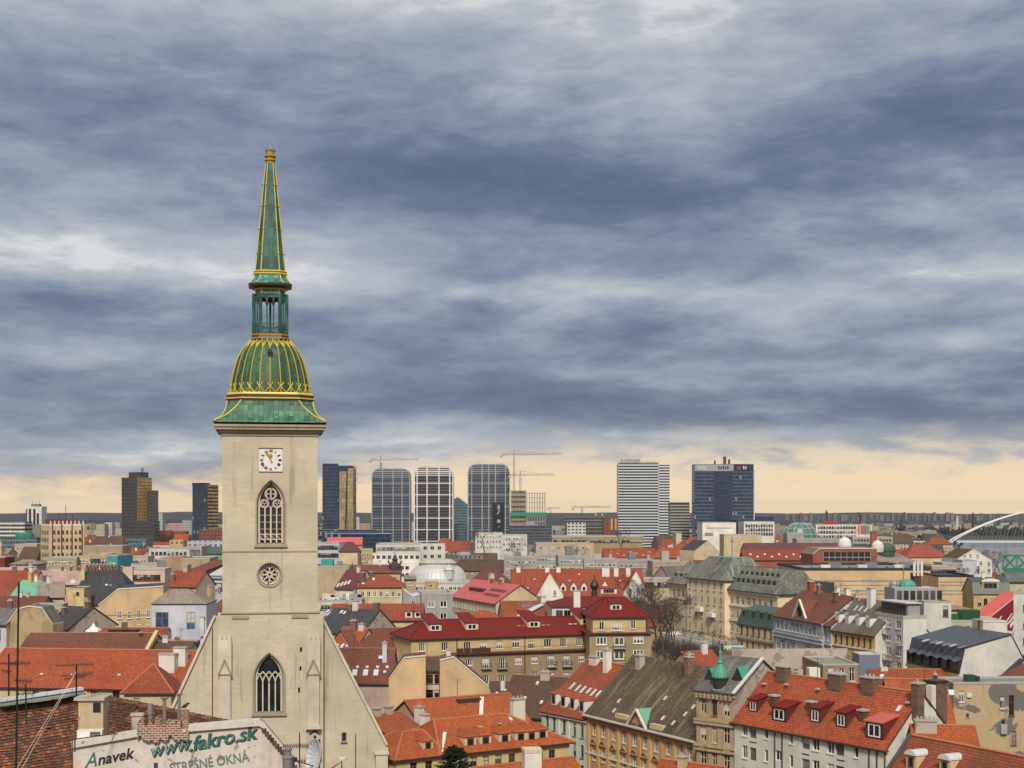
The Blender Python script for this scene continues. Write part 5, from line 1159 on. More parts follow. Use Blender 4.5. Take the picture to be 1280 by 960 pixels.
b.walls('bluebox'); b.flat('lightmetal', .1); u, z = b.fpx(1101, 837); b.block('air_conditioner', u - .2, u + 1.0, -.9, -.1, z - .6, z + .5, 'white2')
b = Bld('old low brick building with broken parapets behind the onion turret house', (905, 828), d=285, xr=1030, ang=-4, W=14)
b.grid('f', 6, 1, .9, 1.4, 1.2, u0=8); b.walls('worn'); b.flat('flatbrown', .9, cap='brickdark')
b.block('stair_tower', 2.0, 4.4, 4, 6.4, b.H, b.H + 2.6, 'teal', 'lightmetal'); b.block('parapet_wall', 8, 20, 8, 8.4, b.H, b.H + 1.8, 'worn', 'brickdark'); b.chim(0, 0, 1.3, .8, 1.6, 'brickdark', 2, at=(12, 3, b.H)); b.chim(0, 0, .9, .8, 1.4, 'oldstack', 2, at=(16, 6, b.H))
b = Bld('small gabled house with a mottled red roof behind the mossy palace roof', (867, 836), d=268, xr=905, ang=26, W=8)
b.gable(b.hr(815, 880), 'redtile'); b.walls('tan', b.prof)
b = Bld('low orange outhouse roof against the mossy palace roof', (858, 848), d=222, xr=884, ang=30, W=7)
b.gable(b.hr(834, 875), 'orange'); b.walls('worn', b.prof); b.chim(862, 838, .9, .9, 2.4, 'brick', 1)

# ------------------------------------------------------------ the street of facades, right
b = Bld('large cream palace with grey green patinated roofs and rows of windows', (836, 729), d=455, xr=972, ang=-71, W=13, zb=-6, name='palace', cat='palace')
b.grid('f', 20, 5, 1.6, 2.3, 1.6, 4.0, m=2.0, fr='trim', nx=2, ny=2, glass='glass')
b.hip([(3, .4, 5.2, 5.2, 6.4)], 'palaceroof', ov=.9, top='flatdark'); b.walls('palace')
for z in (.0, 3.9, 8.1, 16.2): b.band(b.H - z - .6, 'trim', .55, .5 if z == 0 else .3, 'f')
ua, ub = b.fpx(865, 735)[0], b.fpx(912, 735)[0]
rb = b.block('risalit', ua, ub, -1.6, 6, 0, b.H + 2.4, 'palace')
me, _ = win_mesh(1.25, 2.3, 'trim', 2, 2, False, 'glass', True)
for i in range(6):
    for j in range(5): link('window', me, rb, (ua + (ub - ua) * (i + .5) / 6 - .6, -1.63, b.H - .5 - j * 4.1))
b.hip([(4.5, 4.5, 5, 5, 6.4)], 'palaceroof', ov=.7, base=b.H + 2.4, x0=ua, x1=ub, y0=-1.6, y1=14, top='coppergreen')
b.setslope((0, b.H), (5.2, b.H + 6.4), .2)
for k in range(9): u = b.L * .60 + k * b.L * .043; q = b.world(u, 1.2, b.H + 1.7); px = 640 + q.x / q.y * F; py = 640 + (CZ - q.z) / q.y * F; b.dormer(px, py, 1.9, 1.8, 'hip', 'greyslate', 'palaceroof', 'framed', 1)
for k in range(8): u = b.L * .62 + k * b.L * .043; q = b.world(u, 3.2, b.H + 4.2); b.dormer(640 + q.x / q.y * F, 640 + (CZ - q.z) / q.y * F, 1.5, 1.2, 'hip', 'greyslate', 'palaceroof', 'framed', 1)
for k in range(4): u = b.L * (.04 + k * .055); q = b.world(u, 1.2, b.H + 1.7); px = 640 + q.x / q.y * F; py = 640 + (CZ - q.z) / q.y * F; b.dormer(px, py, 1.7, 1.6, 'hip', 'palaceroof', 'palaceroof', 'framed', 1)
for (px, py) in ((876, 762), (891, 769)): u, z = b.fpx(px, py, -1.6); b.block('balcony', u - 1.8, u + 1.8, -2.8, -1.62, z - .5, z + .7, 'trimwhite')
u, z = b.fpx(853, 776); b.block('oriel', u - 4.6, u + 4.6, -.7, -.02, z - 8, z + 4.3, 'stone')
for px in (902, 915):
    q = b.hit(px, 690, (0, 6, 0), Vector((0, 1, 0))); mb = MB(); mb.tube([(0, 0, -4), (0, 0, 6)], .12, 5); mb.bar((-.8, 0, 4.5), (.8, 0, 4.5), .15); mb.build('flag_pole', ['framed'], b.root, (q.x, 6, b.H + 9))
b.block('flat_extension', b.L * .55, b.L - 1, 13.1, 18, 0, b.H + 3.0, 'flatdark', 'flatdark')
b = Bld('cream terrace wall with an arched balustrade before the palace', (822, 794), (902, 812), 5.5, W=7, zb=-6, name='terrace', cat='terrace')
b.grid('f', 14, 1, 1.3, 5, .9, m=.8, fr='framegrey', glass='glass3', sill=False, nx=1, ny=1); b.walls('pistachio'); b.flat('flat', .9, cap='trim')
b = Bld('yellow house with a dark green dormered mansard beside the palace', (922, 778), (969, 785), 12, W=11, zb=-5)
b.grid('f', 6, 2, 1.0, 2.0, .7, 3.6, m=.6, fr='frameb'); b.gable(0, 'greenmetal', prof=[(0, 0), (1.4, 3.2), (5.5, 4.2), (11, 0)]); b.walls('cream', b.prof); b.band(b.H - 4.0, 'brownwall', .5, .35, 'f')
for px, py in ((930, 771), (942, 772.5), (952, 774), (962, 775.5)): b.dormer(px, py, 1.3, 1.6, 'shed', 'greenmetal', 'greenmetal', 'framed', 1)
b = Bld('grey blue ornate facade with a gabled pediment and steep brown roof', (967, 768.5), (1028, 779), 16, W=15, zb=-5)
b.grid('f', 11, 1, 1.35, 2.2, .9, m=1.2, fr='trimwhite', nx=2, glass='glass'); b.grid('f', 9, 2, 1.7, 2.3, 5.3, 4.0, m=1.2, fr='trimwhite', nx=2, glass='glass'); b.gable(b.hr(738, 1000), 'brownred', ov=.6); b.walls('bluegrey', b.prof, end='worn')
for z in (.4, 4.0, 4.8, 8.7): b.band(b.H - z, 'lblue', .35, .35, 'f')
p = b.on(1000, 771); mb = MB(); w_ = 3.6; mb.face([(-w_, 0, -.3), (w_, 0, -.3), (0, 0, 3.6)]); mb.face([(-w_ - .2, -.1, -.4), (0, -.1, 3.8), (0, 4.5, 3.8)], 1); mb.face([(w_ + .2, -.1, -.4), (0, 4.5, 3.8), (0, -.1, 3.8)], 1)
for sg in (-1, 1): mb.bar((sg * w_, -.15, -.3), (0, -.15, 3.8), .4, .4, 2)
mb.tube([(1.0 * math.cos(a), -.08, 1.3 + 1.0 * math.sin(a)) for a in (2 * math.pi * k / 16 for k in range(17))], .22, 5, 3); mb.face([(.9 * math.cos(a), -.1, 1.3 + .9 * math.sin(a)) for a in (2 * math.pi * k / 16 for k in range(16))], 4); mb.build('pediment', ['peach', 'brownred', 'trim', 'dark', 'glass'], b.root, p)
for i, px in enumerate((976, 987, 1014, 1024)): u, z = b.fpx(px, 797 + i * 1.5); b.block('red_panel', u - .4, u + .4, -.06, -.003, z - 1, z + 1, 'peach')
b.chim(982, 745, 1.5, 1.2, 3.2, 'orange', 1, at=(3, 8, b.H + 4.5)); b.chim(0, 0, 1.2, 1.0, 3, 'white', 2, at=(b.L * .75, 9, b.H + 4))
b = Bld('narrow lilac end house joined to the blue grey facade', (1028, 780), (1039, 782.2), 15.7, W=14, zb=-5)
b.grid('f', 2, 4, .95, 2.2, 1.2, 3.9, m=.4, fr='trimwhite'); b.gable(b.hr(749, 1045), 'brownred'); b.walls('bluegrey', b.prof); b.band(b.H - 4.3, 'lblue', .35, .3, 'f')
b = Bld('yellow house under a steep grey tiled roof with arched white dormers', (1039, 786), (1094, 793.5), 15, W=13, zb=-5)
b.grid('f', 7, 4, .8, 1.8, 1.0, 3.5, m=.7, fr='frameb'); b.gable(b.hr(748, 1072), 'greytile', ov=.7); b.walls('orange_wall', b.prof, end='white2'); b.band(b.H - 3.4, 'trim', .3, .25, 'f')
for px, py in ((1047, 778.5), (1059, 780), (1072, 782), (1085, 784)): b.dormer(px, py, 1.5, 1.9, 'barrel', 'framed', 'trimwhite', 'trimwhite', 2, .6, .2)
for px, py in ((1057, 759), (1059.5, 759.3), (1070, 760.5), (1076, 761), (1083, 762)): b.skylight(px, py, .6, 1.5)
b.chim(1089, 757, 1.6, 1.2, 3.6, 'white2', 2); b.chim(1045, 750, .9, .9, 1.6, 'brickdark', 1)
# white modern house
b = Bld('white modern apartment house with a glazed roof storey and small balconies', (1094, 768), (1129, 773), 18.8, W=('px', 1158), zb=-5, name='apartment_house', cat='apartment house')
for r in range(5):
    for (px, py, w) in ((1100, 778, 1.5), (1111, 779, 1.5), (1123, 781, 1.7)): b.wpx('f', px, py + r * 17.2, w + .4, 1.6, nx=3, ny=1, glass='glass')
b.walls('white2'); b.flat('flatlight', .5)
rs = b.block('roof_storey', .4, b.L - .3, 1.2, b.W * .75, b.H + .1, b.H + 2.9, 'framegrey', 'lightmetal'); me, _ = win_mesh(1.0, 2.1, 'framed', 1, 1, False, 'glass', False)
for k in range(8): link('window', me, rs, (.6 + k * (b.L - 1.4) / 8, 1.17, b.H + .5))
b.block('canopy', .0, b.L + .3, .4, b.W * .8, b.H + 2.9, b.H + 3.1, 'lightmetal')
for (px, py, w) in ((1108, 792, 2.4), (1125, 806, 2.4), (1112, 824, 2.8)): b.bal(px, py, w, 'f', .9, 1.0, 'framed' if py < 800 else 'framegrey')
mb = MB()
for i in range(16): x = .2 + i * (b.L - .4) / 15; mb.bar((x, .3, b.H + .5), (x, .3, b.H + 1.3), .04)
mb.bar((.2, .3, b.H + 1.3), (b.L - .2, .3, b.H + 1.3), .06); mb.build('railing', ['framed'], b.root)
b = Bld('taller white stair block crowned by a glass penthouse and green dome', (1155, 753), d=318, xr=1189, ang=4, W=12, zb=-5, name='apartment_house', cat='apartment house')
b.wpx('f', 1182, 764, 1.2, 2.4, fr='frameb', nx=2); b.walls('white2'); b.flat('flatlight', .3)
ph = b.block('penthouse', -5.5, b.L * .72, 3, 10, b.H, b.H + 3.0, 'framegrey', 'lightmetal')
me, _ = win_mesh(1.1, 2.0, 'framed', 1, 1, False, 'glass2', False)
for k in range(7): link('window', me, ph, (-5.0 + k * 1.5, 2.97, b.H + .4))
mb = MB(); mb.lathe([(1.9, 0), (1.9, .6), (1.6, 1.2), (1.0, 1.6), (.05, 1.8)], 12); mb.build('green_dome', ['copper'], b.root, (-1.5, 6.5, b.H + 3.0)); mb = MB(); mb.lathe([(1.0, 0), (1.0, .8), (.7, 1.3), (.05, 1.5)], 10); mb.build('roof_dome', ['metal'], b.root, (-4.6, 6.5, b.H + 3.0))
b.block('antenna_frame', b.L * .10, b.L * .38, 8, 10.5, b.H + 3, b.H + 6.0, 'brownmetal')
for k in range(3): b.block('antenna_panel', b.L * (.05 + k * .14), b.L * (.05 + k * .14) + .5, 7.6, 7.9, b.H + 5.4, b.H + 8.6, 'white2')
# scalloped slate mansard
b = Bld('house whose dark slate mansard has a row of scalloped dormer hoods', (1134, 827), (1199, 841), 13, W=13, zb=-4)
b.gable(0, 'darkmetal', prof=[(0, 0), (1.0, 4.1), (9.5, 6.2), (13, 0)], ov=.25); b.walls('white2', b.prof); b.band(b.H - .8, 'ochre', .5, .25, 'f')
b.setslope((0, b.H), (1.0, b.H + 4.1), .22)
for i in range(6):
    u = b.L * (i + .5) / 6; mb = MB(); w_ = b.L / 6; mb.box(-w_ * .42, -.25, .25, w_ * .42, .55, 2.0, 0)
    ar = [(-w_ / 2 + w_ * k / 8, 1.95 + .35 * math.sin(math.pi * k / 8)) for k in range(9)]
    for p_, q_ in zip(ar, ar[1:]): mb.face([(p_[0], -.9, p_[1] - .15), (q_[0], -.9, q_[1] - .15), (q_[0], .8, q_[1] + .35), (p_[0], .8, p_[1] + .35)], 1)
    d_ = mb.build('dormer', ['dark', 'darkmetal'], b.root, (u, 0, b.H)); me, _ = win_mesh(w_ * .6, 1.4, 'framed', 2, 1, False, 'glass', False); link('window', me, d_, (-w_ * .3, -.29, .4))
    me, _ = win_mesh(.55, .4, 'framed', 1, 1, False, 'glass', False); link('window', me, b.root, (u, .62, b.H + 2.85), (-R(14), 0, 0))
b.setslope((1.0, b.H + 4.1), (9.5, b.H + 6.2), .22)
for i, (px, py) in enumerate(((1157, 801), (1167, 802.5), (1174, 804), (1182, 805.5), (1191, 807), (1202, 808.5))): b.skylight(px, py, .9, 1.4, 'skyreflect' if i % 2 == 0 else 'glass2')
b = Bld('low house with a dark slate roof over four white arched dormers', (1201, 846), (1246, 856), 11, W=10, zb=-4)
b.gable(b.hr(817, 1235), 'slate'); b.walls('white2', b.prof)
for px, py in ((1206, 841.5), (1214, 843), (1223, 844.5), (1232, 846.5)): b.dormer(px, py, 1.1, 1.6, 'barrel', 'darkmetal', 'trimwhite', 'trimwhite', 2, .5, .12)
b.chim(1247, 816, 1.4, .7, .7, 'darkmetal', 0); b.chim(1257, 820, .8, .8, 1.4, 'white2', 1)
b = Bld('rust brown roof at the picture edge with a row of skylights along its eave', (1237, 853), (1302, 868), 11.5, W=13, zb=-4)
b.gable(b.hr(828, 1275), 'brownred'); b.walls('cream', b.prof)
for px, py in ((1244, 846), (1256, 848.5), (1267, 851), (1277, 853)): b.skylight(px, py, .7, 1.1)
# grey building with green container and white flank
b = Bld('grey beige building with a dark green box on its roof terrace', (1189, 777), d=335, xr=1228, ang=-6, W=14, zb=-4)
b.wpx('f', 1210, 786, 1.0, 1.3, fr='framegrey'); b.wpx('f', 1217, 787, .8, 1.6, fr='framegrey'); b.walls('pistachio'); b.flat('flat', .4)
b.block('roof_box', 2.2, 6.6, .6, 4.5, b.H + .2, b.H + 2.6, 'greenbox', 'green'); b.block('roof_plants', .3, 2.0, 1, 3, b.H + .1, b.H + 1.6, 'green')
b = prism('stepped white fire wall below the striped coral gable', [(1227, 850), (1227, 777.5), (1259, 777.5), (1259, 791), (1266, 791), (1266, 850)], 328, 0, 14, 'white2', 'flatlight', flatroof='flatlight')
b = prism('coral red gable with slanted white stripes on the modern museum wing', [(1237, 772), (1276, 741), (1276, 830), (1262, 830), (1262, 792), (1256, 792), (1256, 778)], 345, 38, 4.5, 'darkpink', 'coralmetal', name='museum_wing', cat='museum')
for i in range(90):
    r_ = random.Random(i); px = 1240 + r_.random() * 34; py = 770 + r_.random() * 52; lim = 772 - (px - 1237) * .79
    if py < lim + 7 or (px < 1262 and py > 776) or px > 1272: continue
    u, z = b.fpx(px, py); l = .8 + r_.random() * 1.1; mb = MB(); mb.bar((u - l, -.06, z - l * .72), (u + l, -.06, z + l * .72), .10, .26); mb.build('wall_stripe', ['trimwhite'], b.root)
b = Bld('white modernist block with dark ribbon windows at the picture edge', (1267, 742), d=300, xr=1335, ang=-24, W=14, zb=-4, name='office_block', cat='office block')
for k in range(6): b.grid('f', 5, 1, 3.0, 1.5, 2.2 + k * 3.4, m=.4, fr='framegrey', nx=3, ny=1, glass='glass')
b.walls('white2'); b.flat('flatlight', .5)
# ------------------------------------------------------------ left side, behind the church
b = Bld('long house with a wide bright orange tiled roof left of the church', (-30, 857.5), (232, 862), 12, W=20, zb=-2)
for px in (45, 62, 90, 118, 145): b.wpx('f', px, 867, 1.2, 1.5, fr='frameb')
b.gable(b.hr(813, 100), 'orange', ov=.6); b.walls('cream', b.prof)
for px, py in ((52, 843), (90, 844), (149, 844), (183, 846)): b.skylight(px, py, .55, .5)
b.chim(210, 838, 2.6, 1.4, 2.6, 'white', 0); b.chim(226, 830, 2.0, 1.4, 2.6, 'white', 0)
b = Bld('orange pyramid roofed wing in front of the long orange roof', (155, 868), d=224, xr=214, ang=2, W=9, zb=-2)
b.wpx('f', 155 + 16, 878, .9, 1.4, fr='frameb'); b.hip([(3.6, 3.6, 4.5, 4.5, b.hr(831))], 'redtile', ov=.5); b.walls('cream'); b.skylight(192, 853, .55, .5)
b = Bld('plain reddish brown roof bounded by a yellow fire wall', (20, 818), d=268, xr=182, ang=0, W=17, zb=-3)
b.gable(b.hr(792.5, 110), 'brownred'); b.walls('cream', b.prof); mb = MB(); mb.bar((b.L, -.2, b.H + .2), (b.L, b.W / 2, b.prof[1][1] + .35), .7, .8); mb.build('fire_wall', ['yellow'], b.root)
b.chim(176, 795, .5, .5, .6, 'dark', 0)
b = Bld('dark brown roof between the yellow fire wall and white chimneys', (176, 817), d=270, xr=236, ang=4, W=12, zb=-3)
b.gable(b.hr(803), 'brown'); b.walls('worn', b.prof)
b = Bld('flat roofed red brick range with small white chimneys below the pale blue house', (176, 806), d=288, xr=240, ang=2, W=9, zb=-3)
b.grid('f', 9, 1, .9, 1.2, .6); b.walls('brickred'); b.flat('flatbrown', .3); b.chim(0, 0, .8, .6, 1.4, 'white', 1, at=(3.0, 3, b.H)); b.chim(0, 0, .9, .6, 1.2, 'brick', 1, at=(6.5, 3, b.H))
b = Bld('low orange tiled lean-to with a ribbon window below the cream gable', (100, 800), d=300, xr=205, ang=1, W=9, zb=-3)
b.gable(b.hr(786), 'redtile'); b.walls('cream', b.prof)
mb = MB(); p = b.on(155, 791); mb.box(-3.2, -.4, -.2, 3.2, .5, .7, 0, True); mb.build('ribbon_window', ['glass'], b.root, p)
tent = empty('marquee', P(117, 791, 296), 0, 'small white pointed marquee on the roof terrace before the yellow house', 'marquee')
mb = MB(); mb.loft([[(-1.3, -1.3, 0), (1.3, -1.3, 0), (1.3, 1.3, 0), (-1.3, 1.3, 0)], [(-1.2, -1.2, .35), (1.2, -1.2, .35), (1.2, 1.2, .35), (-1.2, 1.2, .35)], [(-.5, -.5, .8), (.5, -.5, .8), (.5, .5, .8), (-.5, .5, .8)], [(-.04, -.04, 1.7), (.04, -.04, 1.7), (.04, .04, 1.7), (-.04, .04, 1.7)]]); mb.build('canopy', ['white_cloth'], tent, (0, 0, .3))
for sx in (-1, 1):
    for sy in (-1, 1): m2 = MB(); m2.tube([(sx * 1.2, sy * 1.2, -2.2), (sx * 1.2, sy * 1.2, .35)], .05, 5); m2.build('leg', ['metal'], tent)
b = prism('brown stained gable wall of an old house with a clipped top', [(8, 822), (8, 782), (22, 762), (36, 758.5), (53, 760.5), (66, 781), (69, 822)], 292, -6, 5, 'oldgable', 'greyslate')
b = Bld('old house with white sashes beside the brown gable', (-40, 781), d=291, xr=8, ang=-4, W=18)
b.grid('f', 9, 3, .8, 2.4, .9, 3.6, fr='trimwhite'); b.gable(b.hr(761), 'greyslate'); b.walls('white2', b.prof)
b = Bld('yellow stair house with pairs of dark windows under a flat slate top', (85, 736), d=336, xr=105, ang=6, W=9)
for py in (762, 781): b.wpx('f', 96, py, 1.7, 1.9, fr='trimwhite', nx=3, ny=1)
b.wpx('f', 97, 742, .7, .7, fr='framed', nx=1, ny=1); b.walls('yellow'); b.flat('slate', .2)
b = Bld('house with a large dark slate roof and bright skylights', (88, 757), d=346, xr=166, ang=2, W=18)
b.wpx('f', 113, 769, .9, 1.7, fr='frameb', nx=1); b.wpx('f', 119, 769, .9, 1.7, fr='frameb', nx=1)
b.hip([(1.6, 5, 9, 9, b.hr(713))], 'slate', ov=.4); b.walls('cream')
for px, py in ((124, 735), (128, 735), (131, 735), (133, 732), (138, 733), (141, 735), (131, 749), (126, 753)): b.skylight(px, py, .7, 1.0)
for k in range(9): b.chim(0, 0, .5, .5, 1.4, 'brickdark', 1, at=(b.L * (.12 + k * .058), b.W / 2 - .5, b.prof[1][1] if b.prof else b.H + b.hr(713)))
mb = MB(); mb.lathe([(.05, 0), (.5, .12), (.62, .3)], 12); p = b.on(92, 731); mb.build('satellite_dish', ['white2'], b.root, p + Vector((0, -.3, .9)), (R(70), 0, 0)); b.chim(104, 724, .8, .8, 2.6, 'yellow', 1)
b = prism('big cream house with a windowless gable over a row of four windows', [(123, 795), (123, 757), (147.5, 737), (204, 733.5), (204, 795)], 332, 8, 16, 'apricot', 'slate', wins=[(149.5, 768.5, .85, 1.7), (162, 768.5, .85, 1.7), (173.5, 767.5, .85, 1.7), (185.5, 767, .85, 1.7), (149.5, 784, .8, 1.0), (162, 784, .8, 1.0), (173.5, 783.5, .8, 1.0), (185.5, 783, .8, 1.0)])
u0, z0 = b.fpx(133, 769); u1, _ = b.fpx(187, 769)
b.block('string_course', u0, u1, -.10, -.012, z0 - .1, z0 + .15, 'tan')
b = Bld('pale blue house with two tall shuttered windows', (190, 756), d=306, xr=258, ang=3, W=14)
for px, w in ((202.5, 2.7), (238.5, 1.8)): b.wpx('f', px, 776, w, 3.6, fr='shutter', nx=2, ny=2, glass='blueglass', sill=False)
b.walls('lblue'); b.hip([(2.4, 5, 7, 7, b.hr(737, 225))], 'faded', ov=.15); b.chim(252, 776, .8, .5, 2.4, 'white2', 0, at=(b.L - .8, -.4, b.H - 5))
b = Bld('cream backyard house with rows of dark windows above the big cream gable', (157, 713), d=388, xr=206, ang=5, W=12)
b.grid('f', 9, 3, 1.0, 1.6, 1.2, 3.4, fr='frameb'); b.walls('pinkish'); b.flat('flatlight', .4)
b.block('stair_tower', -.5, 2.0, -1.2, 2, 0, b.H + 1, 'pinkish', 'flat')
b = Bld('small red tiled house with a gable chimney behind the pale blue house', (206, 733), d=372, xr=245, ang=-12, W=12)
b.gable(b.hr(714), 'redtile'); b.walls('pinkish', b.prof); b.wpx('f', 214, 741, 1.2, 1.4); b.chim(216, 727, 1.0, .8, 1.8, 'brick', 2)
b = Bld('long dusty pink roof behind the slate house', (40, 731), d=430, xr=160, ang=3, W=15)
b.grid('f', 12, 1, 1.1, 1.6, 1.0); b.gable(b.hr(714, 90), 'pinkroof'); b.walls('pinkish', b.prof)
for k in range(8): b.chim(0, 0, .7, .5, 1.3, 'brickdark', 1, at=(b.L * (.25 + .09 * k), b.W / 2, b.prof[1][1]))
b = Bld('verdigris green copper roof with a yellow chimney', (14, 745), d=378, xr=46, ang=-6, W=14)
b.gable(b.hr(726), 'coppergreen'); b.walls('pinkish', b.prof); b.chim(38, 728, .9, .9, 2.4, 'ochre', 1)
b = Bld('pinkish tenement with a striped clipped gable beside the green roof', (47, 747), d=362, xr=80, ang=16, W=14)
b.grid('f', 5, 3, .9, 1.6, .9, 3.3); b.gable(b.hr(728), 'faded'); b.walls('pinkish', b.prof, end='yellow')
b = Bld('orange roofed house falling towards the left edge', (-46, 748), d=398, xr=26, ang=-20, W=16)
b.gable(b.hr(714, 25), 'redtile'); b.walls('pinkish', b.prof)
b = Bld('small orange roof in front of the tall yellow block', (23, 724), d=440, xr=41, ang=0, W=10); b.gable(b.hr(713), 'orange'); b.walls('ochre', b.prof)
b = Bld('maroon roof below the verdigris copper roof', (-12, 760), d=345, xr=52, ang=4, W=12); b.gable(b.hr(746), 'brownred'); b.walls('worn', b.prof)
b = Bld('dark tarred shed roofs tucked behind the stained gable', (54, 784), d=318, xr=86, ang=-30, W=14); b.gable(b.hr(759), 'flatdark'); b.walls('worn', b.prof); b.chim(70, 772, .8, .8, 1.6, 'worn', 1); b.chim(80, 768, .9, .8, 1.4, 'brickdark', 1)
b = Bld('beige house with a grey green flat roof behind the stained gable', (40, 757), d=338, xr=78, ang=8, W=8); b.walls('beige'); b.flat('coppergreen', .2)
b = Bld('low grey shed range right of the slate house with white vents', (258, 765), d=330, xr=276, ang=-30, W=18)
b.grid('f', 4, 2, .9, 1.3, 1.0, 3.2); b.gable(b.hr(741), 'brownred'); b.walls('white2', b.prof); b.chim(262, 745, .8, .8, 2.2, 'ochre', 1)
b = Bld('brick red market hall end with tall windows and a ribbed roof', (236, 713), d=452, xr=259, ang=-20, W=32, name='hall', cat='hall')
b.grid('f', 6, 2, 1.5, 2.6, 1.4, 4.8, fr='frameb', nx=1); b.gable(b.hr(700, 250), 'brownred'); b.walls('brickred', b.prof); b.band(b.H - 4.8, 'trim', .4, .3, 'f')
b = Bld('long hall with a blue grey roof striped by white rooflights', (258, 723), d=446, xr=282, ang=-20, W=30, name='hall', cat='hall')
b.grid('f', 6, 1, 1.4, 2.6, 1.6, fr='trimwhite', nx=1); b.gable(b.hr(703, 272), 'greymetal'); b.walls('bluegrey', b.prof); b.band(b.H - 1.2, 'trim', .4, .4, 'f')
for k in range(6):
    u = b.L * (k + .5) / 6; mb = MB(); y1 = b.W / 2; mb.bar((u, .8, b.H + .9), (u, y1 - 1, b.prof[1][1] + .1), .8, .2); mb.build('skylight', ['skyreflect'], b.root)
b = Bld('large plain tan warehouse wall behind the brick hall', (227, 699), d=500, xr=262, ang=4, W=22, name='warehouse', cat='warehouse'); b.walls('tan'); b.flat('flatbrown', .4)
b.block('stair_tower', -5.5, -.02, 2, 12, 0, b.H + .8, 'brownwall', 'flat')

# ------------------------------------------------------------ foreground roofs on the slope below the camera
fa = prism('whitewashed fire wall painted with faded green and black advertising', [(90, 975), (90, 935.5), (172, 921), (172, 919), (236, 919), (236, 914.5), (324, 907.5), (330, 911), (378, 968), (378, 975)], 60, 7, .3, 'signwall', 'worn', zb=20, name='painted_wall', cat='wall', flatroof='worn', edge='signwall')
A0 = fa
for (pa, pb) in (((88, 936), (172, 921)), ((236, 914.5), (325, 907))):
    (ua, za_), (ub, zb_) = fa.fpx(*pa), fa.fpx(*pb); mb = MB(); mb.bar((ua, .14, za_ + .26), (ub, .14, zb_ + .26), .36, .06); mb.build('coping', ['lightmetal'], fa.root)
(ua, za_), (ub, zb_) = fa.fpx(330, 911), fa.fpx(378, 968)
mb = MB()
for k in range(15): t = k / 15; x, z = ua + (ub - ua) * t, za_ + (zb_ - za_) * t; mb.box(x - .09, -.16, z - .08, x + .11, .7, z + .04, 0, True)
mb.build('verge_tiles', ['brown'], fa.root)
def sign(body, px, py, size, mat, slope, shear, bold=0.0, y=-.02, sx=1.0):
    u, z = fa.fpx(px, py); return text(body, size, mat, fa.root, (u, y, z), 'lettering', slope, shear, .006, align='LEFT', bold=bold, sx=sx)
sign('navek', 121, 951, .62, 'ink', R(11), .35, .012)
sign('A', 104, 953, .85, 'inkgreen', R(11), .5, .0, sx=.9)
sign('www', 187.5, 940.5, .76, 'ink', R(11), .30, .022, -.014); sign('www', 186.5, 940, .76, 'inkgreen', R(11), .30, .018, -.026)
sign('.fakro.sk', 235, 932.5, .82, 'ink', R(10), .30, .022, -.014); sign('.fakro.sk', 234, 932, .82, 'inkgreen', R(10), .30, .018, -.026)
sign('STRE\u0160N\u00c9 OKN\u00c1', 212, 961, .56, 'inkgrey', R(7.5), 0, .006, sx=.82)
u, z = fa.fpx(194.5, 957); mb = MB(); mb.box(-.07, -.02, -.12, .09, -.004, .12, 0); mb.build('lettering', [m_plain((.06, .03, .13), .7)], fa.root, (u, 0, z))
# the brick remnant of a fire wall standing on it
(ua, za_), (ub, zb_) = fa.fpx(172, 926), fa.fpx(236, 926)
zt_ = fa.fpx(200, 899)[1]; mb = MB(); rr = random.Random(4); n = 40; prev = None
xs = [ua + (ub - ua) * i / n for i in range(n + 1)]; tops = [zt_ - .08 + .16 * mn.noise(Vector((i * .22, 0, 0))) + .05 * rr.randint(-2, 2) for i in range(n + 1)]; tops[-7:] = [t - .4 for t in tops[-7:]]; bots = [za_ + .05 + .3 * mn.noise(Vector((i * .17, 5, 0))) + rr.uniform(-.06, .06) for i in range(n + 1)]
for i in range(n):
    a_, b_ = xs[i], xs[i + 1]; mb.face([(a_, -.22, bots[i]), (b_, -.22, bots[i + 1]), (b_, -.22, tops[i]), (a_, -.22, tops[i])]); mb.face([(a_, -.22, tops[i]), (b_, -.22, tops[i]), (b_, .5, tops[i]), (a_, .5, tops[i])])
    if i: mb.face([(a_, -.22, tops[i - 1]), (a_, -.22, tops[i]), (a_, .5, tops[i]), (a_, .5, tops[i - 1])])
mb.face([(xs[-1], -.22, bots[-1]), (xs[-1], .5, bots[-1]), (xs[-1], .5, tops[-2]), (xs[-1], -.22, tops[-2])]); mb.face([(xs[0], .5, bots[0]), (xs[0], -.22, bots[0]), (xs[0], -.22, tops[0]), (xs[0], .5, tops[0])])
mb.build('brick_remnant', ['brickpale'], fa.root)
def pillar(px, py0, py1, w, mat, y=.1, cap=True):
    u, z0_ = fa.fpx(px, py0, y); _, z1_ = fa.fpx(px, py1, y); mb = MB(); mb.box(u - w / 2, y, z0_, u + w / 2, y + w, z1_, 0)
    if cap: mb.box(u - w / 2 - .06, y - .06, z1_, u + w / 2 + .06, y + w + .06, z1_ + .08, 0, True)
    return mb.build('chimney', [mat], fa.root)
pillar(171, 926, 895, .42, 'worn', .7); pillar(231, 922, 888, .30, 'brickpale', .2, False)
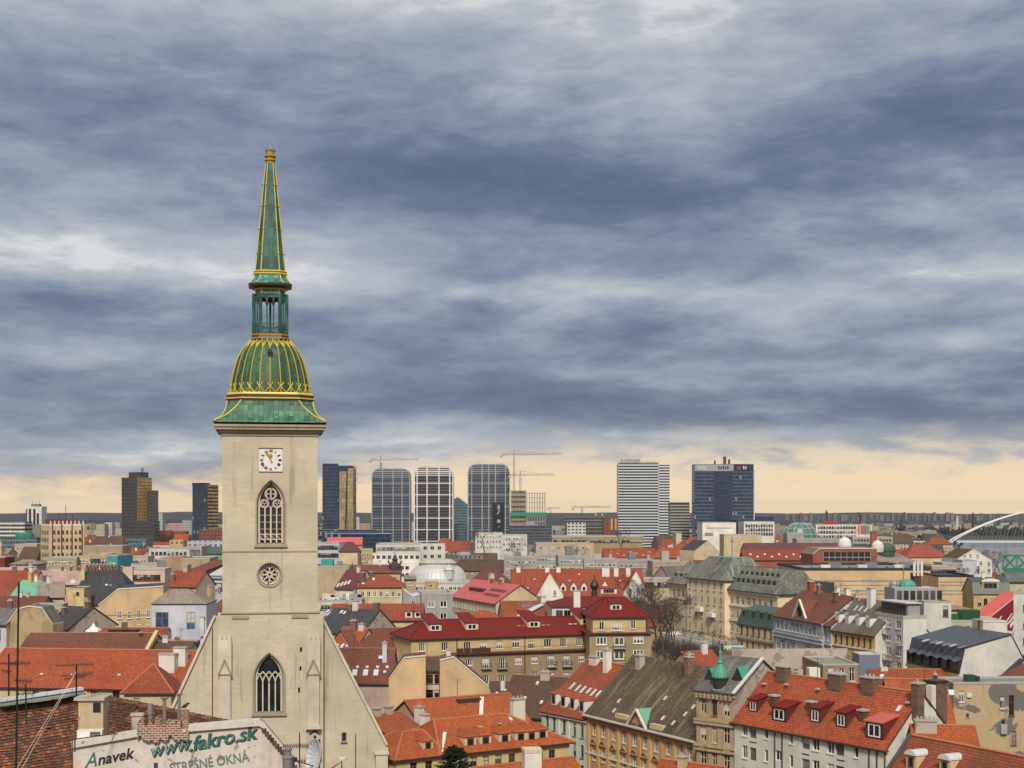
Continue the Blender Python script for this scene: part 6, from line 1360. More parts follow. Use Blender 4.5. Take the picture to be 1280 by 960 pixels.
for (px, py0, py1, r_, hat) in ((187.5, 902, 880, .075, 0), (205.5, 893, 873, .075, 1), (224, 897, 868, .07, 1)):
    u, z0_ = fa.fpx(px, py0, .6); _, z1_ = fa.fpx(px, py1, .6); mb = MB(); mb.tube([(u, .6, z0_ - .3), (u, .6, z1_)], r_, 8)
    if hat: mb.lathe([(r_ * 2.0, z1_ - .02), (r_ * 2.2, z1_ + .03), (.01, z1_ + .06)], 8, (u, .6, 0))
    else: mb.tube([(u, .6, z1_ - .40), (u, .6, z1_ + .02)], r_ * 1.45, 8)
    mb.build('flue_pipe', ['metal'], fa.root)
def cowl(px, py, y=.3):
    u, z = fa.fpx(px, py, y); mb = MB(); mb.tube([(u, y, z - .2), (u, y, z + .05)], .05, 6); mb.lathe([(.02, .05), (.17, .08), (.10, .20), (.12, .24), (.01, .26)], 8, (u, y, z)); mb.build('chimney_cowl', ['dark'], fa.root)
cowl(331.5, 914)
# crow on the brick pillar: body, head, beak and tail in one skin
u, z = fa.fpx(231.5, 886.5, .35); cr = fa.world(u, .35, z); mb = MB()
mb.tube([(-.16, 0, .07), (-.08, 0, .10), (0, 0, .14), (.07, 0, .20), (.10, 0, .24), (.13, 0, .24), (.17, 0, .23), (.20, 0, .215)], [.02, .055, .075, .06, .048, .042, .018, .004], 8)
for s_ in (-.02, .02): mb.tube([(0, s_, .09), (.005, s_, 0)], .008, 4)
tag(mb.build('crow', ['black'], None, cr, (0, 0, .3)), 'black crow perched on the thin brick pillar', 'bird')
# air conditioner on the wall head
u, z = fa.fpx(111, 930.5, .2); ac = empty('air_conditioner', fa.world(u, .42, z + .12), fa.a, 'white outdoor air conditioner unit at the end of the painted wall', 'air conditioner')
mb = MB(); mb.box(-.5, -.05, 0, .5, .35, .42, 0, True); mb.build('casing', ['trimwhite'], ac)
mb = MB(); mb.box(.02, -.07, .05, .44, -.052, .37, 0, True)
for k in range(5): mb.box(.04, -.085, .08 + k * .06, .42, -.071, .095 + k * .06, 1, True)
mb.build('fan_grille', ['dark', 'framegrey'], ac); mb = MB(); mb.box(-.5, -.06, .415, .52, .36, .44, 0, True); mb.build('lid', ['trimwhite'], ac)
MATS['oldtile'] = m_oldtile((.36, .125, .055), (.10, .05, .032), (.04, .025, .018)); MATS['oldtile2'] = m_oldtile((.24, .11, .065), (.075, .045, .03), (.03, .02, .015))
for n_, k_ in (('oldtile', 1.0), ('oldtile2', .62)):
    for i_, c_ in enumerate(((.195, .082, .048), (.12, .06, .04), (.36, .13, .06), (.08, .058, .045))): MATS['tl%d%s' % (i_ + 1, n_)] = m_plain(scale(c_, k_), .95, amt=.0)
# old house with hand made tiles, left: slope under a metal ridge strip
def slope_house(label, ridge_a, ridge_b, da, db, eave_dy, drop, mat, back=3.0, zb=19):
    """a roof given by its ridge in the photo; falls towards the viewer"""
    ra, rb_ = P(*ridge_a, da), P(*ridge_b, db); c = (ra + rb_) / 2
    root = empty('old_house', (c.x, c.y, zb), 0, label, 'house'); o = Vector((c.x, c.y, zb))
    ax_v = (rb_ - ra); nrm = Vector((ax_v.y, -ax_v.x, 0)).normalized()
    if nrm.y > 0: nrm = -nrm
    ea, eb = ra + nrm * eave_dy - Vector((0, 0, drop)), rb_ + nrm * eave_dy - Vector((0, 0, drop)); ba, bb = ra - nrm * back - Vector((0, 0, drop * back / eave_dy)), rb_ - nrm * back - Vector((0, 0, drop * back / eave_dy))
    mb = MB(); N = 10
    tr = random.Random(9); nu, nv = int((rb_ - ra).length / .185), int((ra - ea).length / .165); sn = (eb - ea).cross(ra - ea).normalized(); sn = sn if sn.z > 0 else -sn
    def pt(i, j, up=0.0):
        p = (ea.lerp(eb, i / nu)).lerp(ra.lerp(rb_, i / nu), j / nv); return p - o + sn * up + Vector((0, 0, .09 * mn.noise(p * .8)))
    mb.face([pt(0, 0, -.05), pt(nu, 0, -.05), pt(nu, nv, -.05), pt(0, nv, -.05)], 0)
    for j in range(nv):                       # every tile lies a little differently
        for i in range(nu):
            if tr.random() < .012: continue
            s_ = .5 * (j % 2); k1, k2 = tr.uniform(.015, .06), tr.uniform(.015, .06); a, b_, c, d = pt(i + s_, j - .12, k1 + .02), pt(i + s_ + .93, j - .12, k2 + .02), pt(i + s_ + .93, j + 1, 0), pt(i + s_, j + 1, 0); m_ = tr.choice([0, 0, 0, 1, 1, 2, 3])
            mb.face([a, b_, c, d], m_); mb.face([a - sn * .04, b_ - sn * .04, b_, a], 4)
    mb.face([ra - o, rb_ - o, bb - o, ba - o], 1); r_ = mb.build('roof', ['tl1' + mat, 'tl2' + mat, 'tl3' + mat, 'tl4' + mat, 'brickdark'], root)
    wb = MB(); dn = lambda v: Vector((v.x, v.y, zb))
    inn = -nrm * .5
    for p, q in ((ea + inn, eb + inn), (eb + inn, bb), (bb, ba), (ba, ea + inn)): p, q = p - Vector((0, 0, .15)), q - Vector((0, 0, .15)); wb.face([dn(p) - o, dn(q) - o, q - o, p - o])
    wb.face([ea + inn - o, ra - o - Vector((0, 0, .12)), ba - o]); wb.face([eb + inn - o, bb - o, rb_ - o - Vector((0, 0, .12))])
    wb.build('wall', ['oldstack'], root); return root, o, ra - o, rb_ - o, ea - o, eb - o
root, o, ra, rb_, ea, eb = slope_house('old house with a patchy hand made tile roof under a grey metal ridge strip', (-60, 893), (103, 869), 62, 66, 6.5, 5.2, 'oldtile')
mb = MB(); k0 = ra.lerp(rb_, .35); up = Vector((0, -.25, .15)); mb.bar(k0 + up, rb_ + up, 1.0, .06); mb.build('ridge_flashing', ['flatgreen'], root); mb = MB(); mb.bar(k0 + up + Vector((0, .2, .16)), rb_ + up + Vector((0, .2, .16)), .35, .12); mb.build('ridge_board', ['lightmetal'], root)
mb = MB(); mb.bar(eb + Vector((0, 0, .1)), rb_ + Vector((0, 0, .1)), .28, .22); mb.build('verge', ['oldstack'], root)
p0 = P(116, 873, 61.5) - o; mb = MB(); mb.box(p0.x - .52, p0.y - .3, p0.z - 3.5, p0.x + .52, p0.y + .6, p0.z - .05, 0); mb.box(p0.x - .68, p0.y - .42, p0.z - .05, p0.x + .6, p0.y + .7, p0.z + .08, 1, True); mb.box(p0.x + .1, p0.y - .32, p0.z - .55, p0.x + .42, p0.y - .302, p0.z - .15, 2); mb.build('chimney', ['oldstack', 'worn', 'black'], root)
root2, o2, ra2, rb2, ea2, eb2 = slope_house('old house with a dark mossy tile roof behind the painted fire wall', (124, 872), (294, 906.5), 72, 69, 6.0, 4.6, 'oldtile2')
mb = MB(); q = Vector((0, 0, .05)); n = 26
for i in range(n): a_ = ra2.lerp(rb2, i / n); b_ = ra2.lerp(rb2, (i + .9) / n); mb.tube([a_ + q, b_ + q], [.17, .13], 6)
mb.build('ridge_tiles', ['oldtile2'], root2)
# railing and stair at the wall's left end
root3 = empty('roof_railing', P(60, 940, 57), 0, 'rusty iron stair railing climbing beside the painted wall', 'railing'); o3 = P(60, 940, 57); mb = MB()
pp = [P(*q, 57) - o3 for q in ((44, 966), (66, 944), (90, 919))]; p2_ = [P(*q, 57) - o3 for q in ((52, 978), (68, 958), (91, 936))]
for a_, b_ in zip(pp, pp[1:]): mb.bar(a_, b_, .05)
for a_, b_ in zip(pp, p2_): mb.bar(a_, b_ - Vector((0, 0, 1)), .04)
mb.bar(P(67, 946, 57) - o3, P(84, 942, 57) - o3, .035); mb.bar(P(66, 965, 57) - o3, P(90, 941, 57) - o3, .05); mb.bar(P(93.5, 905, 57) - o3, P(93.5, 940, 57) - o3, .05); mb.bar(P(93.5, 924, 57) - o3, P(172, 913, 62) - o3, .04); mb.build('railing_bars', ['rust'], root3)
# aerials
def aerial(label, base, top, d, bars, r=.03, name='aerial_mast'):
    pb, pt_ = P(*base, d), P(*top, d); root = empty(name, pb, 0, label, 'aerial'); mb = MB(); mb.tube([(0, 0, 0), pt_ - pb], r, 6); mb.build('mast', ['black'], root)
    for (y, xa, xb, n, tilt) in bars:
        m2 = MB(); a_, b_ = P(xa, y, d) - pb, P(xb, y + tilt, d) - pb; m2.bar(a_, b_, .025)
        for k in range(n): c = a_.lerp(b_, (k + .5) / n); l = .16 + .12 * (k / n); m2.bar(c + Vector((0, -l, -.03)), c + Vector((0, l, .03)), .014); m2.bar(c + Vector((0, 0, -l * .45)), c + Vector((0, 0, l * .45)), .012)
        m2.build('antenna_boom', ['dark'], root)
    return root
aerial('tall thin black aerial mast rising over the mottled tile roof', (19.5, 1000), (23.5, 728), 46, [(829, 11, 38, 6, 0), (895, 16, 34, 4, 0), (850, 18, 40, 5, 2)], .032)
aerial('second aerial pole beside the tall mast carrying short rods', (33, 905), (32, 855), 56, [(862, 22, 40, 5, 0), (868, 20, 44, 4, -1)])
aerial('roof aerial with a broad flat comb above the ridge strip', (95.5, 872), (95.5, 831), 64, [(832, 70, 118, 12, -2), (845, 76, 116, 10, -3), (849, 80, 108, 8, -4)], .035)
aerial('small aerial pole at the picture edge with a curled cable', (11, 870), (11, 817), 52, [(829, 0, 22, 5, 1), (838, 2, 14, 3, 2)], .03)
aerial('thin aerial with a long toothed boom in front of the church base', (374.5, 990), (374.5, 916), 52, [(932.5, 353, 386, 14, 0), (951, 372, 400, 8, 1)], .022)
root4 = empty('guy_wires', P(60, 900, 60), 0, 'pale guy wires crossing in front of the mottled tile roof', 'wire'); o4 = P(60, 900, 60); mb = MB()
for (a_, b_) in (((20, 962), (95, 840)), ((24, 966), (92, 846)), ((33, 898), (60, 946))): mb.tube([P(*a_, 52) - o4, P(*b_, 62) - o4], .012, 4)
mb.build('wire', ['cream_paint'], root4)
# satellite dish, flue and lamp bracket in front of the church
sdp = P(397, 945, 50); sdr = empty('satellite_dish', sdp, R(-62), 'grey satellite dish seen edge on in front of the church base', 'satellite dish')
mb = MB(); mb.lathe([(.01, -.16), (.25, -.13), (.5, -.05), (.62, .04), (.64, .03), (.5, -.08), (.01, -.19)], 20); mb.build('reflector', ['lightmetal'], sdr, (.2, -.2, 0), (R(80), 0, 0))
mb = MB(); mb.bar((0, -.1, -.35), (.2, -.9, -.05), .035); mb.box(.14, -.95, -.1, .26, -.82, .05, 0, True); mb.build('feed_arm', ['dark'], sdr); mb = MB(); mb.tube([(-.12, .1, -1.6), (-.12, .1, .55)], .04, 6); mb.build('pole', ['dark'], sdr)
mb = MB(); p = P(359.5, 968, 54); mb.lathe([(.19, 0), (.19, .78), (.22, .80), (.22, .86), (.13, .9), (.13, 1.08), (.17, 1.1), (.17, 1.16), (.01, 1.2)], 12); tag(mb.build('flue', ['metal'], None, p - Vector((0, 0, .2))), 'round dark metal flue with a steel cap below the wall verge', 'flue')
lr = empty('floodlight', P(428, 949, 52), 0, 'twin white floodlights on a thin arm beside the satellite dish', 'floodlight'); o5 = P(428, 949, 52)
mb = MB(); mb.tube([P(411, 963, 52) - o5, P(427, 952, 52) - o5, P(428, 975, 52) - o5], .03, 5); mb.build('arm', ['dark'], lr)
for dx_ in (-2, 2): mb = MB(); mb.lathe([(.02, 0), (.07, .02), (.09, .12), (.02, .13)], 8); mb.build('lamp_head', ['trimwhite'], lr, P(428 + dx_, 951, 52) - o5)
mb = MB(); p = P(444.5, 975, 52); mb.tube([(0, 0, -.3), (0, 0, 1.65)], .02, 5); tag(mb.build('rod', ['rust'], None, p), 'single thin vertical rod right of the floodlights', 'rod')
# ------------------------------------------------------------ middle distance
def simple(label, A, xr, d, ang, W, wall, roof=('flat', 'flat'), win=None, name='town_house', cat='house', zb=-7, rwin=None, **k):
    b = Bld(label, A, xr=xr, d=d, ang=ang, W=W, zb=zb, name=name, cat=cat, **k)
    for f, ww in (('f', win), ('r', rwin)):
        if ww:
            n, rows, w_, h_, top, dy = ww[:6]; b.grid(f, n, rows, w_, h_, top, dy, fr=ww[6] if len(ww) > 6 else 'frame', nx=2, ny=1, m=.8)
    kind = roof[0]
    if kind == 'flat': b.walls(wall); b.flat(roof[1], roof[2] if len(roof) > 2 else .5)
    elif kind == 'gable': b.gable(b.hr(roof[1]), roof[2]); b.walls(wall, b.prof)
    elif kind == 'hip': h = b.hr(roof[1]); b.walls(wall); i_ = min(b.W / 2, b.L * .32); b.hip([(i_, i_, b.W / 2, b.W / 2, h)], roof[2])
    elif kind == 'mansard': b.gable(0, roof[2], prof=[(0, 0), (1.2, roof[1]), (b.W / 2, roof[1] + 1.2), (b.W, 0)]); b.walls(wall, b.prof)
    return b
b = simple('pinkish red metal roofed house with rows of small roof lights', (564, 745), 620, 428, -69, 14, 'cream', ('gable', 728, 'pinkmetal'), (14, 3, .9, 1.7, 1.2, 3.3, 'frame'))
b.wall.data.materials[0] = MT('cream')
for r in range(2):
    for k in range(7): q = b.world(b.L * (.62 + .045 * k), 2.2 + 1.8 * r, b.H + (2.2 + 1.8 * r) * b.sld.z / b.sld.y + .3); link('skylight', WM.setdefault(('skr',), (lambda m: (m.box(-.3, -.55, 0, .3, .55, .12, 0), m.mesh('skylight', ['dark']))[1])(MB())), b.root, (b.L * (.62 + .045 * k), 2.2 + 1.8 * r, b.H + (2.2 + 1.8 * r) * b.sld.z / b.sld.y + .25), (b.sla, 0, 0))
mb = MB(); mb.box(b.L * .22, 2.6, b.H + 1.4, b.L * .52, 4.0, b.H + 3.0, 0); mb.build('ribbon_dormer', ['darkred'], b.root); b.chim(0, 0, 1.6, 1.2, 2.2, 'apricot', 1, at=(b.L * .4, b.W / 2, b.prof[1][1]))
b.chim(0, 0, 1.0, 1.0, 1.2, 'apricot', 1, at=(b.L * .62, b.W / 2, b.prof[1][1]))
b = prism('blank brown gable end wall of the pinkish red roofed house', [(619, 790), (619, 755.5), (649, 732), (682, 757), (682, 790)], 398, 26, 1.2, 'brownwall', 'brownred', reg=False)
b = simple('dark maroon hipped roof behind the pinkish red roof', (588, 729), 636, 470, 0, 15, 'cream', ('hip', 712, 'darkred'))
b = simple('small bright orange hipped roof wedged behind the terrace block', (584, 776), 622, 318, 0, 9, 'apricot', ('hip', 764, 'orange')); b.skylight(603, 774, .7, .9); b.skylight(607, 774, .7, .9)
b = simple('orange roof with a long slanting glass rooflight', (630, 777), 694, 345, 6, 15, 'worn', ('gable', 752, 'orange2'))
mb = MB(); mb.bar(b.on(648, 771) + Vector((0, 0, .15)), b.on(676, 756) + Vector((0, 0, .15)), 2.4, .25); mb.build('glass_rooflight', ['skyreflect'], b.root)
for k in range(5): b.skylight(655 + 4.5 * k, 757 - .4 * k, 1.0, .9, 'glass2')
b = simple('white walled house under a dark red hipped roof behind the pavilion', (690, 759), 778, 332, 3, 14, 'white2', ('hip', 746, 'redmetal'), (8, 2, 1.6, 1.5, .7, 3.0, 'framed'))
b.chim(721, 758, 1.5, 1.0, 3.5, 'white', 0); b.block('roof_terrace', b.L - .5, b.L + 4.5, 2, 8, b.H - 5, b.H - 1.8, 'white2', 'redmetal')
mb = MB(); mb.lathe([(.75, -.5), (.75, 1.8), (.55, 2.0), (.6, 2.3), (1.0, 2.9), (1.05, 3.3), (.75, 4.0), (.3, 4.6), (.12, 5.0), (.08, 5.8), (.01, 6.2)], 14)
tag(mb.build('onion_lantern', ['statue'], None, P(743, 749, 344)), 'small black onion topped lantern turret before the red dormered roof', 'turret')
b = Bld('large red tiled house with arched white dormers and white chimneys', (640, 745), xr=806, d=420, ang=1, W=18, zb=-6)
b.gable(b.hr(711.5), 'redtile'); b.walls('white', b.prof)
for px in (704, 717, 730): b.dormer(px, 738.5, 1.7, 1.3, 'gable', 'redtile', 'white', 'frameb', 1, 1.2, .26)
b.dormer(761, 742, 4.6, 1.5, 'shed', 'redtile', 'white', 'frameb', 4); b.dormer(756, 735, 1.8, .6, 'gable', 'redtile', 'white', 'frameb', 1, 1.6)
for px in (757, 770, 785): b.chim(px, 719, 2.2 if px < 760 else 1.3, 1.0, 2.2, 'white', 0)
for px in (684, 698, 648): b.chim(px, 714, 1.2, .9, 1.2, 'trim', 0)
for px, py in ((712, 726), (724, 718), (668, 724), (775, 726), (660, 735)): b.skylight(px, py, .5, .5)
prism('white triangular gable with one small window facing the river', [(671, 752), (671, 745.5), (687, 717), (704, 744), (704, 752)], 416, 0, 9, 'white', 'redtile', wins=[(693.5, 741, .9, 1.6)], zb=-6, reg=False)
prism('white triangular gable with twin windows beside the bare trees', [(780, 752), (780, 741), (795, 715), (811, 745), (811, 752)], 416, 0, 9, 'white', 'redtile', wins=[(787, 737.5, 1.0, 1.2), (798, 738, .9, 1.8)], zb=-6, reg=False)
b = simple('grey rendered apartment house with four white windows', (527, 743), 566, 362, 8, 13, 'grey', ('flat', 'flat'), (2, 4, 1.7, 1.6, 1.6, 3.0))
prism('grey wing with a slanting pale blue metal roof and a yellow recess', [(504, 780), (504, 737.5), (516, 746), (527, 743), (527, 780)], 366, 6, 10, 'grey', 'lightmetal', wins=[(516.5, 752, 1.0, 1.4)])
b = simple('long low building with a rust tiled roof behind the slate house', (413, 775), 528, 336, 1, 11, 'cream', ('gable', 755.5, 'redtile')); b.wpx('f', 512, 770, 1, 1); b.dormer(511, 772, 1.6, 1.5, 'shed', 'redtile', 'white', 'frame', 1); b.dormer(522, 772, 1.4, 1.4, 'shed', 'redtile', 'white', 'frame', 1)
b = simple('house under an orange hipped roof with bright ridge lines', (446, 735), 506, 428, 5, 17, 'cream', ('hip', 719.5, 'redtile'), (7, 1, 1.0, 1.6, 1.0, 3)); b.skylight(454, 729, .9, 1.8); b.skylight(467, 724, .9, 1.8); b.chim(464, 722, .9, .9, 1.6, 'brickdark', 1)
b = simple('narrow maroon mansard house with slanted white dormers', (419, 735), 442, 434, -34, 11, 'white2', ('gable', 713, 'darkred'))
for k in range(4): b.skylight(423 + 4.5 * k, 731.5 - 1.2 * k, .7, 1.8)
b.chim(452, 726, 1.6, 1.4, 3.6, 'brickdark', 1, at=(b.L + 1, 3, b.H + 1))
b = simple('flat roofed block with a blank buff wall beside the tower', (392, 709), 436, 478, 2, 20, 'beige', ('flat', 'flatdark')); b.block('plant_box', 2, 6, 4, 8, b.H, b.H + 2.4, 'teal'); b.block('plant_box', 7.5, 9, 3, 6, b.H, b.H + 1.8, 'metal')
b = simple('long house with a dusty brown roof ending at a dark bronze turret', (436, 716), 500, 520, 2, 14, 'beige', ('gable', 706.5, 'brownred'), (10, 1, 1.0, 1.6, 1.2, 3))
mb = MB(); mb.lathe([(2.2, -2), (2.4, 1.0), (3.2, 1.4), (3.0, 3.0), (1.6, 4.4), (1.2, 5.6), (1.5, 6.4), (.8, 7.4), (.3, 8.0), (.2, 9.6), (.01, 10)], 12)
for sg in (-1, 1): mb.tube([(sg * 1.6, 0, 3), (sg * 3.4, 0, 5.5), (sg * 2.8, 0, 6.6)], [.5, .45, .25], 6)
bt = mb.build('bronze_turret', ['statue'], b.root, (b.L - 2, 4, b.H)); bt.scale = (.72, .72, .72)
# silver domed market hall
mh = empty('market_hall', P(545, 728, 500), 0, 'market hall with a broad silver ribbed dome and a small lantern', 'market hall'); REG.append((P(545, 728, 500).x, 505, 16))
simple('low white annex in front of the silver dome', (500, 730), 590, 482, 0, 8, 'white2', ('flat', 'flatlight', .3), (16, 1, 1.2, 1.2, .9, 3)); simple('tiny ochre roof hut below the silver dome', (531, 727.5), 546, 462, 0, 5, 'ochre', ('flat', 'tan', .2), (1, 1, 1.2, 1.0, .8, 3)); simple('small tan hut left of the ochre roof hut', (506, 724), 520, 470, 6, 6, 'tan', ('gable', 720, 'faded'), (2, 1, .8, 1.2, .8, 3))
mb = MB(); mb.lathe([(10.0, -.5), (9.9, 1.2), (9.3, 3.0), (8.0, 4.5), (6.6, 5.3), (6.4, 5.3), (6.4, 6.3), (6.9, 6.4), (5.0, 7.6), (.1, 8.2)], 48, (0, 9, 0), ms=[0, 0, 0, 0, 0, 2, 1, 1, 1]); dm = mb.build('dome', ['silver', 'flatlight', 'white2'], mh)
mb = MB()
for k in range(40): a = 2 * math.pi * k / 40; mb.tube([(r_ * math.cos(a), 9 + r_ * math.sin(a), z) for r_, z in ((10.05, 0), (9.9, 1.3), (9.35, 3.1), (8.05, 4.6), (6.65, 5.4))], .09, 4)
mb.build('dome_rib', ['white2'], dm); mb = MB(); mb.lathe([(1.6, -3), (1.6, 0), (1.9, .2), (1.5, 1.1), (.6, 1.7), (.05, 2.2)], 12); mb.build('lantern', ['silver'], dm, (4.4, 1.2, 4.0))
mb = MB(); mb.box(-11.5, -1, -14, 12.5, 20, -.6, 0); mb.box(-12, -1.5, -.6, 13, 20.5, -.1, 1, True); mb.build('wall', ['white2', 'flatlight'], mh)
b = simple('white stepped modern building with terraces and window ribbons', (470, 681), 526, 660, 2, 26, 'white2', ('flat', 'flatlight'), (12, 1, 2.4, 1.5, 1.0, 3.2, 'framegrey'), 'office_block', 'office block')
b.block('stair_block', b.L, b.L + 11, -1, 18, 0, b.H + .4, 'white2', 'flatlight'); tb = b.block('terrace_storey', -3, b.L, -5, -.02, 0, b.H - 3.8, 'white', 'flatlight'); tc = b.block('terrace_storey', -5, b.L - 2, -10, -5.02, 0, b.H - 8.2, 'white', 'flatlight')
me, _ = win_mesh(1.6, 1.6, 'framegrey', 2, 1, False, 'glass', False)
for k in range(9): link('window', me, tb, (-2 + k * 2.5, -5.04, b.H - 6.2)); link('window', me, tc, (-4 + k * 2.2, -10.04, b.H - 10.8)); link('window', me, tc, (-4 + k * 2.2, -10.04, b.H - 14.0))
for k in range(3): link('window', me, b.root, (b.L + 1.2 + k * 3.2, -1.04, b.H - 2.2)); link('window', me, b.root, (b.L + 1.2 + k * 3.2, -1.04, b.H - 6.0))
simple('ochre house with a row of dark windows before the white stepped building', (436, 688), 466, 610, 6, 14, 'ochre', ('flat', 'flat'), (9, 2, .9, 1.6, 1.2, 3.2)); simple('teal windowed grey office beside the church tower', (394, 679), 424, 640, -8, 20, 'lblue', ('flat', 'flatlight'), (8, 2, 2.2, 1.6, 1.0, 3.4, 'framed'), 'office_block', 'office block')
simple('dark red hipped roof behind the ochre house', (424, 690), 447, 600, 0, 12, 'cream', ('hip', 678, 'darkred')); simple('small orange mansard with a coral top beside the dark red hip', (408, 681), 452, 720, 2, 14, 'apricot', ('gable', 672, 'coralmetal'), (8, 1, 1, 1.6, 1, 3))
# tall yellow block left
b = Bld('tall yellow slab block with dark red vertical stripes and roof aerials', (62, 657.5), xr=105.5, d=620, ang=34, W=13, zb=-7, name='apartment_tower', cat='tower block')
b.grid('f', 7, 8, .95, 1.3, 1.9, 3.2, m=1.0, fr='framed'); b.grid('l', 4, 8, 1.3, 1.3, 1.9, 3.2, m=1.0, fr='framed'); b.walls('cream'); b.flat('flat', .8, cap='trim')
for t in (.08, .34, .64, .93): u = b.L * t; mb = MB(); mb.box(u - .24, -.2, 3, u + .24, -.06, b.H + .7, 0); mb.build('red_stripe', ['redpaint'], b.root)
b.block('roof_storey', 2, b.L - 2, 3, 13, b.H, b.H + 2.8, 'redpaint', 'dark')
for k in range(9): b.block('roof_post', .4 + k * (b.L - 1) / 8, .9 + k * (b.L - 1) / 8, .5, 1.0, b.H + .8, b.H + 2.2, 'white2')
for u in (6, 9, 12): mb = MB(); mb.tube([(u, 7, b.H + 2.5), (u, 7, b.H + (9 if u == 9 else 5))], .12, 4); mb.bar((u - .8, 7, b.H + 5), (u + .8, 7, b.H + 5), .12); mb.build('aerial', ['dark'], b.root)
simple('brown concrete annex in front of the tall yellow block', (58, 698), 96, 590, 10, 14, 'tan', ('flat', 'flatbrown'), (9, 2, 1.0, 1.5, 1.2, 3.2)); simple('yellow annex beside the tall striped block', (96, 696), 113, 600, 3, 12, 'yellow', ('flat', 'flat'), (3, 3, .9, 1.3, 1.2, 3.2))
b = simple('bright teal painted house front among beige blocks', (134, 695), 147, 570, -10, 14, 'teal', ('flat', 'flatlight'), (2, 2, 1.0, 1.4, 2.5, 4.2)); simple('beige flats with dark balconies left of the teal house', (112, 694), 134, 585, 2, 16, 'beige', ('flat', 'flatlight'), (4, 3, 2.4, 1.8, 1.4, 3.3, 'framed'))
simple('long low buff roof range behind the tall yellow block', (106, 683), 153, 780, 0, 18, 'tan', ('flat', 'flatbrown')); simple('long white low block with square windows', (186, 686), 236, 690, 1, 22, 'white2', ('flat', 'flat'), (9, 2, 1.3, 1.4, 1.4, 3.4, 'framed')); simple('grey blue flat block with a wide dark window', (236, 684), 252, 680, 0, 20, 'grey', ('flat', 'flatlight'), (1, 1, 4.5, 3.5, 1.2, 3.4, 'framed'))
simple('green roofed pavilion next to the church tower', (258, 692), 284, 640, 2, 14, 'coppergreen', ('gable', 684, 'greenmetal')); simple('pink and white banded block with dark window strips', (164, 706), 200, 560, 3, 16, 'pinkish', ('flat', 'flatdark'), (9, 2, .9, 1.8, .8, 3.3, 'frameb'), rwin=None); simple('stone grey low building with a flat cap left of the tan warehouse', (196, 700), 216, 540, 2, 16, 'dgrey', ('flat', 'flat')); simple('cream terrace house row behind the pink banded block', (150, 697), 185, 620, 4, 16, 'cream', ('flat', 'flat'), (9, 2, .9, 1.5, 1.0, 3.3)); simple('tan brick house with an ochre corner left of the banded block', (146, 703), 163, 590, 0, 12, 'ochre', ('flat', 'flatbrown')); simple('maroon and beige workshop with a gambrel roof beside the tall yellow block', (22, 700), 45, 640, -4, 14, 'brickred', ('gable', 684, 'brown'), (4, 1, 1.5, 1.5, 1.5, 3)); simple('beige flat block behind the maroon workshop', (18, 681), 46, 760, 2, 18, 'beige', ('flat', 'flatlight'), (6, 2, 1.4, 1.5, 1.2, 3.3)); simple('old stone house with a low white roof left of the brown annex', (12, 706), 46, 540, 4, 14, 'worn', ('hip', 700, 'faded')); simple('dark red flank house at the far left edge', (-12, 697), 6, 600, 0, 12, 'redpaint', ('flat', 'flatbrown')); simple('long orange roof left of the dusty pink roof', (-30, 722), 18, 480, -8, 15, 'pinkish', ('gable', 710, 'pinkroof'))
# church with pale spire at the left edge
b = simple('small cream church with a pointed bell tower at the left edge', (-14, 693), 9, 700, 4, 18, 'cream', ('gable', 686, 'faded'), name='church', cat='church'); mb = MB(); mb.box(-2, -2, 0, 2, 2, b.H + 4, 0); mb.loft([[(-2.2, -2.2, b.H + 4), (2.2, -2.2, b.H + 4), (2.2, 2.2, b.H + 4), (-2.2, 2.2, b.H + 4)], [(-.6, -.6, b.H + 8), (.6, -.6, b.H + 8), (.6, .6, b.H + 8), (-.6, .6, b.H + 8)], [(-.1, -.1, b.H + 13), (.1, -.1, b.H + 13), (.1, .1, b.H + 13), (-.1, .1, b.H + 13)]], 0); mb.box(-.6, -2.05, b.H - .5, .6, -2.01, b.H + 2.5, 1); mb.build('bell_tower', ['cream', 'dark'], b.root, (b.L - 4.5, 1.0, 0))
# right, behind the palace
b = Bld('vast windowless cream theatre wall with dark string courses', (1005, 713), xr=1163, d=452, ang=0, W=46, zb=-7, name='theatre', cat='theatre')
b.walls('apricot'); b.flat('flatgreen', .8, cap='dark')
for z in (3.4, 4.6, 6.4, 7.4): b.band(b.H - z, 'grey', .45 if z != 4.6 else .2, .12, 'f')
for k in range(9): b.block('roof_unit', 4 + k * 4, 6 + k * 4 + (k % 3), 6 + (k * 7) % 20, 9 + (k * 7) % 20, b.H, b.H + .8 + .4 * (k % 3), ('dgrey', 'white2', 'bluebox')[k % 3])
mb = MB(); u, z = b.fpx(1128, 720); mb.tube([(u, -.3, z - 6), (u + .3, -.3, z + 1), (u, -.3, z + 4.5)], .14, 5); mb.build('flue_pipe', ['metal'], b.root)
b = Bld('lower cream theatre wing with banded corner and black parapet', (1173, 721), xr=1217, d=432, ang=-3, W=30, zb=-7, name='theatre_wing', cat='theatre'); b.walls('apricot'); b.flat('flatdark', .5, cap='black')
for z in (1.6, 2.6, 4.2, 5.2): b.band(b.H - z, 'grey', .4, .12, 'f')
b = prism('brown theatre fly tower with a deep dark loggia', [(1016, 712), (1016, 693), (1024, 686), (1096, 686), (1096, 712)], 540, 0, 22, 'brickred', 'flatbrown', name='fly_tower', cat='theatre', flatroof='flat', zb=-7); u0, z0 = b.fpx(1029, 701); u1, z1 = b.fpx(1088, 690); b.block('loggia', u0, u1, -.06, -.01, z0, z1, 'black'); mb = MB()  # flat black panel paints the shade inside the recess
for k in range(9): x = u0 + (u1 - u0) * k / 8; mb.bar((x, -.1, z0), (x, -.1, z1), .15)
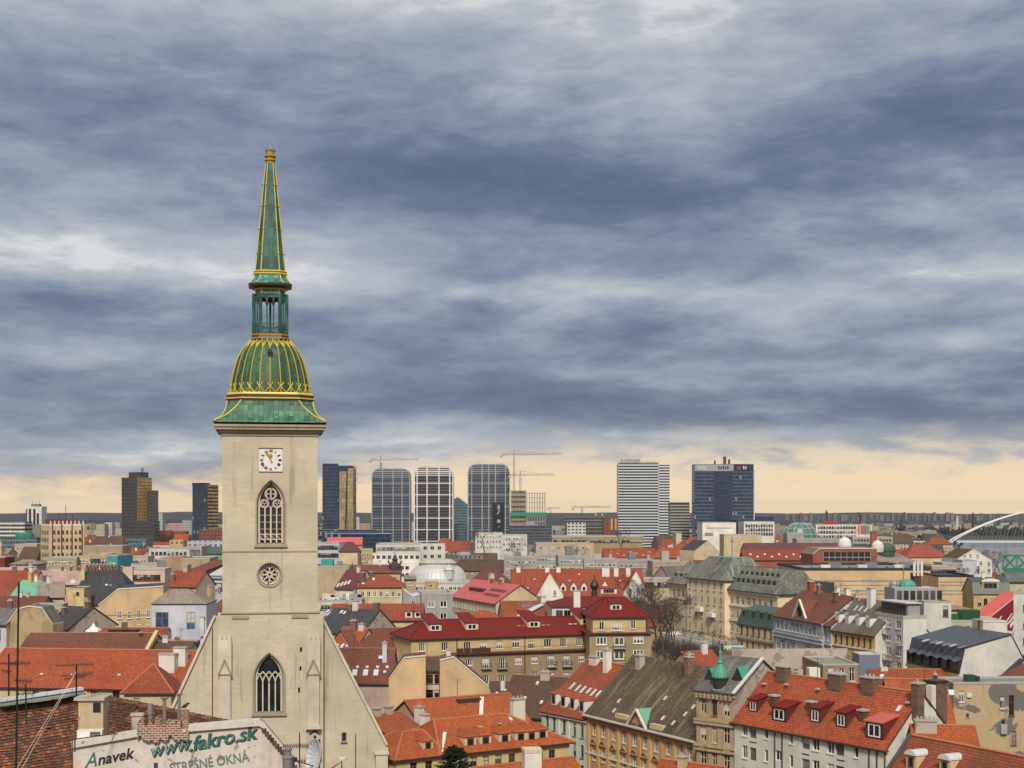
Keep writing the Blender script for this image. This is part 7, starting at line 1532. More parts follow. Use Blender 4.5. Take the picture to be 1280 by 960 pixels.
mb.bar((u0, -.1, (z0 * .6 + z1 * .4)), (u1, -.1, (z0 * .6 + z1 * .4)), .25); mb.build('loggia_railing', ['framegrey'], b.root)
for (px, w_) in ((1056, 2.6), (1097, 2.4)):
    mb = MB(); mb.lathe([(w_ * .9, 0), (w_, 1.5), (w_ * .9, 3.0), (w_ * .55, 4.0), (.15, 4.6), (.1, 5.6), (.01, 5.8)], 16); tag(mb.build('roof_cupola', ['white2'], None, P(px, 686 if px < 1090 else 690, 560)), 'white globe shaped cupola above the brown fly tower' if px < 1090 else 'pale ribbed cupola standing between the brick stack and the green dome', 'cupola')
mb = MB(); mb.box(-1.2, -1.2, -20, 1.2, 1.2, 5); mb.box(-1.4, -1.4, 5, 1.4, 1.4, 5.4, 0, True); tag(mb.build('brick_stack', ['brickred'], None, P(1092, 680, 620)), 'square brick red stack beside the pale ribbed cupola', 'chimney')
b = simple('beige building with a low pyramid roof carrying a green drum', (1094, 703), 1146, 575, 2, 22, 'beige', ('hip', 691, 'faded')); mb = MB(); mb.lathe([(3.2, -2), (3.2, 1.0), (3.5, 1.2), (3.4, 2.6), (2.6, 3.6), (1.2, 4.2), (.1, 4.4)], 16); mb.build('green_drum', ['greenmetal'], b.root, (b.L * .42, 8, b.H + 3.2))
b = simple('maroon edged flat roof in front of the beige pyramid roof', (1120, 705), 1168, 520, 0, 12, 'redpaint', ('flat', 'flatlight', .2))
b = simple('curved coral tiled roof with small dormers beside the river', (1134, 697), 1186, 720, 3, 20, 'cream', ('hip', 681, 'coraltile'))
for k in range(5): b.skylight(1144 + 8 * k, 688, .8, .7, 'glass2')
for k in range(3): b.skylight(1169 + 4 * k, 692.5, .9, 2.2)
b = prism('white chalet gabled house with a brown roof near the green bridge', [(1197, 726), (1197, 699), (1216.5, 687), (1240, 701), (1240, 726)], 570, 6, 16, 'white', 'brown', wins=[(1206, 694.5, 1, 1.2), (1213, 694, 1, 1.2), (1222, 695, 1, 1.2), (1226, 704, 1.2, 1.6), (1236, 705, 1.2, 1.6), (1236, 713, 1.4, 1.6), (1222, 712, 1.6, 3)], zb=-8)
simple('pale blue grey annex before the white chalet gable', (1203, 701), 1221, 545, 3, 10, 'lblue', ('flat', 'flatdark', .2)); simple('low grey building left of the pale blue annex', (1178, 705), 1203, 540, 0, 12, 'grey', ('flat', 'flat'), (5, 2, 1.2, 1.2, 1.2, 3)); simple('low house with a dark shed window on the theatre wing side', (1165, 709), 1196, 510, 0, 10, 'worn', ('flat', 'flatlight'), (2, 1, 5, 1.8, .8, 3, 'framed'))
b = simple('ochre bay fronted house with a curved attic behind the coral gable', (1217, 741), 1262, 405, -4, 13, 'ochre', ('mansard', 2.6, 'greenmetal'), (5, 3, 1.0, 1.9, 1.6, 3.8, 'frameb')); b.dormer(1238, 737, 4.6, 2.2, 'barrel', 'greenmetal', 'beige', 'framed', 3, .9, .1)
simple('grey green cluttered roof range by the river', (1214, 728), 1300, 455, 0, 16, 'pistachio', ('gable', 722, 'greyslate')); simple('small yellow villa with a hipped roof before the theatre wing', (1178, 763), 1216, 372, 6, 11, 'yellow', ('hip', 757, 'faded'), (3, 2, 1, 1.6, 1, 3.2))
b = simple('long maroon roofed block with a beige attic strip', (934, 689), 1062, 820, 0, 24, 'ochre', ('gable', 679, 'darkred'), (20, 2, 1.8, 1.8, 1.2, 3.6, 'framed')); b = simple('dark red tiled row with bright skylights behind the palace', (930, 700), 1016, 640, 0, 14, 'brickred', ('gable', 688, 'redtile'))
for k in range(8): b.skylight(938 + 9 * k, 693 + (k % 2) * 3, .9, 1.2)
b = simple('long red roof with a bright orange right half', (755, 697), 820, 760, 0, 18, 'tan', ('gable', 685.5, 'redtile'))
for k in range(7): b.skylight(764 + 8 * k, 690 + (k % 3) * 2, .8, .8)
b = simple('bright orange red hipped roof beside the slate gable', (814, 698), 862, 750, 2, 18, 'tan', ('hip', 685, 'orange')); b = prism('small dark slate gable with a green finial', [(868, 700), (868, 689), (885, 676), (898, 690), (898, 700)], 720, 30, 12, 'cream', 'slate', zb=-8)
for i, (xa, xb, y, d) in enumerate(((630, 672, 697, 640), (668, 700, 694, 655), (698, 732, 696, 630), (730, 772, 700, 600), (772, 822, 701, 610), (816, 858, 703, 590))):
    b = simple(['grey tenement row with a flat roof right of the market hall', 'grey house with a chimney block in the tenement row', 'taller grey flats with a pale lift tower', 'long grey apartment front with white window strips', 'grey apartment front with a black cornice', 'brown grey flats with a pale roof hutch'][i], (xa, y), xb, d, (i % 3) * 2 - 1, 15, 'grey' if i < 5 else 'tan', ('flat', 'flat' if i % 2 else 'flatdark'), (8, 3, 1.2, 1.3, 1.5, 3.1, 'frame'))
    b.block('lift_tower', b.L * .3, b.L * .3 + 3, 3, 7, b.H, b.H + 2.5 + (i % 3), 'concrete' if i % 2 else 'dgrey', 'flat'); b.chim(0, 0, 1.2, .8, 2, 'concrete', 2, at=(b.L * .8, 4, b.H))
simple('curved front of small cream shops below the grey flats', (794, 725), 858, 505, 0, 12, 'cream', ('flat', 'flatlight'), (14, 1, 1.1, 1.8, .8, 3, 'framed'))
for i, a in enumerate((((690, 671), 804, 960, 0, 26, 'ybeige', (22, 1, 2.2, 1.6, 2.2, 3.4, 'framed')), ((594, 666.5), 628, 1010, 0, 24, 'white2', (8, 3, 1.3, 1.6, 1.5, 3.6)), ((627, 669), 659, 1000, 0, 22, 'white2', (9, 3, 1.3, 1.5, 1.8, 3.6)), ((845, 667), 852, 1100, 0, 20, 'cream', None), ((905, 669), 952, 1010, 0, 22, 'cream', None), ((670, 680), 742, 820, 2, 22, 'beige', (9, 1, 1.4, 1.4, 1.5, 3.2)))):
    simple(['long ochre office with a dark window ribbon', 'white institute block with a bare tree in front', 'white slab with square windows right of the institute block', 'narrow cream sliver beside the white museum cube', 'low cream range with white cylinders behind the palace', 'low beige range below the long ochre office'][i], a[0], a[1], a[2], a[3], a[4], a[5], ('flat', 'flatlight'), a[6], 'office_block', 'office block')
b = simple('white windowless cube with one grey ribbon and a small dark window', (878, 653.5), 920, 1050, 0, 30, 'white', ('flat', 'flatdark'), name='office_block', cat='office block'); u, z = b.fpx(886, 668); b.block('window', u - 3, u + 3, -.1, -.01, z - 1.2, z + 1.2, 'metal'); u, z = b.fpx(899, 660); b.block('ribbon', u - 9, u + 9, -.1, -.01, z - .3, z + .3, 'metal')
b = simple('white framed block with three rows of dark square windows', (930, 652.5), 968, 1060, 0, 26, 'white', ('flat', 'flatdark'), (11, 3, 1.4, 2.0, 1.6, 3.0, 'framed'), 'office_block', 'office block')
# striped culture centre and glass dome
b = Bld('white gridded centre with a panel of coloured vertical stripes', (1020, 656), xr=1090, d=1280, ang=0, W=30, zb=-8, name='shopping_centre', cat='shopping centre'); b.grid('f', 14, 3, 1.9, 2.2, 1.4, 3.9, u1=b.L * .72, fr='framed'); b.walls('white2'); b.flat('flatlight', .4)
for k, c in enumerate(((.5, .05, .02), (.62, .42, .02), (.45, .02, .03), (.30, .03, .15), (.55, .05, .03), (.03, .12, .3), (.02, .3, .28), (.03, .25, .14), (.66, .50, .05))): MATS['st%d' % k] = m_plain(c); u = b.L * (.75 + .026 * k); b.block('colour_stripe', u, u + b.L * .02, -.3, -.01, b.H - 8.2, b.H - .5, 'st%d' % k)
b.block('roof_sign', b.L * .14, b.L * .40, 3, 4, b.H + .3, b.H + 3.2, 'red'); b.block('lower_storey', -3, b.L, -8, -.02, 0, b.H - 13, 'framegrey', 'flatlight')
gd = empty('glass_dome', P(1000, 674, 1230), 0, 'green glazed dome bulging beside the gridded centre', 'glass dome'); mb = MB(); mb.lathe([(15, 0), (14.5, 4), (12, 9), (8, 12.4), (3, 13.8), (.1, 14)], 20, (0, 0, 0), 0, sy=.8); mb.build('glazing', ['greenglass'], gd); mb = MB()
for k in range(12): a = 2 * math.pi * k / 12; mb.tube([(r_ * math.cos(a), .8 * r_ * math.sin(a), z) for r_, z in ((15.1, 0), (14.6, 4), (12.1, 9), (8.1, 12.5), (3, 14))], .25, 4)
for r_, z in ((14.6, 4), (12.1, 9), (8.1, 12.5)): mb.tube([(r_ * math.cos(a), .8 * r_ * math.sin(a), z) for a in (2 * math.pi * k / 20 for k in range(21))], .2, 4)
mb.build('glazing_bars', ['silver'], gd); REG.append((P(1000, 674, 1230).x, 1230, 18))
simple('long low white roofed shed before the gridded centre', (996, 674), 1062, 1120, 0, 18, 'grey', ('flat', 'flatlight')); simple('pale grey works building below the glass dome', (984, 667), 1005, 1190, 0, 18, 'grey', ('flat', 'flat')); simple('grey rendered works behind the fly tower', (1066, 672), 1116, 1080, 0, 20, 'grey', ('flat', 'flatlight'), (12, 2, 1.6, 1.4, 1.2, 3.2, 'framed'))

# ------------------------------------------------------------ towers on the skyline
MATS['cw_dark'] = m_curtain((.022, .024, .030), (.055, .052, .05), 1.6, 3.4, .30, .34, jit=.9); MATS['cw_goldrefl'] = m_curtain((.42, .27, .10), (.10, .075, .05), 1.7, 3.4, .22, .40, .10, .5); MATS['cw_blue'] = m_curtain((.010, .022, .045), (.030, .045, .07), 1.6, 3.6, .26, .10, .10, 1.2, bright=(.3, .36, .4))  # gold panes: reflected golden light put into the glass colour
MATS['cw_goldreflband'] = m_curtain((.30, .20, .09), (.035, .033, .04), 3.0, 3.6, .50, .05, .10, .5); MATS['cw_navy'] = m_curtain((.012, .024, .055), (.022, .038, .07), 1.5, 3.6, .12, .06, .12, .8); MATS['cw_navyband'] = m_curtain((.014, .026, .055), (.10, .13, .17), 1.5, 3.7, .16, .03, .12, .9, bright=(.25, .28, .3)); MATS['cw_goldrefltall'] = m_curtain((.27, .21, .11), (.16, .13, .08), 2.0, 3.6, .12, .10, .10, .5)  # banded and tall gold panes also carry the golden reflection as colour
MATS['cw_sky'] = m_curtain((.022, .028, .040), (.10, .115, .14), 1.9, 3.3, .32, .24, .16, 1.2); MATS['cw_sky2'] = m_curtain((.018, .020, .027), (.09, .092, .10), 1.2, 3.3, .30, .10, .16, 1.0); MATS['cw_teal'] = m_curtain((.03, .07, .09), (.16, .20, .21), 2.0, 3.4, .25, .12, .15, .8)
def tower(label, xl, xr, ytop, d, ang, W, wall, side=None, name='office_tower', cat='tower block', zb=-8, top='flatdark'):
    b = Bld(label, (xl, ytop), xr=xr, d=d, ang=ang, W=W, zb=zb, name=name, cat=cat); s_ = b.H
    mb = MB(); mb.box(0, 0, 0, b.L, b.W, b.H, 0); mb.m[4] = 2
    if side: mb.m[1] = 1
    mb.build('facade', [wall, side or wall, top], b.root); return b
b = tower('dark brown high-rise with a gold reflecting side and a set back roof box', 152, 171, 597, 1500, -32, ('px', 190), 'cw_dark', 'cw_goldrefl'); b.block('roof_box', 4, b.L + 2 - 4, 6, 18, b.H, b.H + 5.5, 'cw_dark', 'flatdark'); b.block('mast', b.L * .8, b.L * .8 + 1.6, 10, 12, b.H + 5.5, b.H + 10, 'metal')
q = b; b2 = tower('slimmer dark slab leaning against the brown high-rise', 184, 197.5, 613, 1490, 12, 20, 'cw_dark', 'cw_goldrefl'); tower('long dark podium wing at the foot of the brown high-rise', 152, 193, 651, 1440, 0, 22, 'cw_dark')
tower('low grey blue hall in front of the brown high-rise podium', 140, 184, 672, 1250, 0, 20, 'cw_teal')
b = tower('dark blue glass high-rise with a gold reflecting bay, left of the church', 240.5, 259.5, 606, 1500, -32, ('px', 273), 'cw_blue', 'cw_goldreflband'); b.block('roof_edge', -.3, b.L * .6, -.3, 12, b.H, b.H + 2, 'cw_navy', 'dark')
b = tower('navy glass skyscraper with a tall gold reflection right of the church tower', 403, 442, 582, 1500, 0, 26, 'cw_navy', 'cw_goldrefltall'); u0, u1 = b.L * .54, b.L * .78; b.block('gold_reflection', u0, u1, -.5, -.02, 20, b.H - 6, 'cw_goldrefltall'); b.block('blue_bay', .5, b.L * .52, -2.5, -.02, 0, b.H + 2, 'cw_blue', 'dark'); mb = MB(); mb.bar((b.L * .80, -.6, b.H - 3), (b.L * .72, -.6, 8), 1.2, .5); mb.build('dark_seam', ['black'], b.root); b.block('right_reflection', b.L * .80, b.L - .3, -.4, -.02, 14, b.H - 3, 'cw_goldrefltall')  # both gold panels are a reflection painted onto the dark glass
MATS['coolgrey'] = m_plain((.36, .39, .44), .8); MATS['coolwhite'] = m_plain((.62, .66, .72), .8)
def pillow(label, xl, xr, yt, d, wall, ribs, hr_, rib, W=26, mat='trimwhite'):
    """round shouldered tower with an outer grid of white ribs"""
    a, c = P(xl, yt, d), P(xr, yt, d); w_ = c.x - a.x; H = a.z + 8; root = empty('apartment_tower', (a.x, d, -8), 0, label, 'tower block'); REG.append((a.x + w_ / 2, d + W / 2, 22)); TOPS.append((root, label, Vector((a.x + w_ / 2, d + W / 2, 0)), H - 8, w_))
    r_ = w_ * .17; n = 7; ol = [(0, 0)]; prof = [(0, 0), (0, H - r_ * 1.35)] + [(r_ * (1 - math.cos(t)), H - r_ * 1.35 + r_ * 1.35 * math.sin(t)) for t in (math.pi / 2 * k / n for k in range(1, n + 1))]
    full = prof + [(w_ - x, z) for x, z in prof[::-1]]
    mb = MB(); mb.face([(x, 0, z) for x, z in full][::-1]); mb.face([(x, W, z) for x, z in full])
    for p, q in zip(full, full[1:]): mb.face([(p[0], 0, p[1]), (q[0], 0, q[1]), (q[0], W, q[1]), (p[0], W, p[1])])
    mb.build('facade', [wall], root); mb = MB()
    def topz(x): x = min(x, w_ - x); return H if x >= r_ else H - r_ * 1.35 + r_ * 1.35 * math.sqrt(max(0, 1 - (1 - x / r_) ** 2))
    for t in ribs: x = w_ * t; mb.box(x - rib / 2, -.5, 0, x + rib / 2, -.02, topz(x) + .3, 0)
    for k in range(int(H / hr_) + 1):
        z = k * hr_; x0 = 0
        if z > H - r_ * 1.35: s_ = (z - H + r_ * 1.35) / (r_ * 1.35); x0 = r_ * (1 - math.sqrt(max(0, 1 - s_ * s_)))
        if z < H: mb.box(x0, -.46, z, w_ - x0, -.03, z + rib * .8, 0)
    zt_ = H - r_ * 1.35
    for k in range(5): z = zt_ + k * r_ * .30; s_ = min(1, (z - zt_) / (r_ * 1.35)); x0 = r_ * (1 - math.sqrt(max(0, 1 - s_ * s_))); mb.box(x0, -.44, z, w_ - x0, -.04, z + rib * .7, 0)
    mb.tube([(x, -.2, z) for x, z in full], rib * .5, 5); mb.tube([(x, W, z) for x, z in full], rib * .5, 5)
    mb.build('rib_grid', [mat], root); return root, a, w_, H
pillow('round shouldered grey tower with a fine pale grid under a crane', 465, 512, 586, 1700, 'cw_sky', [.0, .28, .56, .80, 1.0], 13.5, .9, mat='coolgrey'); pillow('round shouldered black tower with bold white ribs', 518, 566, 583.5, 1700, 'cw_sky2', [.0, .07, .33, .64, .92, 1.0], 13.5, 1.25)
root, a, w_, H = pillow('round shouldered tower hung with a tall black advertising banner', 585, 637, 580.5, 1690, 'cw_sky', [.0, .09, .34, .50, .66, .90, 1.0], 13.5, .9, mat='coolgrey')
s_ = 1690 / F; bx0 = (615 - 585) * s_; bz = lambda py: CZ - (py - 640) * s_ + 8
mb = MB(); mb.box(bx0, -1.0, bz(664), bx0 + 15 * s_, -.6, bz(628), 0, True); ban = mb.build('banner', ['black'], root); mb = MB(); cx = bx0 + 8.4 * s_
mb.face([(cx + 1.7 * s_ * math.cos(t), -1.05, bz(634) + 3.2 * s_ * math.sin(t)) for t in (2 * math.pi * k / 16 for k in range(16))][::-1]); mb.face([(cx + .4 * s_, -1.05, bz(637)), (cx + 1.6 * s_, -1.05, bz(637.5)), (cx - .8 * s_, -1.05, bz(643)), (cx - 2.4 * s_, -1.05, bz(643))]); mb.face([(cx - 2 * s_, -1.05, bz(653.5)), (cx + 2 * s_, -1.05, bz(653.5)), (cx + 2 * s_, -1.05, bz(649.5)), (cx - 2 * s_, -1.05, bz(649.5))]); mb.face([(cx - 1.4 * s_, -1.05, bz(659)), (cx + 1.6 * s_, -1.05, bz(659)), (cx + 1.6 * s_, -1.05, bz(658.2)), (cx - 1.4 * s_, -1.05, bz(658.2))]); mb.build('printed_figure', ['concrete'], ban)
b = prism('blue glass tower with a pointed sloping top between two round shouldered towers', [(567, 672), (567, 624), (572, 621.5), (589, 634), (589, 672)], 1850, 0, 26, 'cw_teal', 'darkmetal', name='office_tower', cat='tower block', zb=-8, reg=True); tower('lower teal glass block behind the pointed tower', 566, 588, 655, 1780, 0, 20, 'cw_teal')
# shell under construction
a = P(638, 613, 1650); s_ = 1650 / F; root = empty('building_shell', (a.x, 1650, -8), 0, 'concrete building shell under construction wrapped by a green safety net', 'construction site'); REG.append((a.x + 18, 1662, 24)); H = a.z + 8
for part, x0, x1, ht, mat in (('red_core', 0, 20 * s_, H, 'brownwall'), ('open_frame', 20.3 * s_, 44 * s_, H - 3 * s_, 'concrete')):
    mb = MB(); n = 14
    for k in range(n): z = ht * k / (n - 1) - .4; mb.box(x0, 0, max(0, z), x1, 22, z + .45, 1, True)
    for i in range(8):
        x = x0 + .4 + (x1 - x0 - .8) * i / 7
        for y in (.3, 21.7, 11): mb.box(x - .25, y - .25, 0, x + .25, y + .25, ht, 1)
    if part == 'red_core': mb.box(x0 + 1, 3, 0, x1 - 1, 20, ht - 1, 0)
    mb.build(part, [mat, 'concrete'], root)
mb = MB(); mb.box(.5 * s_, -.8, H - 32 * s_, 45 * s_, -.3, H - 27.5 * s_, 0, True); mb.build('safety_net', ['net'], root)
tower('long grey site building at the foot of the construction shell', 636, 690, 657, 1560, 0, 26, 'cw_sky')
# white banded tower
b = tower('white and black horizontally banded residential tower', 773, 823, 579, 1700, 0, 24, 'cw_sky2'); tb = tower('narrow stepped bay of banded floors right of the white residential tower', 822.5, 837, 581, 1712, 0, 20, 'cw_sky2')
for q in (b, tb):
    mb = MB()
    for k in range(31):
        z = q.H - 3.0 - k * 3.25
        if z > 2:
            o_ = .9; mb.box(-o_ * .4, -o_, z, q.L + o_ * .4, q.W + .3, z + 1.5, 0, True)
    mb.build('balcony_bands', ['coolwhite'], q.root)
b.block('roof_box', 4, b.L * .55, 5, 15, b.H, b.H + 5, 'grey', 'flatlight'); b.block('roof_rail', 0, b.L, 1, 1.2, b.H + .4, b.H + 1.8, 'framegrey')
q = tower('short dark banded block beside the white residential tower', 838, 862, 628, 1600, 0, 22, 'cw_sky2'); mb = MB()
for k in range(12): z = q.H - 4 - k * 3.2; mb.box(-.2, -.5, z, q.L + .2, q.W, z + 1.1, 0, True)
mb.build('balcony_bands', ['concrete'], q.root)
b = tower('broad navy glass office slab with a grey sign band along the top', 868, 942, 580, 1500, 0, 22, 'cw_navyband', 'cw_teal'); b.block('middle_panel', b.L * .33, b.L * .64, -.5, -.02, 0, b.H - 6.2, 'cw_navy'); MATS['signband'] = m_plain((.30, .32, .36)); MATS['lgrey'] = m_plain((.52, .54, .58))
b.block('sign_band', .3, b.L * .66, -.6, -.04, b.H - 7.2, b.H - .4, 'signband'); b.block('sign_band', b.L * .66, b.L - 1, -.6, -.04, b.H - 7.2, b.H - .4, 'cw_navy'); u = b.L * .745
for (x, w__, c) in ((.06, .14, 'lgrey'), (.40, .19, 'cw_navy'), (.82, .07, 'lgrey')):
    mb = MB(); n = int(w__ * 30)
    for i in range(n): x0 = b.L * (x + w__ * i / n); mb.box(x0, -.75, b.H - 5.4, x0 + b.L * w__ / n * .62, -.62, b.H - (2.6 if i % 2 else 1.9), 0, True)
    mb.build('sign_lettering', [c], b.root)
b.block('sign_square', u - 1.4, u + 2.0, -.8, -.62, b.H - 6.0, b.H - 2.2, 'red')
for (px, h_, w__) in ((895, 4, 1.6), (907.5, 8, 3.0), (913, 5, 2.0)): u, _ = b.fpx(px, 580); b.block('roof_flue', u - w__ / 2, u + w__ / 2, 8, 10, b.H, b.H + h_, 'rust')
b.block('side_fin', b.L + .02, b.L + 1.2, -.3, 1.2, 0, b.H - 6, 'lblue'); tower('deep blue glass link block right of the navy slab', 920, 945, 650, 1440, 0, 20, 'cw_navy'); tower('wide low blue office behind the white framed block', 942, 968, 646, 1500, 0, 20, 'cw_navy')
b = tower('pale tower with black vertical window strips far left', 34, 52, 633, 1750, 0, 20, 'white2', None)
for t in (.12, .42, .66): b.block('window_strip', b.L * t, b.L * (t + .16), -.3, -.02, 8, b.H - (3 if t < .5 else 8), 'black')
b.block('side_bay', -2.2, -.02, 2, 14, 0, b.H - 3, 'cw_dark'); b.block('roof_box', 3, 13, 5, 12, b.H, b.H + 3, 'dgrey')
for u in (4, 8, 12): mb = MB(); mb.tube([(u, 8, b.H + 3), (u, 8, b.H + 7)], .2, 4); mb.build('aerial', ['metal'], b.root)
MATS['bandslab'] = m_curtain((.05, .055, .06), (.62, .60, .55), 9, 3.4, .42, .02, .2, .5)
tower('long white banded office slab at the far left', -40, 31, 652, 1250, 0, 20, 'bandslab', top='coppergreen'); tower('grey office block below the pale striped tower', 33, 50, 656, 1300, 0, 20, 'dgrey'); tower('blue grey long hall at the left edge', -40, 46, 672, 1050, 0, 24, 'cw_teal', top='flatdark')
mb = MB(); mb.lathe([(7, 0), (7, 2.4), (0.1, 3.4)], 10); tag(mb.build('green_tent_roof', ['net'], None, P(31, 671, 1080)), 'bright green faceted canopy beside the blue grey hall', 'canopy')
for i, (xl, xr, y, d, mt, lb) in enumerate(((120, 131, 655, 2000, 'cream', 'far cream housing slab left of the brown high-rise'), (131, 140, 653, 2020, 'white2', 'far white housing slab left of the brown high-rise'), (197, 203, 641, 2100, 'lblue', 'far pale blue tower right of the brown high-rise'), (210, 228, 654, 1950, 'pinkish', 'far pink housing block between the high-rises'), (204, 232, 664, 1600, 'brickred', 'low red brick works between the high-rises'), (442, 449, 646, 2000, 'white2', 'far white slab right of the navy skyscraper'), (449, 463, 655, 1900, 'pinkish', 'far pink block right of the navy skyscraper'), (228, 240, 650, 1900, 'grey', 'far grey shed left of the blue glass high-rise'), (249, 285, 662, 1300, 'brickred', 'rust coloured works beside the church tower'), (212, 229, 675, 980, 'ochre', 'ochre block on the rise between the high-rises'), (234, 278, 676, 900, 'lblue', 'long pale roofed store left of the church tower'), (513, 518, 652, 1900, 'lblue', 'thin pale slab between two round shouldered towers'))):
    MATS['g' + mt] = MATS.get('g' + mt) or m_gridwall({'cream': (.5, .43, .32), 'white2': (.55, .55, .54), 'lblue': (.4, .44, .5), 'pinkish': (.48, .30, .26), 'brickred': (.22, .08, .06), 'grey': (.34, .35, .36), 'ochre': (.48, .36, .18)}[mt], 3.2, 3.2)
    tower(lb, xl, xr, y, d, 0, 16, 'g' + mt, name='apartment_block', cat='apartment block', top='flat')
MATS['gdark'] = m_gridwall((.09, .09, .10), 5, 3.6, .8, .5); MATS['gwhite'] = m_gridwall((.55, .55, .54), 4, 3.4, .6, .5)
b = tower('long half built slab with open dark floors left of the white banded tower', 707, 754, 646, 1650, 0, 22, 'gdark'); mb = MB()
for k in range(6): z = b.H - k * 4.0; mb.box(-1, -1, z - .5, b.L + 1, b.W, z, 0, True)
mb.build('floor_slabs', ['concrete'], b.root); tower('blue hoarded site building below the half built slab', 709, 732, 653, 1560, 0, 14, 'gwhite', top='bluebox')
b = tower('dark red shell with two yellow panels left of the white banded tower', 754, 772, 647, 1640, 0, 18, 'gbrickred')
for x in (.52, .80): b.block('yellow_panel', b.L * x, b.L * (x + .13), -.4, -.02, b.H - 14, b.H - 1, 'ochre')
tower('long grey station building right of the navy skyscraper', 398, 470, 662, 1350, 0, 30, 'cw_navyband', top='greymetal'); b = tower('blue grey glazed station hall with a light roof', 404, 488, 667, 1250, 0, 24, 'cw_blue', top='lightmetal')

# ------------------------------------------------------------ tower cranes
def crane(label, px, ybase, ytop, xa, xb, d, dy=0.0, jibs=True):
    p = P(px, ybase, d); q = P(px, ytop, d); root = empty('tower_crane', p, 0, label, 'crane', 'tower cranes over the building sites'); h = q.z - p.z; w_ = 1.9; t = .32; mb = MB()
    for sx in (-1, 1):
        for sy in (-1, 1): mb.bar((sx * w_ / 2, sy * w_ / 2, 0), (sx * w_ / 2, sy * w_ / 2, h), t)
    n = max(3, int(h / 3.2))
    for k in range(n):
        z0, z1 = h * k / n, h * (k + 1) / n
        for sy in (-1, 1): mb.bar((-w_ / 2, sy * w_ / 2, z0), (w_ / 2, sy * w_ / 2, z1), t * .7); mb.bar((w_ / 2, sy * w_ / 2, z0), (-w_ / 2, sy * w_ / 2, z0), t * .7)
    mb.build('mast', ['crane'], root); s_ = d / F; x0, x1 = (xa - px) * s_, (xb - px) * s_; mb = MB(); ap = 5.5 if jibs else 2.0
    for (y, z) in ((-.8, h), (.8, h), (0, h + 1.7)): mb.bar((x0, y, z), (x1, y, z + dy), t * .9)
    n = max(6, int(abs(x1 - x0) / 3))
    for k in range(n): xa_, xb_ = x0 + (x1 - x0) * k / n, x0 + (x1 - x0) * (k + .5) / n; xc = x0 + (x1 - x0) * (k + 1) / n; mb.bar((xa_, 0, h), (xb_, 0, h + 1.7), t * .5); mb.bar((xb_, 0, h + 1.7), (xc, 0, h), t * .5)
    mb.build('jib', ['crane'], root); mb = MB(); mb.bar((0, 0, h), (0, 0, h + ap), .6); mb.bar((0, 0, h + ap), (x0 * .9, 0, h + 1.4), .22); mb.bar((0, 0, h + ap), (x1 * .62, 0, h + 1.7), .22); mb.build('apex', ['crane'], root)
    near_ = x0 if abs(x0) < abs(x1) else x1; mb = MB(); mb.box(near_ - 1.6, -1, h - 2.6, near_ + 1.6, 1, h - .2, 0, True); mb.build('counterweight', ['concrete'], root); mb = MB(); mb.box(-.2, -2.4, h - 2.4, 1.8, -.9, h - .2, 0, True); mb.build('cab', ['white2'], root)
    return root
crane('crane standing over the grey round shouldered tower', 476, 590, 575.5, 462.5, 524, 1720, .6); crane('tallest crane with a long jib above the construction shell', 642.5, 616, 569, 627, 702, 1665, 1.5); crane('second crane with its jib just above the construction shell', 650.5, 614, 594.5, 637, 693, 1672, .4)
crane('low crane over the half built slab', 727.5, 648, 635, 716, 764, 1668, .8, False); crane('smallest distant crane beside the low crane', 752, 648, 642, 745, 770, 2100, .3, False); crane('far crane jib behind the green safety net', 688, 650, 636, 684, 700, 2200, .2, False)
for i, (px, y0, y1, xt, yt, lb) in enumerate(((1034, 650, 640, 1032, 638, 'leaning harbour crane above the gridded centre'), (1127, 655, 645, 1131, 640, 'dark harbour crane leaning right above the far bank'), (1075, 652, 644, 1072, 641, 'thin harbour crane between two others on the far bank'))):
    p = P(px, y0, 3100); root = empty('harbour_crane', p, 0, lb, 'crane'); s_ = 3100 / F; mb = MB(); h = (y0 - y1) * s_; mb.loft([[(-3, -3, -14), (3, -3, -14), (3, 3, -14), (-3, 3, -14)], [(-1, -1, h), (1, -1, h), (1, 1, h), (-1, 1, h)]]); mb.build('tower', ['dark'], root); mb = MB(); mb.bar((0, 0, h), ((xt - px) * s_, 0, (y0 - yt) * s_), 2.0); mb.box(-4, -2, h - 3, 1, 2, h, 0, True); mb.build('jib', ['dark'], root)
for i, (px, y0, y1, mt, lb) in enumerate(((1196.5, 660, 645, 'white2', 'white power station chimney on the far bank'), (1216, 655, 641, 'dark', 'dark chimney on the far bank left of the bridge arch'))): mb = MB(); h = (y0 - y1) * 3300 / F; mb.lathe([(3.4, -15), (2.2, h), (.1, h + .1)], 10); tag(mb.build('far_chimney', [mt], None, P(px, y0, 3300)), lb, 'chimney')

# ------------------------------------------------------------ bridges
d0 = 2250; s_ = d0 / F; root = empty('arch_bridge', P(1280, 677, d0), R(-4), 'white steel arch bridge spanning the river at the picture edge', 'bridge'); L0 = (1280 - 1130) * s_
mb = MB(); mb.box(-L0 * 1.9, -13, -1.6, 420, 13, 1.4, 0, True); mb.build('deck', ['lightmetal'], root)
for sy in (-11, 11):
    mb = MB(); pts = []
    for k in range(29): t = k / 28; x = -109 + 310 * t; pts.append((x, sy * (1 - .75 * math.sin(math.pi * t)), 2 + 48 * math.sin(math.pi * t) ** .92))
    mb.tube(pts, 1.0, 6); mb.build('arch', ['trimwhite'], root); mb = MB()
    for k in range(2, 27): x, y, z = pts[k]; mb.bar((x, y, z), (x - 9, sy, 1), .2)
    mb.build('hangers', ['concrete'], root)
for x in (-180, -118, 205): mb = MB(); mb.box(x - 4, -8, -26, x + 4, 8, -1.7); mb.build('pier', ['concrete'], root)
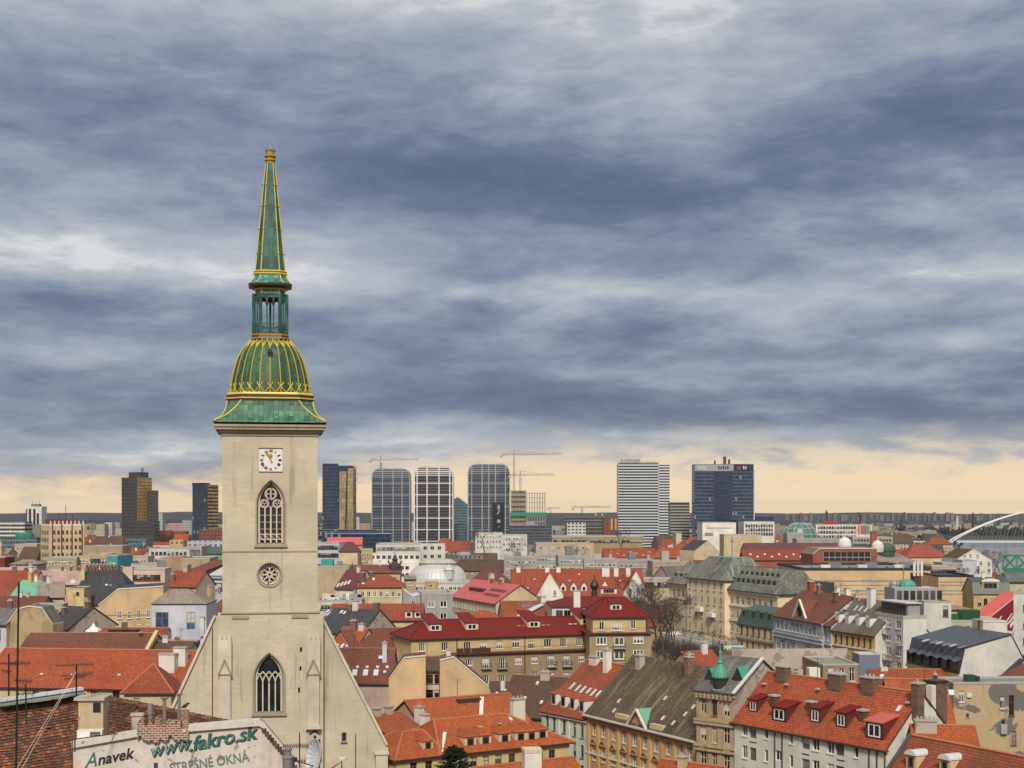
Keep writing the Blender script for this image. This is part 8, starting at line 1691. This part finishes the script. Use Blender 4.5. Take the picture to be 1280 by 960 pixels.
d0 = 1300; root = empty('truss_bridge', P(1254, 712, d0), R(-14), 'green steel truss bridge over the river at the right edge', 'bridge'); MATS['bridgegreen'] = m_plain((.03, .20, .12))
for sy in (-6, 6):
    mb = MB(); mb.bar((0, sy, 0), (300, sy, 0), 1.6, 2.2); mb.bar((0, sy, 12.5), (300, sy, 12.5), 1.1, 1.3)
    for k in range(26): x = k * 11.5; mb.bar((x, sy, 0), (x + 11.5, sy, 12.5), .9); mb.bar((x + 11.5, sy, 0), (x, sy, 12.5), .9); mb.bar((x, sy, 0), (x, sy, 12.5), .6)
    mb.build('truss', ['bridgegreen'], root)
mb = MB(); mb.box(0, -5.9, -1.5, 300, 5.9, .2, 0, True); mb.build('deck', ['concrete'], root)
for x in (-3, 90, 180): mb = MB(); mb.box(x - 3, -6, -24, x + 3, 6, -1.6); mb.build('pier', ['concrete'], root)

# ------------------------------------------------------------ panel housing along the horizon
HR = random.Random(21); MATS['panel'] = m_gridwall((.17, .14, .14), 3.4, 2.9, .5, .45); MATS['panel2'] = m_gridwall((.24, .19, .18), 3.4, 2.9, .5, .45); k = 0
def far_block(px, w_, d, h, mat, zb, name='panel_block'):
    p = P(px, 650, d); mb = MB(); s_ = w_ * d / F / 2; mb.box(-s_, 0, 0, s_, 14, h, 0); mb.m[4] = 1
    for q in range(2): x = -s_ + 2 * s_ * (q + .3) / 2; mb.box(x, 4, h, x + 3, 9, h + 2.6, 1)
    return mb.build(name, [mat, 'flat'], None, (p.x, d, zb))
for i in range(38):
    px = 985 + i * 7.4 + HR.uniform(-2, 2); w_ = HR.uniform(1.8, 5.0); d = HR.uniform(4300, 5200)
    o = far_block(px, w_, d, HR.uniform(10, 25), HR.choice(['panel', 'panel2']), HR.uniform(11, 15)); tag(o, 'hazy panel housing block in the long row on the horizon beyond the river', 'apartment block', 'panel housing on the horizon')
# ------------------------------------------------------------ the rest of the town: single houses of the middle distance
FR = random.Random(31)
LM = [('the church tower', 400, 300), ('the silver dome', 545, 500), ('the black ribbed tower', 542, 1700), ('the banner tower', 611, 1690), ('the construction shell', 660, 1650), ('the white banded tower', 800, 1700), ('the navy office slab', 905, 1500),
      ('the cream palace', 900, 430), ('the brown fly tower', 1056, 540), ('the green drum roof', 1123, 575), ('the chalet gable', 1218, 570), ('the glass dome', 1000, 1230), ('the brown high-rise', 171, 1500), ('the blue glass high-rise', 257, 1500), ('the yellow striped tower block', 85, 620), ('the teal house', 140, 570),
      ('the brick hall', 247, 452), ('the long ochre office', 745, 960), ('the red dormered house', 725, 420), ('the white cube', 899, 1050), ('the gridded centre', 1055, 1280), ('the navy skyscraper', 422, 1500), ('the white stepped building', 500, 660), ('the half built slab', 730, 1650), ('the theatre wall', 1090, 452), ('the white institute block', 611, 1010), ('the pale far left tower', 43, 1750), ('the coral tiled roof', 1160, 720)]
GW = {'white': (.56, .55, .52), 'cream': (.55, .46, .31), 'grey': (.33, .33, .32), 'beige': (.45, .37, .26), 'yellow': (.54, .42, .21), 'pinkish': (.50, .38, .33), 'pale blue': (.42, .46, .52), 'brown': (.28, .21, .15), 'dark grey': (.15, .15, .155), 'ochre': (.42, .31, .15)}
for k_, c in GW.items(): MATS['f_' + k_] = m_gridwall(scale(c, .75), 3.1, 3.3, .40, .50, frame=scale(c, 1.1)); MATS['p_' + k_] = m_plaster(scale(c, .82), .45)
RFL = [('orange gabled roof', 'gable', 'orange'), ('red gabled roof', 'gable', 'redtile'), ('brown gabled roof', 'gable', 'brown'), ('rust red hipped roof', 'hip', 'brownred'), ('orange hipped roof', 'hip', 'orange2'), ('slate gabled roof', 'gable', 'slate'), ('dark red gabled roof', 'gable', 'darkred'), ('grey tiled gable roof', 'gable', 'greyslate')]
FLT = [('flat grey roof', 'flat'), ('flat pale roof', 'flatlight'), ('flat dark roof', 'flatdark'), ('flat brown roof', 'flatbrown'), ('flat green roof', 'flatgreen')]
NUM = ['no', 'one', 'two', 'three', 'four', 'five']
seen_labels = set(); made = 0
def free(x, y, r):
    for (a, c, q) in REG:
        if (a - x) ** 2 + (c - y) ** 2 < (q + r) ** 2: return False
    return True
LIM = 300
tries = 0
while made < LIM and tries < 16000:
    tries += 1
    d = 430 + 1150 * FR.random() ** 1.25; px = FR.uniform(-40, 1310); x = (px - 640) * d / F
    if d > 960 and x > river_edge(d) - 40: continue
    if (d < 520 and 810 < px < 1300) or (px > 1200 and d > 480): continue
    L = FR.uniform(9, 24) * (1 + d / 2600); Wd = FR.uniform(10, 15) * (1 + d / 2500); r = math.hypot(L, Wd) / 2 * .60
    if not free(x, d + Wd / 2, r): continue
    z = FR.uniform(4, 11.5) + (FR.random() < .15) * 3; ang = FR.choice([-62, -58, 28, 32, 0, 4, -10, 12, -30]) if d < 900 else FR.choice([-14, -4, 0, 6, 14])
    if abs(px - 640) < 1: continue
    wn_ = FR.choice(list(GW)); pitched = FR.random() < (.72 if d < 760 else .38)
    rf = FR.choice(RFL[:5] * 3 + RFL) if pitched else FR.choice(FLT)
    nch, nsk, hut = FR.choice([0, 1, 1, 2, 3]), FR.choice([0, 0, 2, 3, 4]) if pitched else 0, (not pitched and FR.random() < .6)
    size = 'tall' if z > 13 else ('long' if L > 1.9 * Wd else ('small' if L * Wd < 260 else ('broad' if L * Wd > 520 else 'plain')))
    nm, lpx, ld = min(LM, key=lambda q: abs(q[1] - px) + abs(q[2] - d) * .09)
    rel = ('behind' if d > ld else 'in front of') if abs(px - lpx) < 26 else ('left of' if px < lpx else 'right of')
    feats = ([NUM[nch] + ' chimney' + ('s' if nch > 1 else '')] if nch else []) + ([NUM[nsk] + ' skylights'] if nsk else []) + (['a roof hutch'] if hut else [])
    lab = '%s %s ' + ('house' if pitched else 'block') + ' with a %s%s %s %s'
    lab = lab % (size, wn_, rf[0], (' and ' + ' and '.join(feats)) if feats else '', rel, nm)
    if lab in seen_labels or len(lab.split()) > 16: continue
    seen_labels.add(lab); made += 1
    p = Vector((x, d, 0)); ca, sa = math.cos(R(ang)), math.sin(R(ang))
    ox, oy = x - L / 2 * ca, d - L / 2 * sa; ppx = 640 + ox / oy * F; ppy = 640 + (CZ - z) * F / oy; ex, ey = ox + L * ca, oy + L * sa
    b = Bld(lab, (ppx, ppy), xr=640 + ex / ey * F, d=oy, ang=ang, W=Wd, zb=-8.5, name='town_house' if pitched else 'flat_roofed_block', cat='house' if pitched else 'block')
    b.hole = False; det = d < 760; wl = ('p_' if det else 'f_') + wn_
    if det:
        n = max(2, int(b.L / 3.0)); fr = FR.choice(['frame', 'frameb', 'framed', 'frame'])
        b.grid('f', n, 3, 1.0, 1.5, .9, 3.2, m=.6, fr=fr, sill=False); nr = max(2, int(b.W / 3.4))
        if ang < 0: b.grid('r', nr, 2, 1.0, 1.5, .9, 3.2, m=.6, fr=fr, sill=False)
        elif ang > 8: b.grid('l', nr, 2, 1.0, 1.5, .9, 3.2, m=.6, fr=fr, sill=False)
    if pitched:
        h = Wd * FR.uniform(.32, .48); sec = (0, Wd / 2)
        if rf[1] == 'gable': b.gable(h, rf[2], ov=.5); b.walls(wl, b.prof)
        else: b.walls(wl); i_ = min(Wd / 2, b.L * .3); b.hip([(i_, i_, Wd / 2, Wd / 2, h)], rf[2])
        tn = h / (Wd / 2)
        for k in range(nch): b.chim(0, 0, FR.uniform(.7, 1.6), .8, FR.uniform(1.2, 2.4), FR.choice(['brick', 'white', 'worn', 'brickdark', 'trim']), 2, at=(b.L * (.28 + .44 * (k + .5) / nch), Wd / 2 - 1.0, b.H + h - .9 * tn))
        for k in range(nsk): link('skylight', WM.setdefault(('fsk',), (lambda m: (m.box(-.45, -.7, 0, .45, .7, .14, 0), m.mesh('skylight', ['skyreflect']))[1])(MB())), b.root, (b.L * (.28 + .44 * (k + .5) / nsk), 2.0, b.H + 2.0 * tn + .22), (math.atan(tn), 0, 0))
    else:
        b.walls(wl); b.flat(rf[1], FR.uniform(.3, .9), cap=FR.choice(['concrete', 'dgrey', 'trim']))
        for k in range(nch): b.chim(0, 0, FR.uniform(.8, 1.8), .9, FR.uniform(1.0, 2.2), FR.choice(['brick', 'white', 'worn', 'concrete']), 2, at=(b.L * (k + .5) / nch, Wd * FR.uniform(.3, .7), b.H))
        if hut: a_ = FR.uniform(.1, .6); b.block('roof_hutch', b.L * a_, b.L * a_ + 4, Wd * .3, Wd * .7, b.H - .02, b.H + FR.uniform(2, 3), FR.choice(['white2', 'dgrey', 'bluegrey', 'concrete']), 'flatlight')
print('filler houses', made, 'tries', tries)

# aerials, stacks and vents that crowd the ridges
AR = random.Random(77); am = MB(); am.tube([(0, 0, -.3), (0, 0, 2.6)], .035, 4)
for z_, l_ in ((2.5, .75), (2.1, .5)):
    am.bar((-l_, 0, z_), (l_, 0, z_), .03)
    for k in range(5): am.bar((-l_ + 2 * l_ * k / 4, -.22, z_), (-l_ + 2 * l_ * k / 4, .22, z_), .022)
AM = am.mesh('aerial', ['dark'])
for b in ALLB:
    if not b.prof or b.d > 620 or b.d < 170: continue
    pk = max(b.prof, key=lambda q: q[1])
    for k in range(AR.choice([0, 1, 1, 2])): link('aerial', AM, b.root, (b.L * AR.uniform(.1, .9), pk[0] + AR.uniform(-.6, .6), pk[1] + .1), (0, 0, AR.uniform(-1, 1)))
    if b.d > 255:
        for k in range(AR.choice([0, 1, 2, 2])): b.chim(0, 0, AR.uniform(.6, 1.3), AR.uniform(.5, .9), AR.uniform(.9, 1.8), AR.choice(['brick', 'worn', 'brickdark', 'trim', 'white2']), AR.choice([1, 2, 3]), at=(b.L * AR.uniform(.08, .92), pk[0] - .5, pk[1]))
# far town and woods on the plain: one mass nobody could count
mb = MB(); TR = random.Random(5)
for i in range(1500):
    d = 1750 + 3000 * TR.random() ** 1.2; px = TR.uniform(-60, 1340); x = (px - 640) * d / F
    if d < 3000 and x > river_edge(d) - 30: continue
    if not free(x, d, 10): continue
    w_, dp_, h = TR.uniform(10, 40), TR.uniform(10, 18), TR.choice([5, 6, 8, 10, 12, 14, 18]) * TR.uniform(.8, 1.2); m = TR.choice([0, 0, 1, 1, 2, 3, 4, 5]); z = -8.5
    mb.box(x - w_ / 2, d, z, x + w_ / 2, d + dp_, z + h, m); mb.m[-1] = TR.choice([6, 6, 7, 8])
tag(mb.build('far_town', ['f_white', 'f_grey', 'f_cream', 'f_beige', 'f_dark grey', 'f_brown', 'flat', 'flatlight', 'brownred']), 'hazy mass of small far buildings on the plain below the horizon', 'town', None, 'stuff')
mb = MB()
def clump(x, y, z, rx, rz, n, m=0):
    for k in range(n):
        a = TR.uniform(0, 6.283); rr = rx * math.sqrt(TR.random()); zz_ = z + rz * TR.random() * (1.15 - (rr / rx) ** 2); c = Vector((x + rr * math.cos(a), y + rr * math.sin(a), zz_)); s_ = rx * TR.uniform(.18, .34)
        n_ = Vector((TR.uniform(-1, 1), TR.uniform(-1.4, 0), TR.uniform(-.2, 1))).normalized(); t_ = n_.orthogonal().normalized(); u_ = n_.cross(t_)
        mb.face([c + t_ * s_, c + u_ * s_ * .8, c - t_ * s_, c - u_ * s_ * .8], m)
for i in range(1500):
    d = 1500 + 3600 * TR.random() ** 1.1; px = TR.uniform(-80, 1360); x = (px - 640) * d / F
    if d < 2960 and x > river_edge(d) - 12: continue
    if d > 2950 and TR.random() < .3: continue
    s_ = TR.uniform(6, 13); clump(x, d, -9, s_ * 1.6, s_, 10, TR.choice([0, 0, 1]))
for i in range(160):
    px = 1120 + i * 1.6; d = TR.uniform(2960, 3120); x = (px - 640) * d / F; s_ = TR.uniform(12, 20); clump(x, d, -10, s_ * 1.3, s_, 12, 0)
MATS['wood1'] = m_plain((.030, .029, .030), .95); MATS['wood2'] = m_plain((.030, .036, .026), .95)
tag(mb.build('far_woods', ['wood1', 'wood2']), 'dark leafless woods scattered over the plain and along the far bank', 'woods', None, 'stuff')

# ------------------------------------------------------------ trees
def bare_tree(seed, h=11, spread=4.2, mats=('bark', 'twig'), up=.55):
    rg = random.Random(seed); tk = MB(); cr = MB()
    def grow(p, dr, ln, r_, lv):
        pts = [p]; q = p.copy(); dd = dr.copy()
        for k in range(3): dd = (dd + Vector((rg.uniform(-.18, .18), rg.uniform(-.18, .18), .06 * up))).normalized(); q = q + dd * ln / 3; pts.append(q.copy())
        (tk if lv < 2 else cr).tube(pts, [r_, r_ * .85, r_ * .7, r_ * .55], 5 if lv < 2 else 3, 0, False)
        if lv >= 6: return
        for k in range(rg.choice([2, 3, 3]) if lv < 4 else 3):
            a = rg.uniform(0, 6.283); s_ = rg.uniform(.45, .85); ax_ = dd.orthogonal().normalized(); ax_.rotate(Matrix.Rotation(a, 3, dd)); nd = (dd + ax_ * s_ + Vector((0, 0, .15 * up))).normalized()
            grow(pts[rg.choice([2, 3, 3])], nd, ln * rg.uniform(.62, .82), max(.022, r_ * .55), lv + 1)
    grow(Vector((0, 0, 0)), Vector((0, 0, 1)), h * .30, h * .022, 0)
    return tk.mesh('trunk', [mats[0]]), cr.mesh('crown', [mats[1]])
TP = [bare_tree(s, 11) for s in (3, 8, 14)]; TPALE = bare_tree(5, 6, mats=('twigpale', 'twigpale'), up=.1); TSLIM = [bare_tree(s, 12, up=1.6) for s in (22, 27)]
TREES = []
def tree(px, py, d, label, group, proto, s_=1.0, sz=1.0, name='bare_tree', cat='tree'):
    p = P(px, py, d); o = empty(name, p, random.random() * 6.28, label, cat, group); o.scale = (s_, s_, s_ * sz); link('trunk', proto[0], o); link('crown', proto[1], o); return o
G1, G2 = 'leafless trees between the beige pavilion and the cream palace', 'leafless saplings in front of the palace terrace'
for i, (px, py, d) in enumerate(((800, 800, 372), (812, 800, 376), (824, 806, 362), (834, 812, 350), (818, 788, 398), (830, 790, 392), (806, 784, 402), (840, 800, 366), (796, 772, 408), (828, 820, 340), (838, 785, 410), (812, 772, 412), (804, 806, 360), (820, 800, 384), (832, 802, 380), (816, 774, 414), (826, 778, 405), (836, 794, 395), (808, 792, 390), (798, 790, 400), (842, 812, 356))): tree(px, py, d, 'grey brown leafless tree in the dark clump beside the cream palace', G1, TP[i % 3], random.uniform(.95, 1.3))
for i in range(24): px = 816 + i * 3.9; d = 352 - i * 1.9 + random.uniform(-8, 8); tree(px, 842 + i * .5, d, 'thin upright leafless sapling before the palace terrace balustrade', G2, TSLIM[i % 2], random.uniform(.62, .85), 1.05)
for i in range(9): tree(848 + i * 8.5, 800 + i * 1.6, 402 - i * 4, 'small dark planted tree on top of the palace terrace wall', 'planted trees on the palace terrace', TP[i % 3], random.uniform(.35, .5))
tree(606, 694, 960, 'lone bare tree in front of the white institute block', None, TP[1], 2.0); tree(532, 792, 340, 'pale yellowish bare shrub before the grey apartment house', None, TPALE, .9, .7); tree(552, 787, 345, 'pale twiggy shrub at the corner of the pinkish red roofed house', None, TPALE, .9, 1.0)
for i, (px, py, d, s_) in enumerate(((1244, 724, 640, 1.3), (1251, 722, 660, 1.4), (1238, 724, 650, 1.1))): tree(px, py, d, 'brownish bare tree between the chalet gable and the green bridge', 'bare trees by the river bridge', TP[i % 3], s_)
for i, (px, py, d, s_) in enumerate(((632, 722, 700, 1.2), (716, 716, 690, 1.3), (1212, 738, 500, .9), (300, 700, 700, 1.2), (648, 706, 780, 1.4), (776, 690, 900, 1.5), (640, 735, 560, 1.0))): tree(px, py, d, ['bare tree right of the silver dome behind grey roofs', 'bare tree behind the taller grey flats', 'bare tree beside the ochre bay fronted house', 'bare tree hidden beside the church tower', 'bare tree near the long ochre office end', 'bare tree before the long red roof', 'bare tree left of the red dormered house'][i], None, TP[i % 3], s_)
k = 0
while k < 16:
    d = FR.uniform(420, 900); px = FR.uniform(10, 1190); x = (px - 640) * d / F
    if free(x, d, 3.5) and not (270 < px < 400): tree(px, 640 + 46 * F / d, d, 'bare tree standing in a gap between the houses of the middle town', 'bare trees in gaps between the town houses', TP[k % 3], FR.uniform(1.3, 1.9)); REG.append((x, d, 4)); k += 1
# dark conifer at the lower edge
rg = random.Random(2); root = empty('conifer', P(568, 1050, 166), 0, 'dark blue green conifer rising in front of the orange dormered roof', 'tree'); top = P(567, 934, 166) - P(568, 1050, 166); H = top.z; mb = MB(); mb.tube([(0, 0, 0), (0, 0, H * .5), (0, 0, H - .2)], [.22, .14, .03], 7); mb.build('trunk', ['bark'], root); mb = MB()
for k in range(420):
    t = rg.random() ** .7; z = H * (.35 + .65 * t); rad = 4.4 * (1.0 - t) ** .62 * rg.uniform(.75, 1.1) + .25; a = rg.uniform(0, 6.283); e = Vector((rad * math.cos(a), rad * math.sin(a), z + rg.uniform(-.2, .35))); s0 = Vector((0, 0, z - .15 * rad))
    for j in range(9):
        c = s0.lerp(e, .25 + .75 * (j + 1) / 9); w_ = .24 * (1.2 - j / 12); n_ = Vector((rg.uniform(-1, 1), rg.uniform(-1, 1), rg.uniform(-.6, 1))).normalized(); t_ = n_.orthogonal().normalized() * w_; u_ = n_.cross(t_).normalized() * w_ * .45
        mb.face([c - t_, c + u_, c + t_ + Vector((0, 0, .1)), c - u_])
mb.build('crown', ['needle'], root)
# parked vans on the roof level yard beside the church
def van(px, py, d, rz, label, paint):
    root = empty('parked_van', P(px, py, d), rz, label, 'van'); pr = [(-2.4, .35), (2.3, .35), (2.4, 1.0), (1.7, 1.15), (1.0, 2.0), (-2.3, 2.1), (-2.4, 1.0)]; mb = MB(); mb.face([(x, -.9, z) for x, z in pr]); mb.face([(x, .9, z) for x, z in pr[::-1]])
    for p, q in zip(pr, pr[1:] + pr[:1]): mb.face([(p[0], -.9, p[1]), (p[0], .9, p[1]), (q[0], .9, q[1]), (q[0], -.9, q[1])])
    mb.build('body', [paint], root); mb = MB()
    for y in (-.92, .92): mb.face([(.0, y, 1.15), (1.45, y, 1.2), (.95, y, 1.85), (.0, y, 1.85)])
    mb.build('side_window', ['glass'], root)
    for x in (-1.5, 1.5):
        for y in (-.9, .9): mb = MB(); mb.lathe([(.01, -.1), (.34, -.1), (.34, .1), (.01, .1)], 12); mb.build('wheel', ['black'], root, (x, y, .34), (R(90), 0, 0))
yard = Bld('flat roofed parking deck with parked vans beside the church tower', (396, 752), xr=452, d=418, ang=0, W=14, zb=-6, name='parking_deck', cat='parking deck'); yard.grid('f', 6, 2, 2.0, 1.4, 1.0, 3.0, fr='framegrey'); yard.walls('white2'); yard.flat('flat', .5)
for i, (u, v_, a, lb, pt_) in enumerate(((3.5, 3, .2, 'white van parked on the deck nearest the church tower', 'white2'), (8.2, 5, 1.9, 'white van turned sideways in the middle of the parking deck', 'trimwhite'), (11.3, 3.2, .1, 'grey van at the far end of the parking deck', 'framegrey'))): q = yard.world(u, v_, yard.H); van(640 + q.x / q.y * F, 640 + (CZ - q.z) * F / q.y, q.y, a, lb, pt_)
b = Bld('white walled shaft with a cream scalloped cornice in the courtyard', (656, 941), d=172, xr=677, ang=10, W=2.2, zb=-1, name='service_shaft', cat='shaft'); b.walls('white'); b.flat('trim', .35, cap='cream_paint'); mb = MB()
for k in range(4): mb.lathe([(.3, 0), (.22, .2), (.02, .3)], 8, (b.L * (k + .5) / 4, .2, b.H + .35))
mb.build('cornice_scallops', ['cream_paint'], b.root)

# ------------------------------------------------------------ the air over the town
HAZE = True
if HAZE:
    m = bpy.data.materials.new('haze_air'); m.use_nodes = True; m.node_tree.nodes.clear(); t = NT(m.node_tree)
    v = t.n.new('ShaderNodeVolumePrincipled'); v.inputs['Color'].default_value = (.72, .82, 1.0, 1); v.inputs['Density'].default_value = 1.9e-5; v.inputs['Anisotropy'].default_value = 0.0
    o_ = t.n.new('ShaderNodeOutputMaterial'); t.l.new(v.outputs[0], o_.inputs['Volume']); MATS['haze_air'] = m
    mb = MB(); mb.box(-20000, -400, -60, 20000, 16000, 140, 0, True); tag(mb.build('haze', [m]), None, None, None, 'stuff')
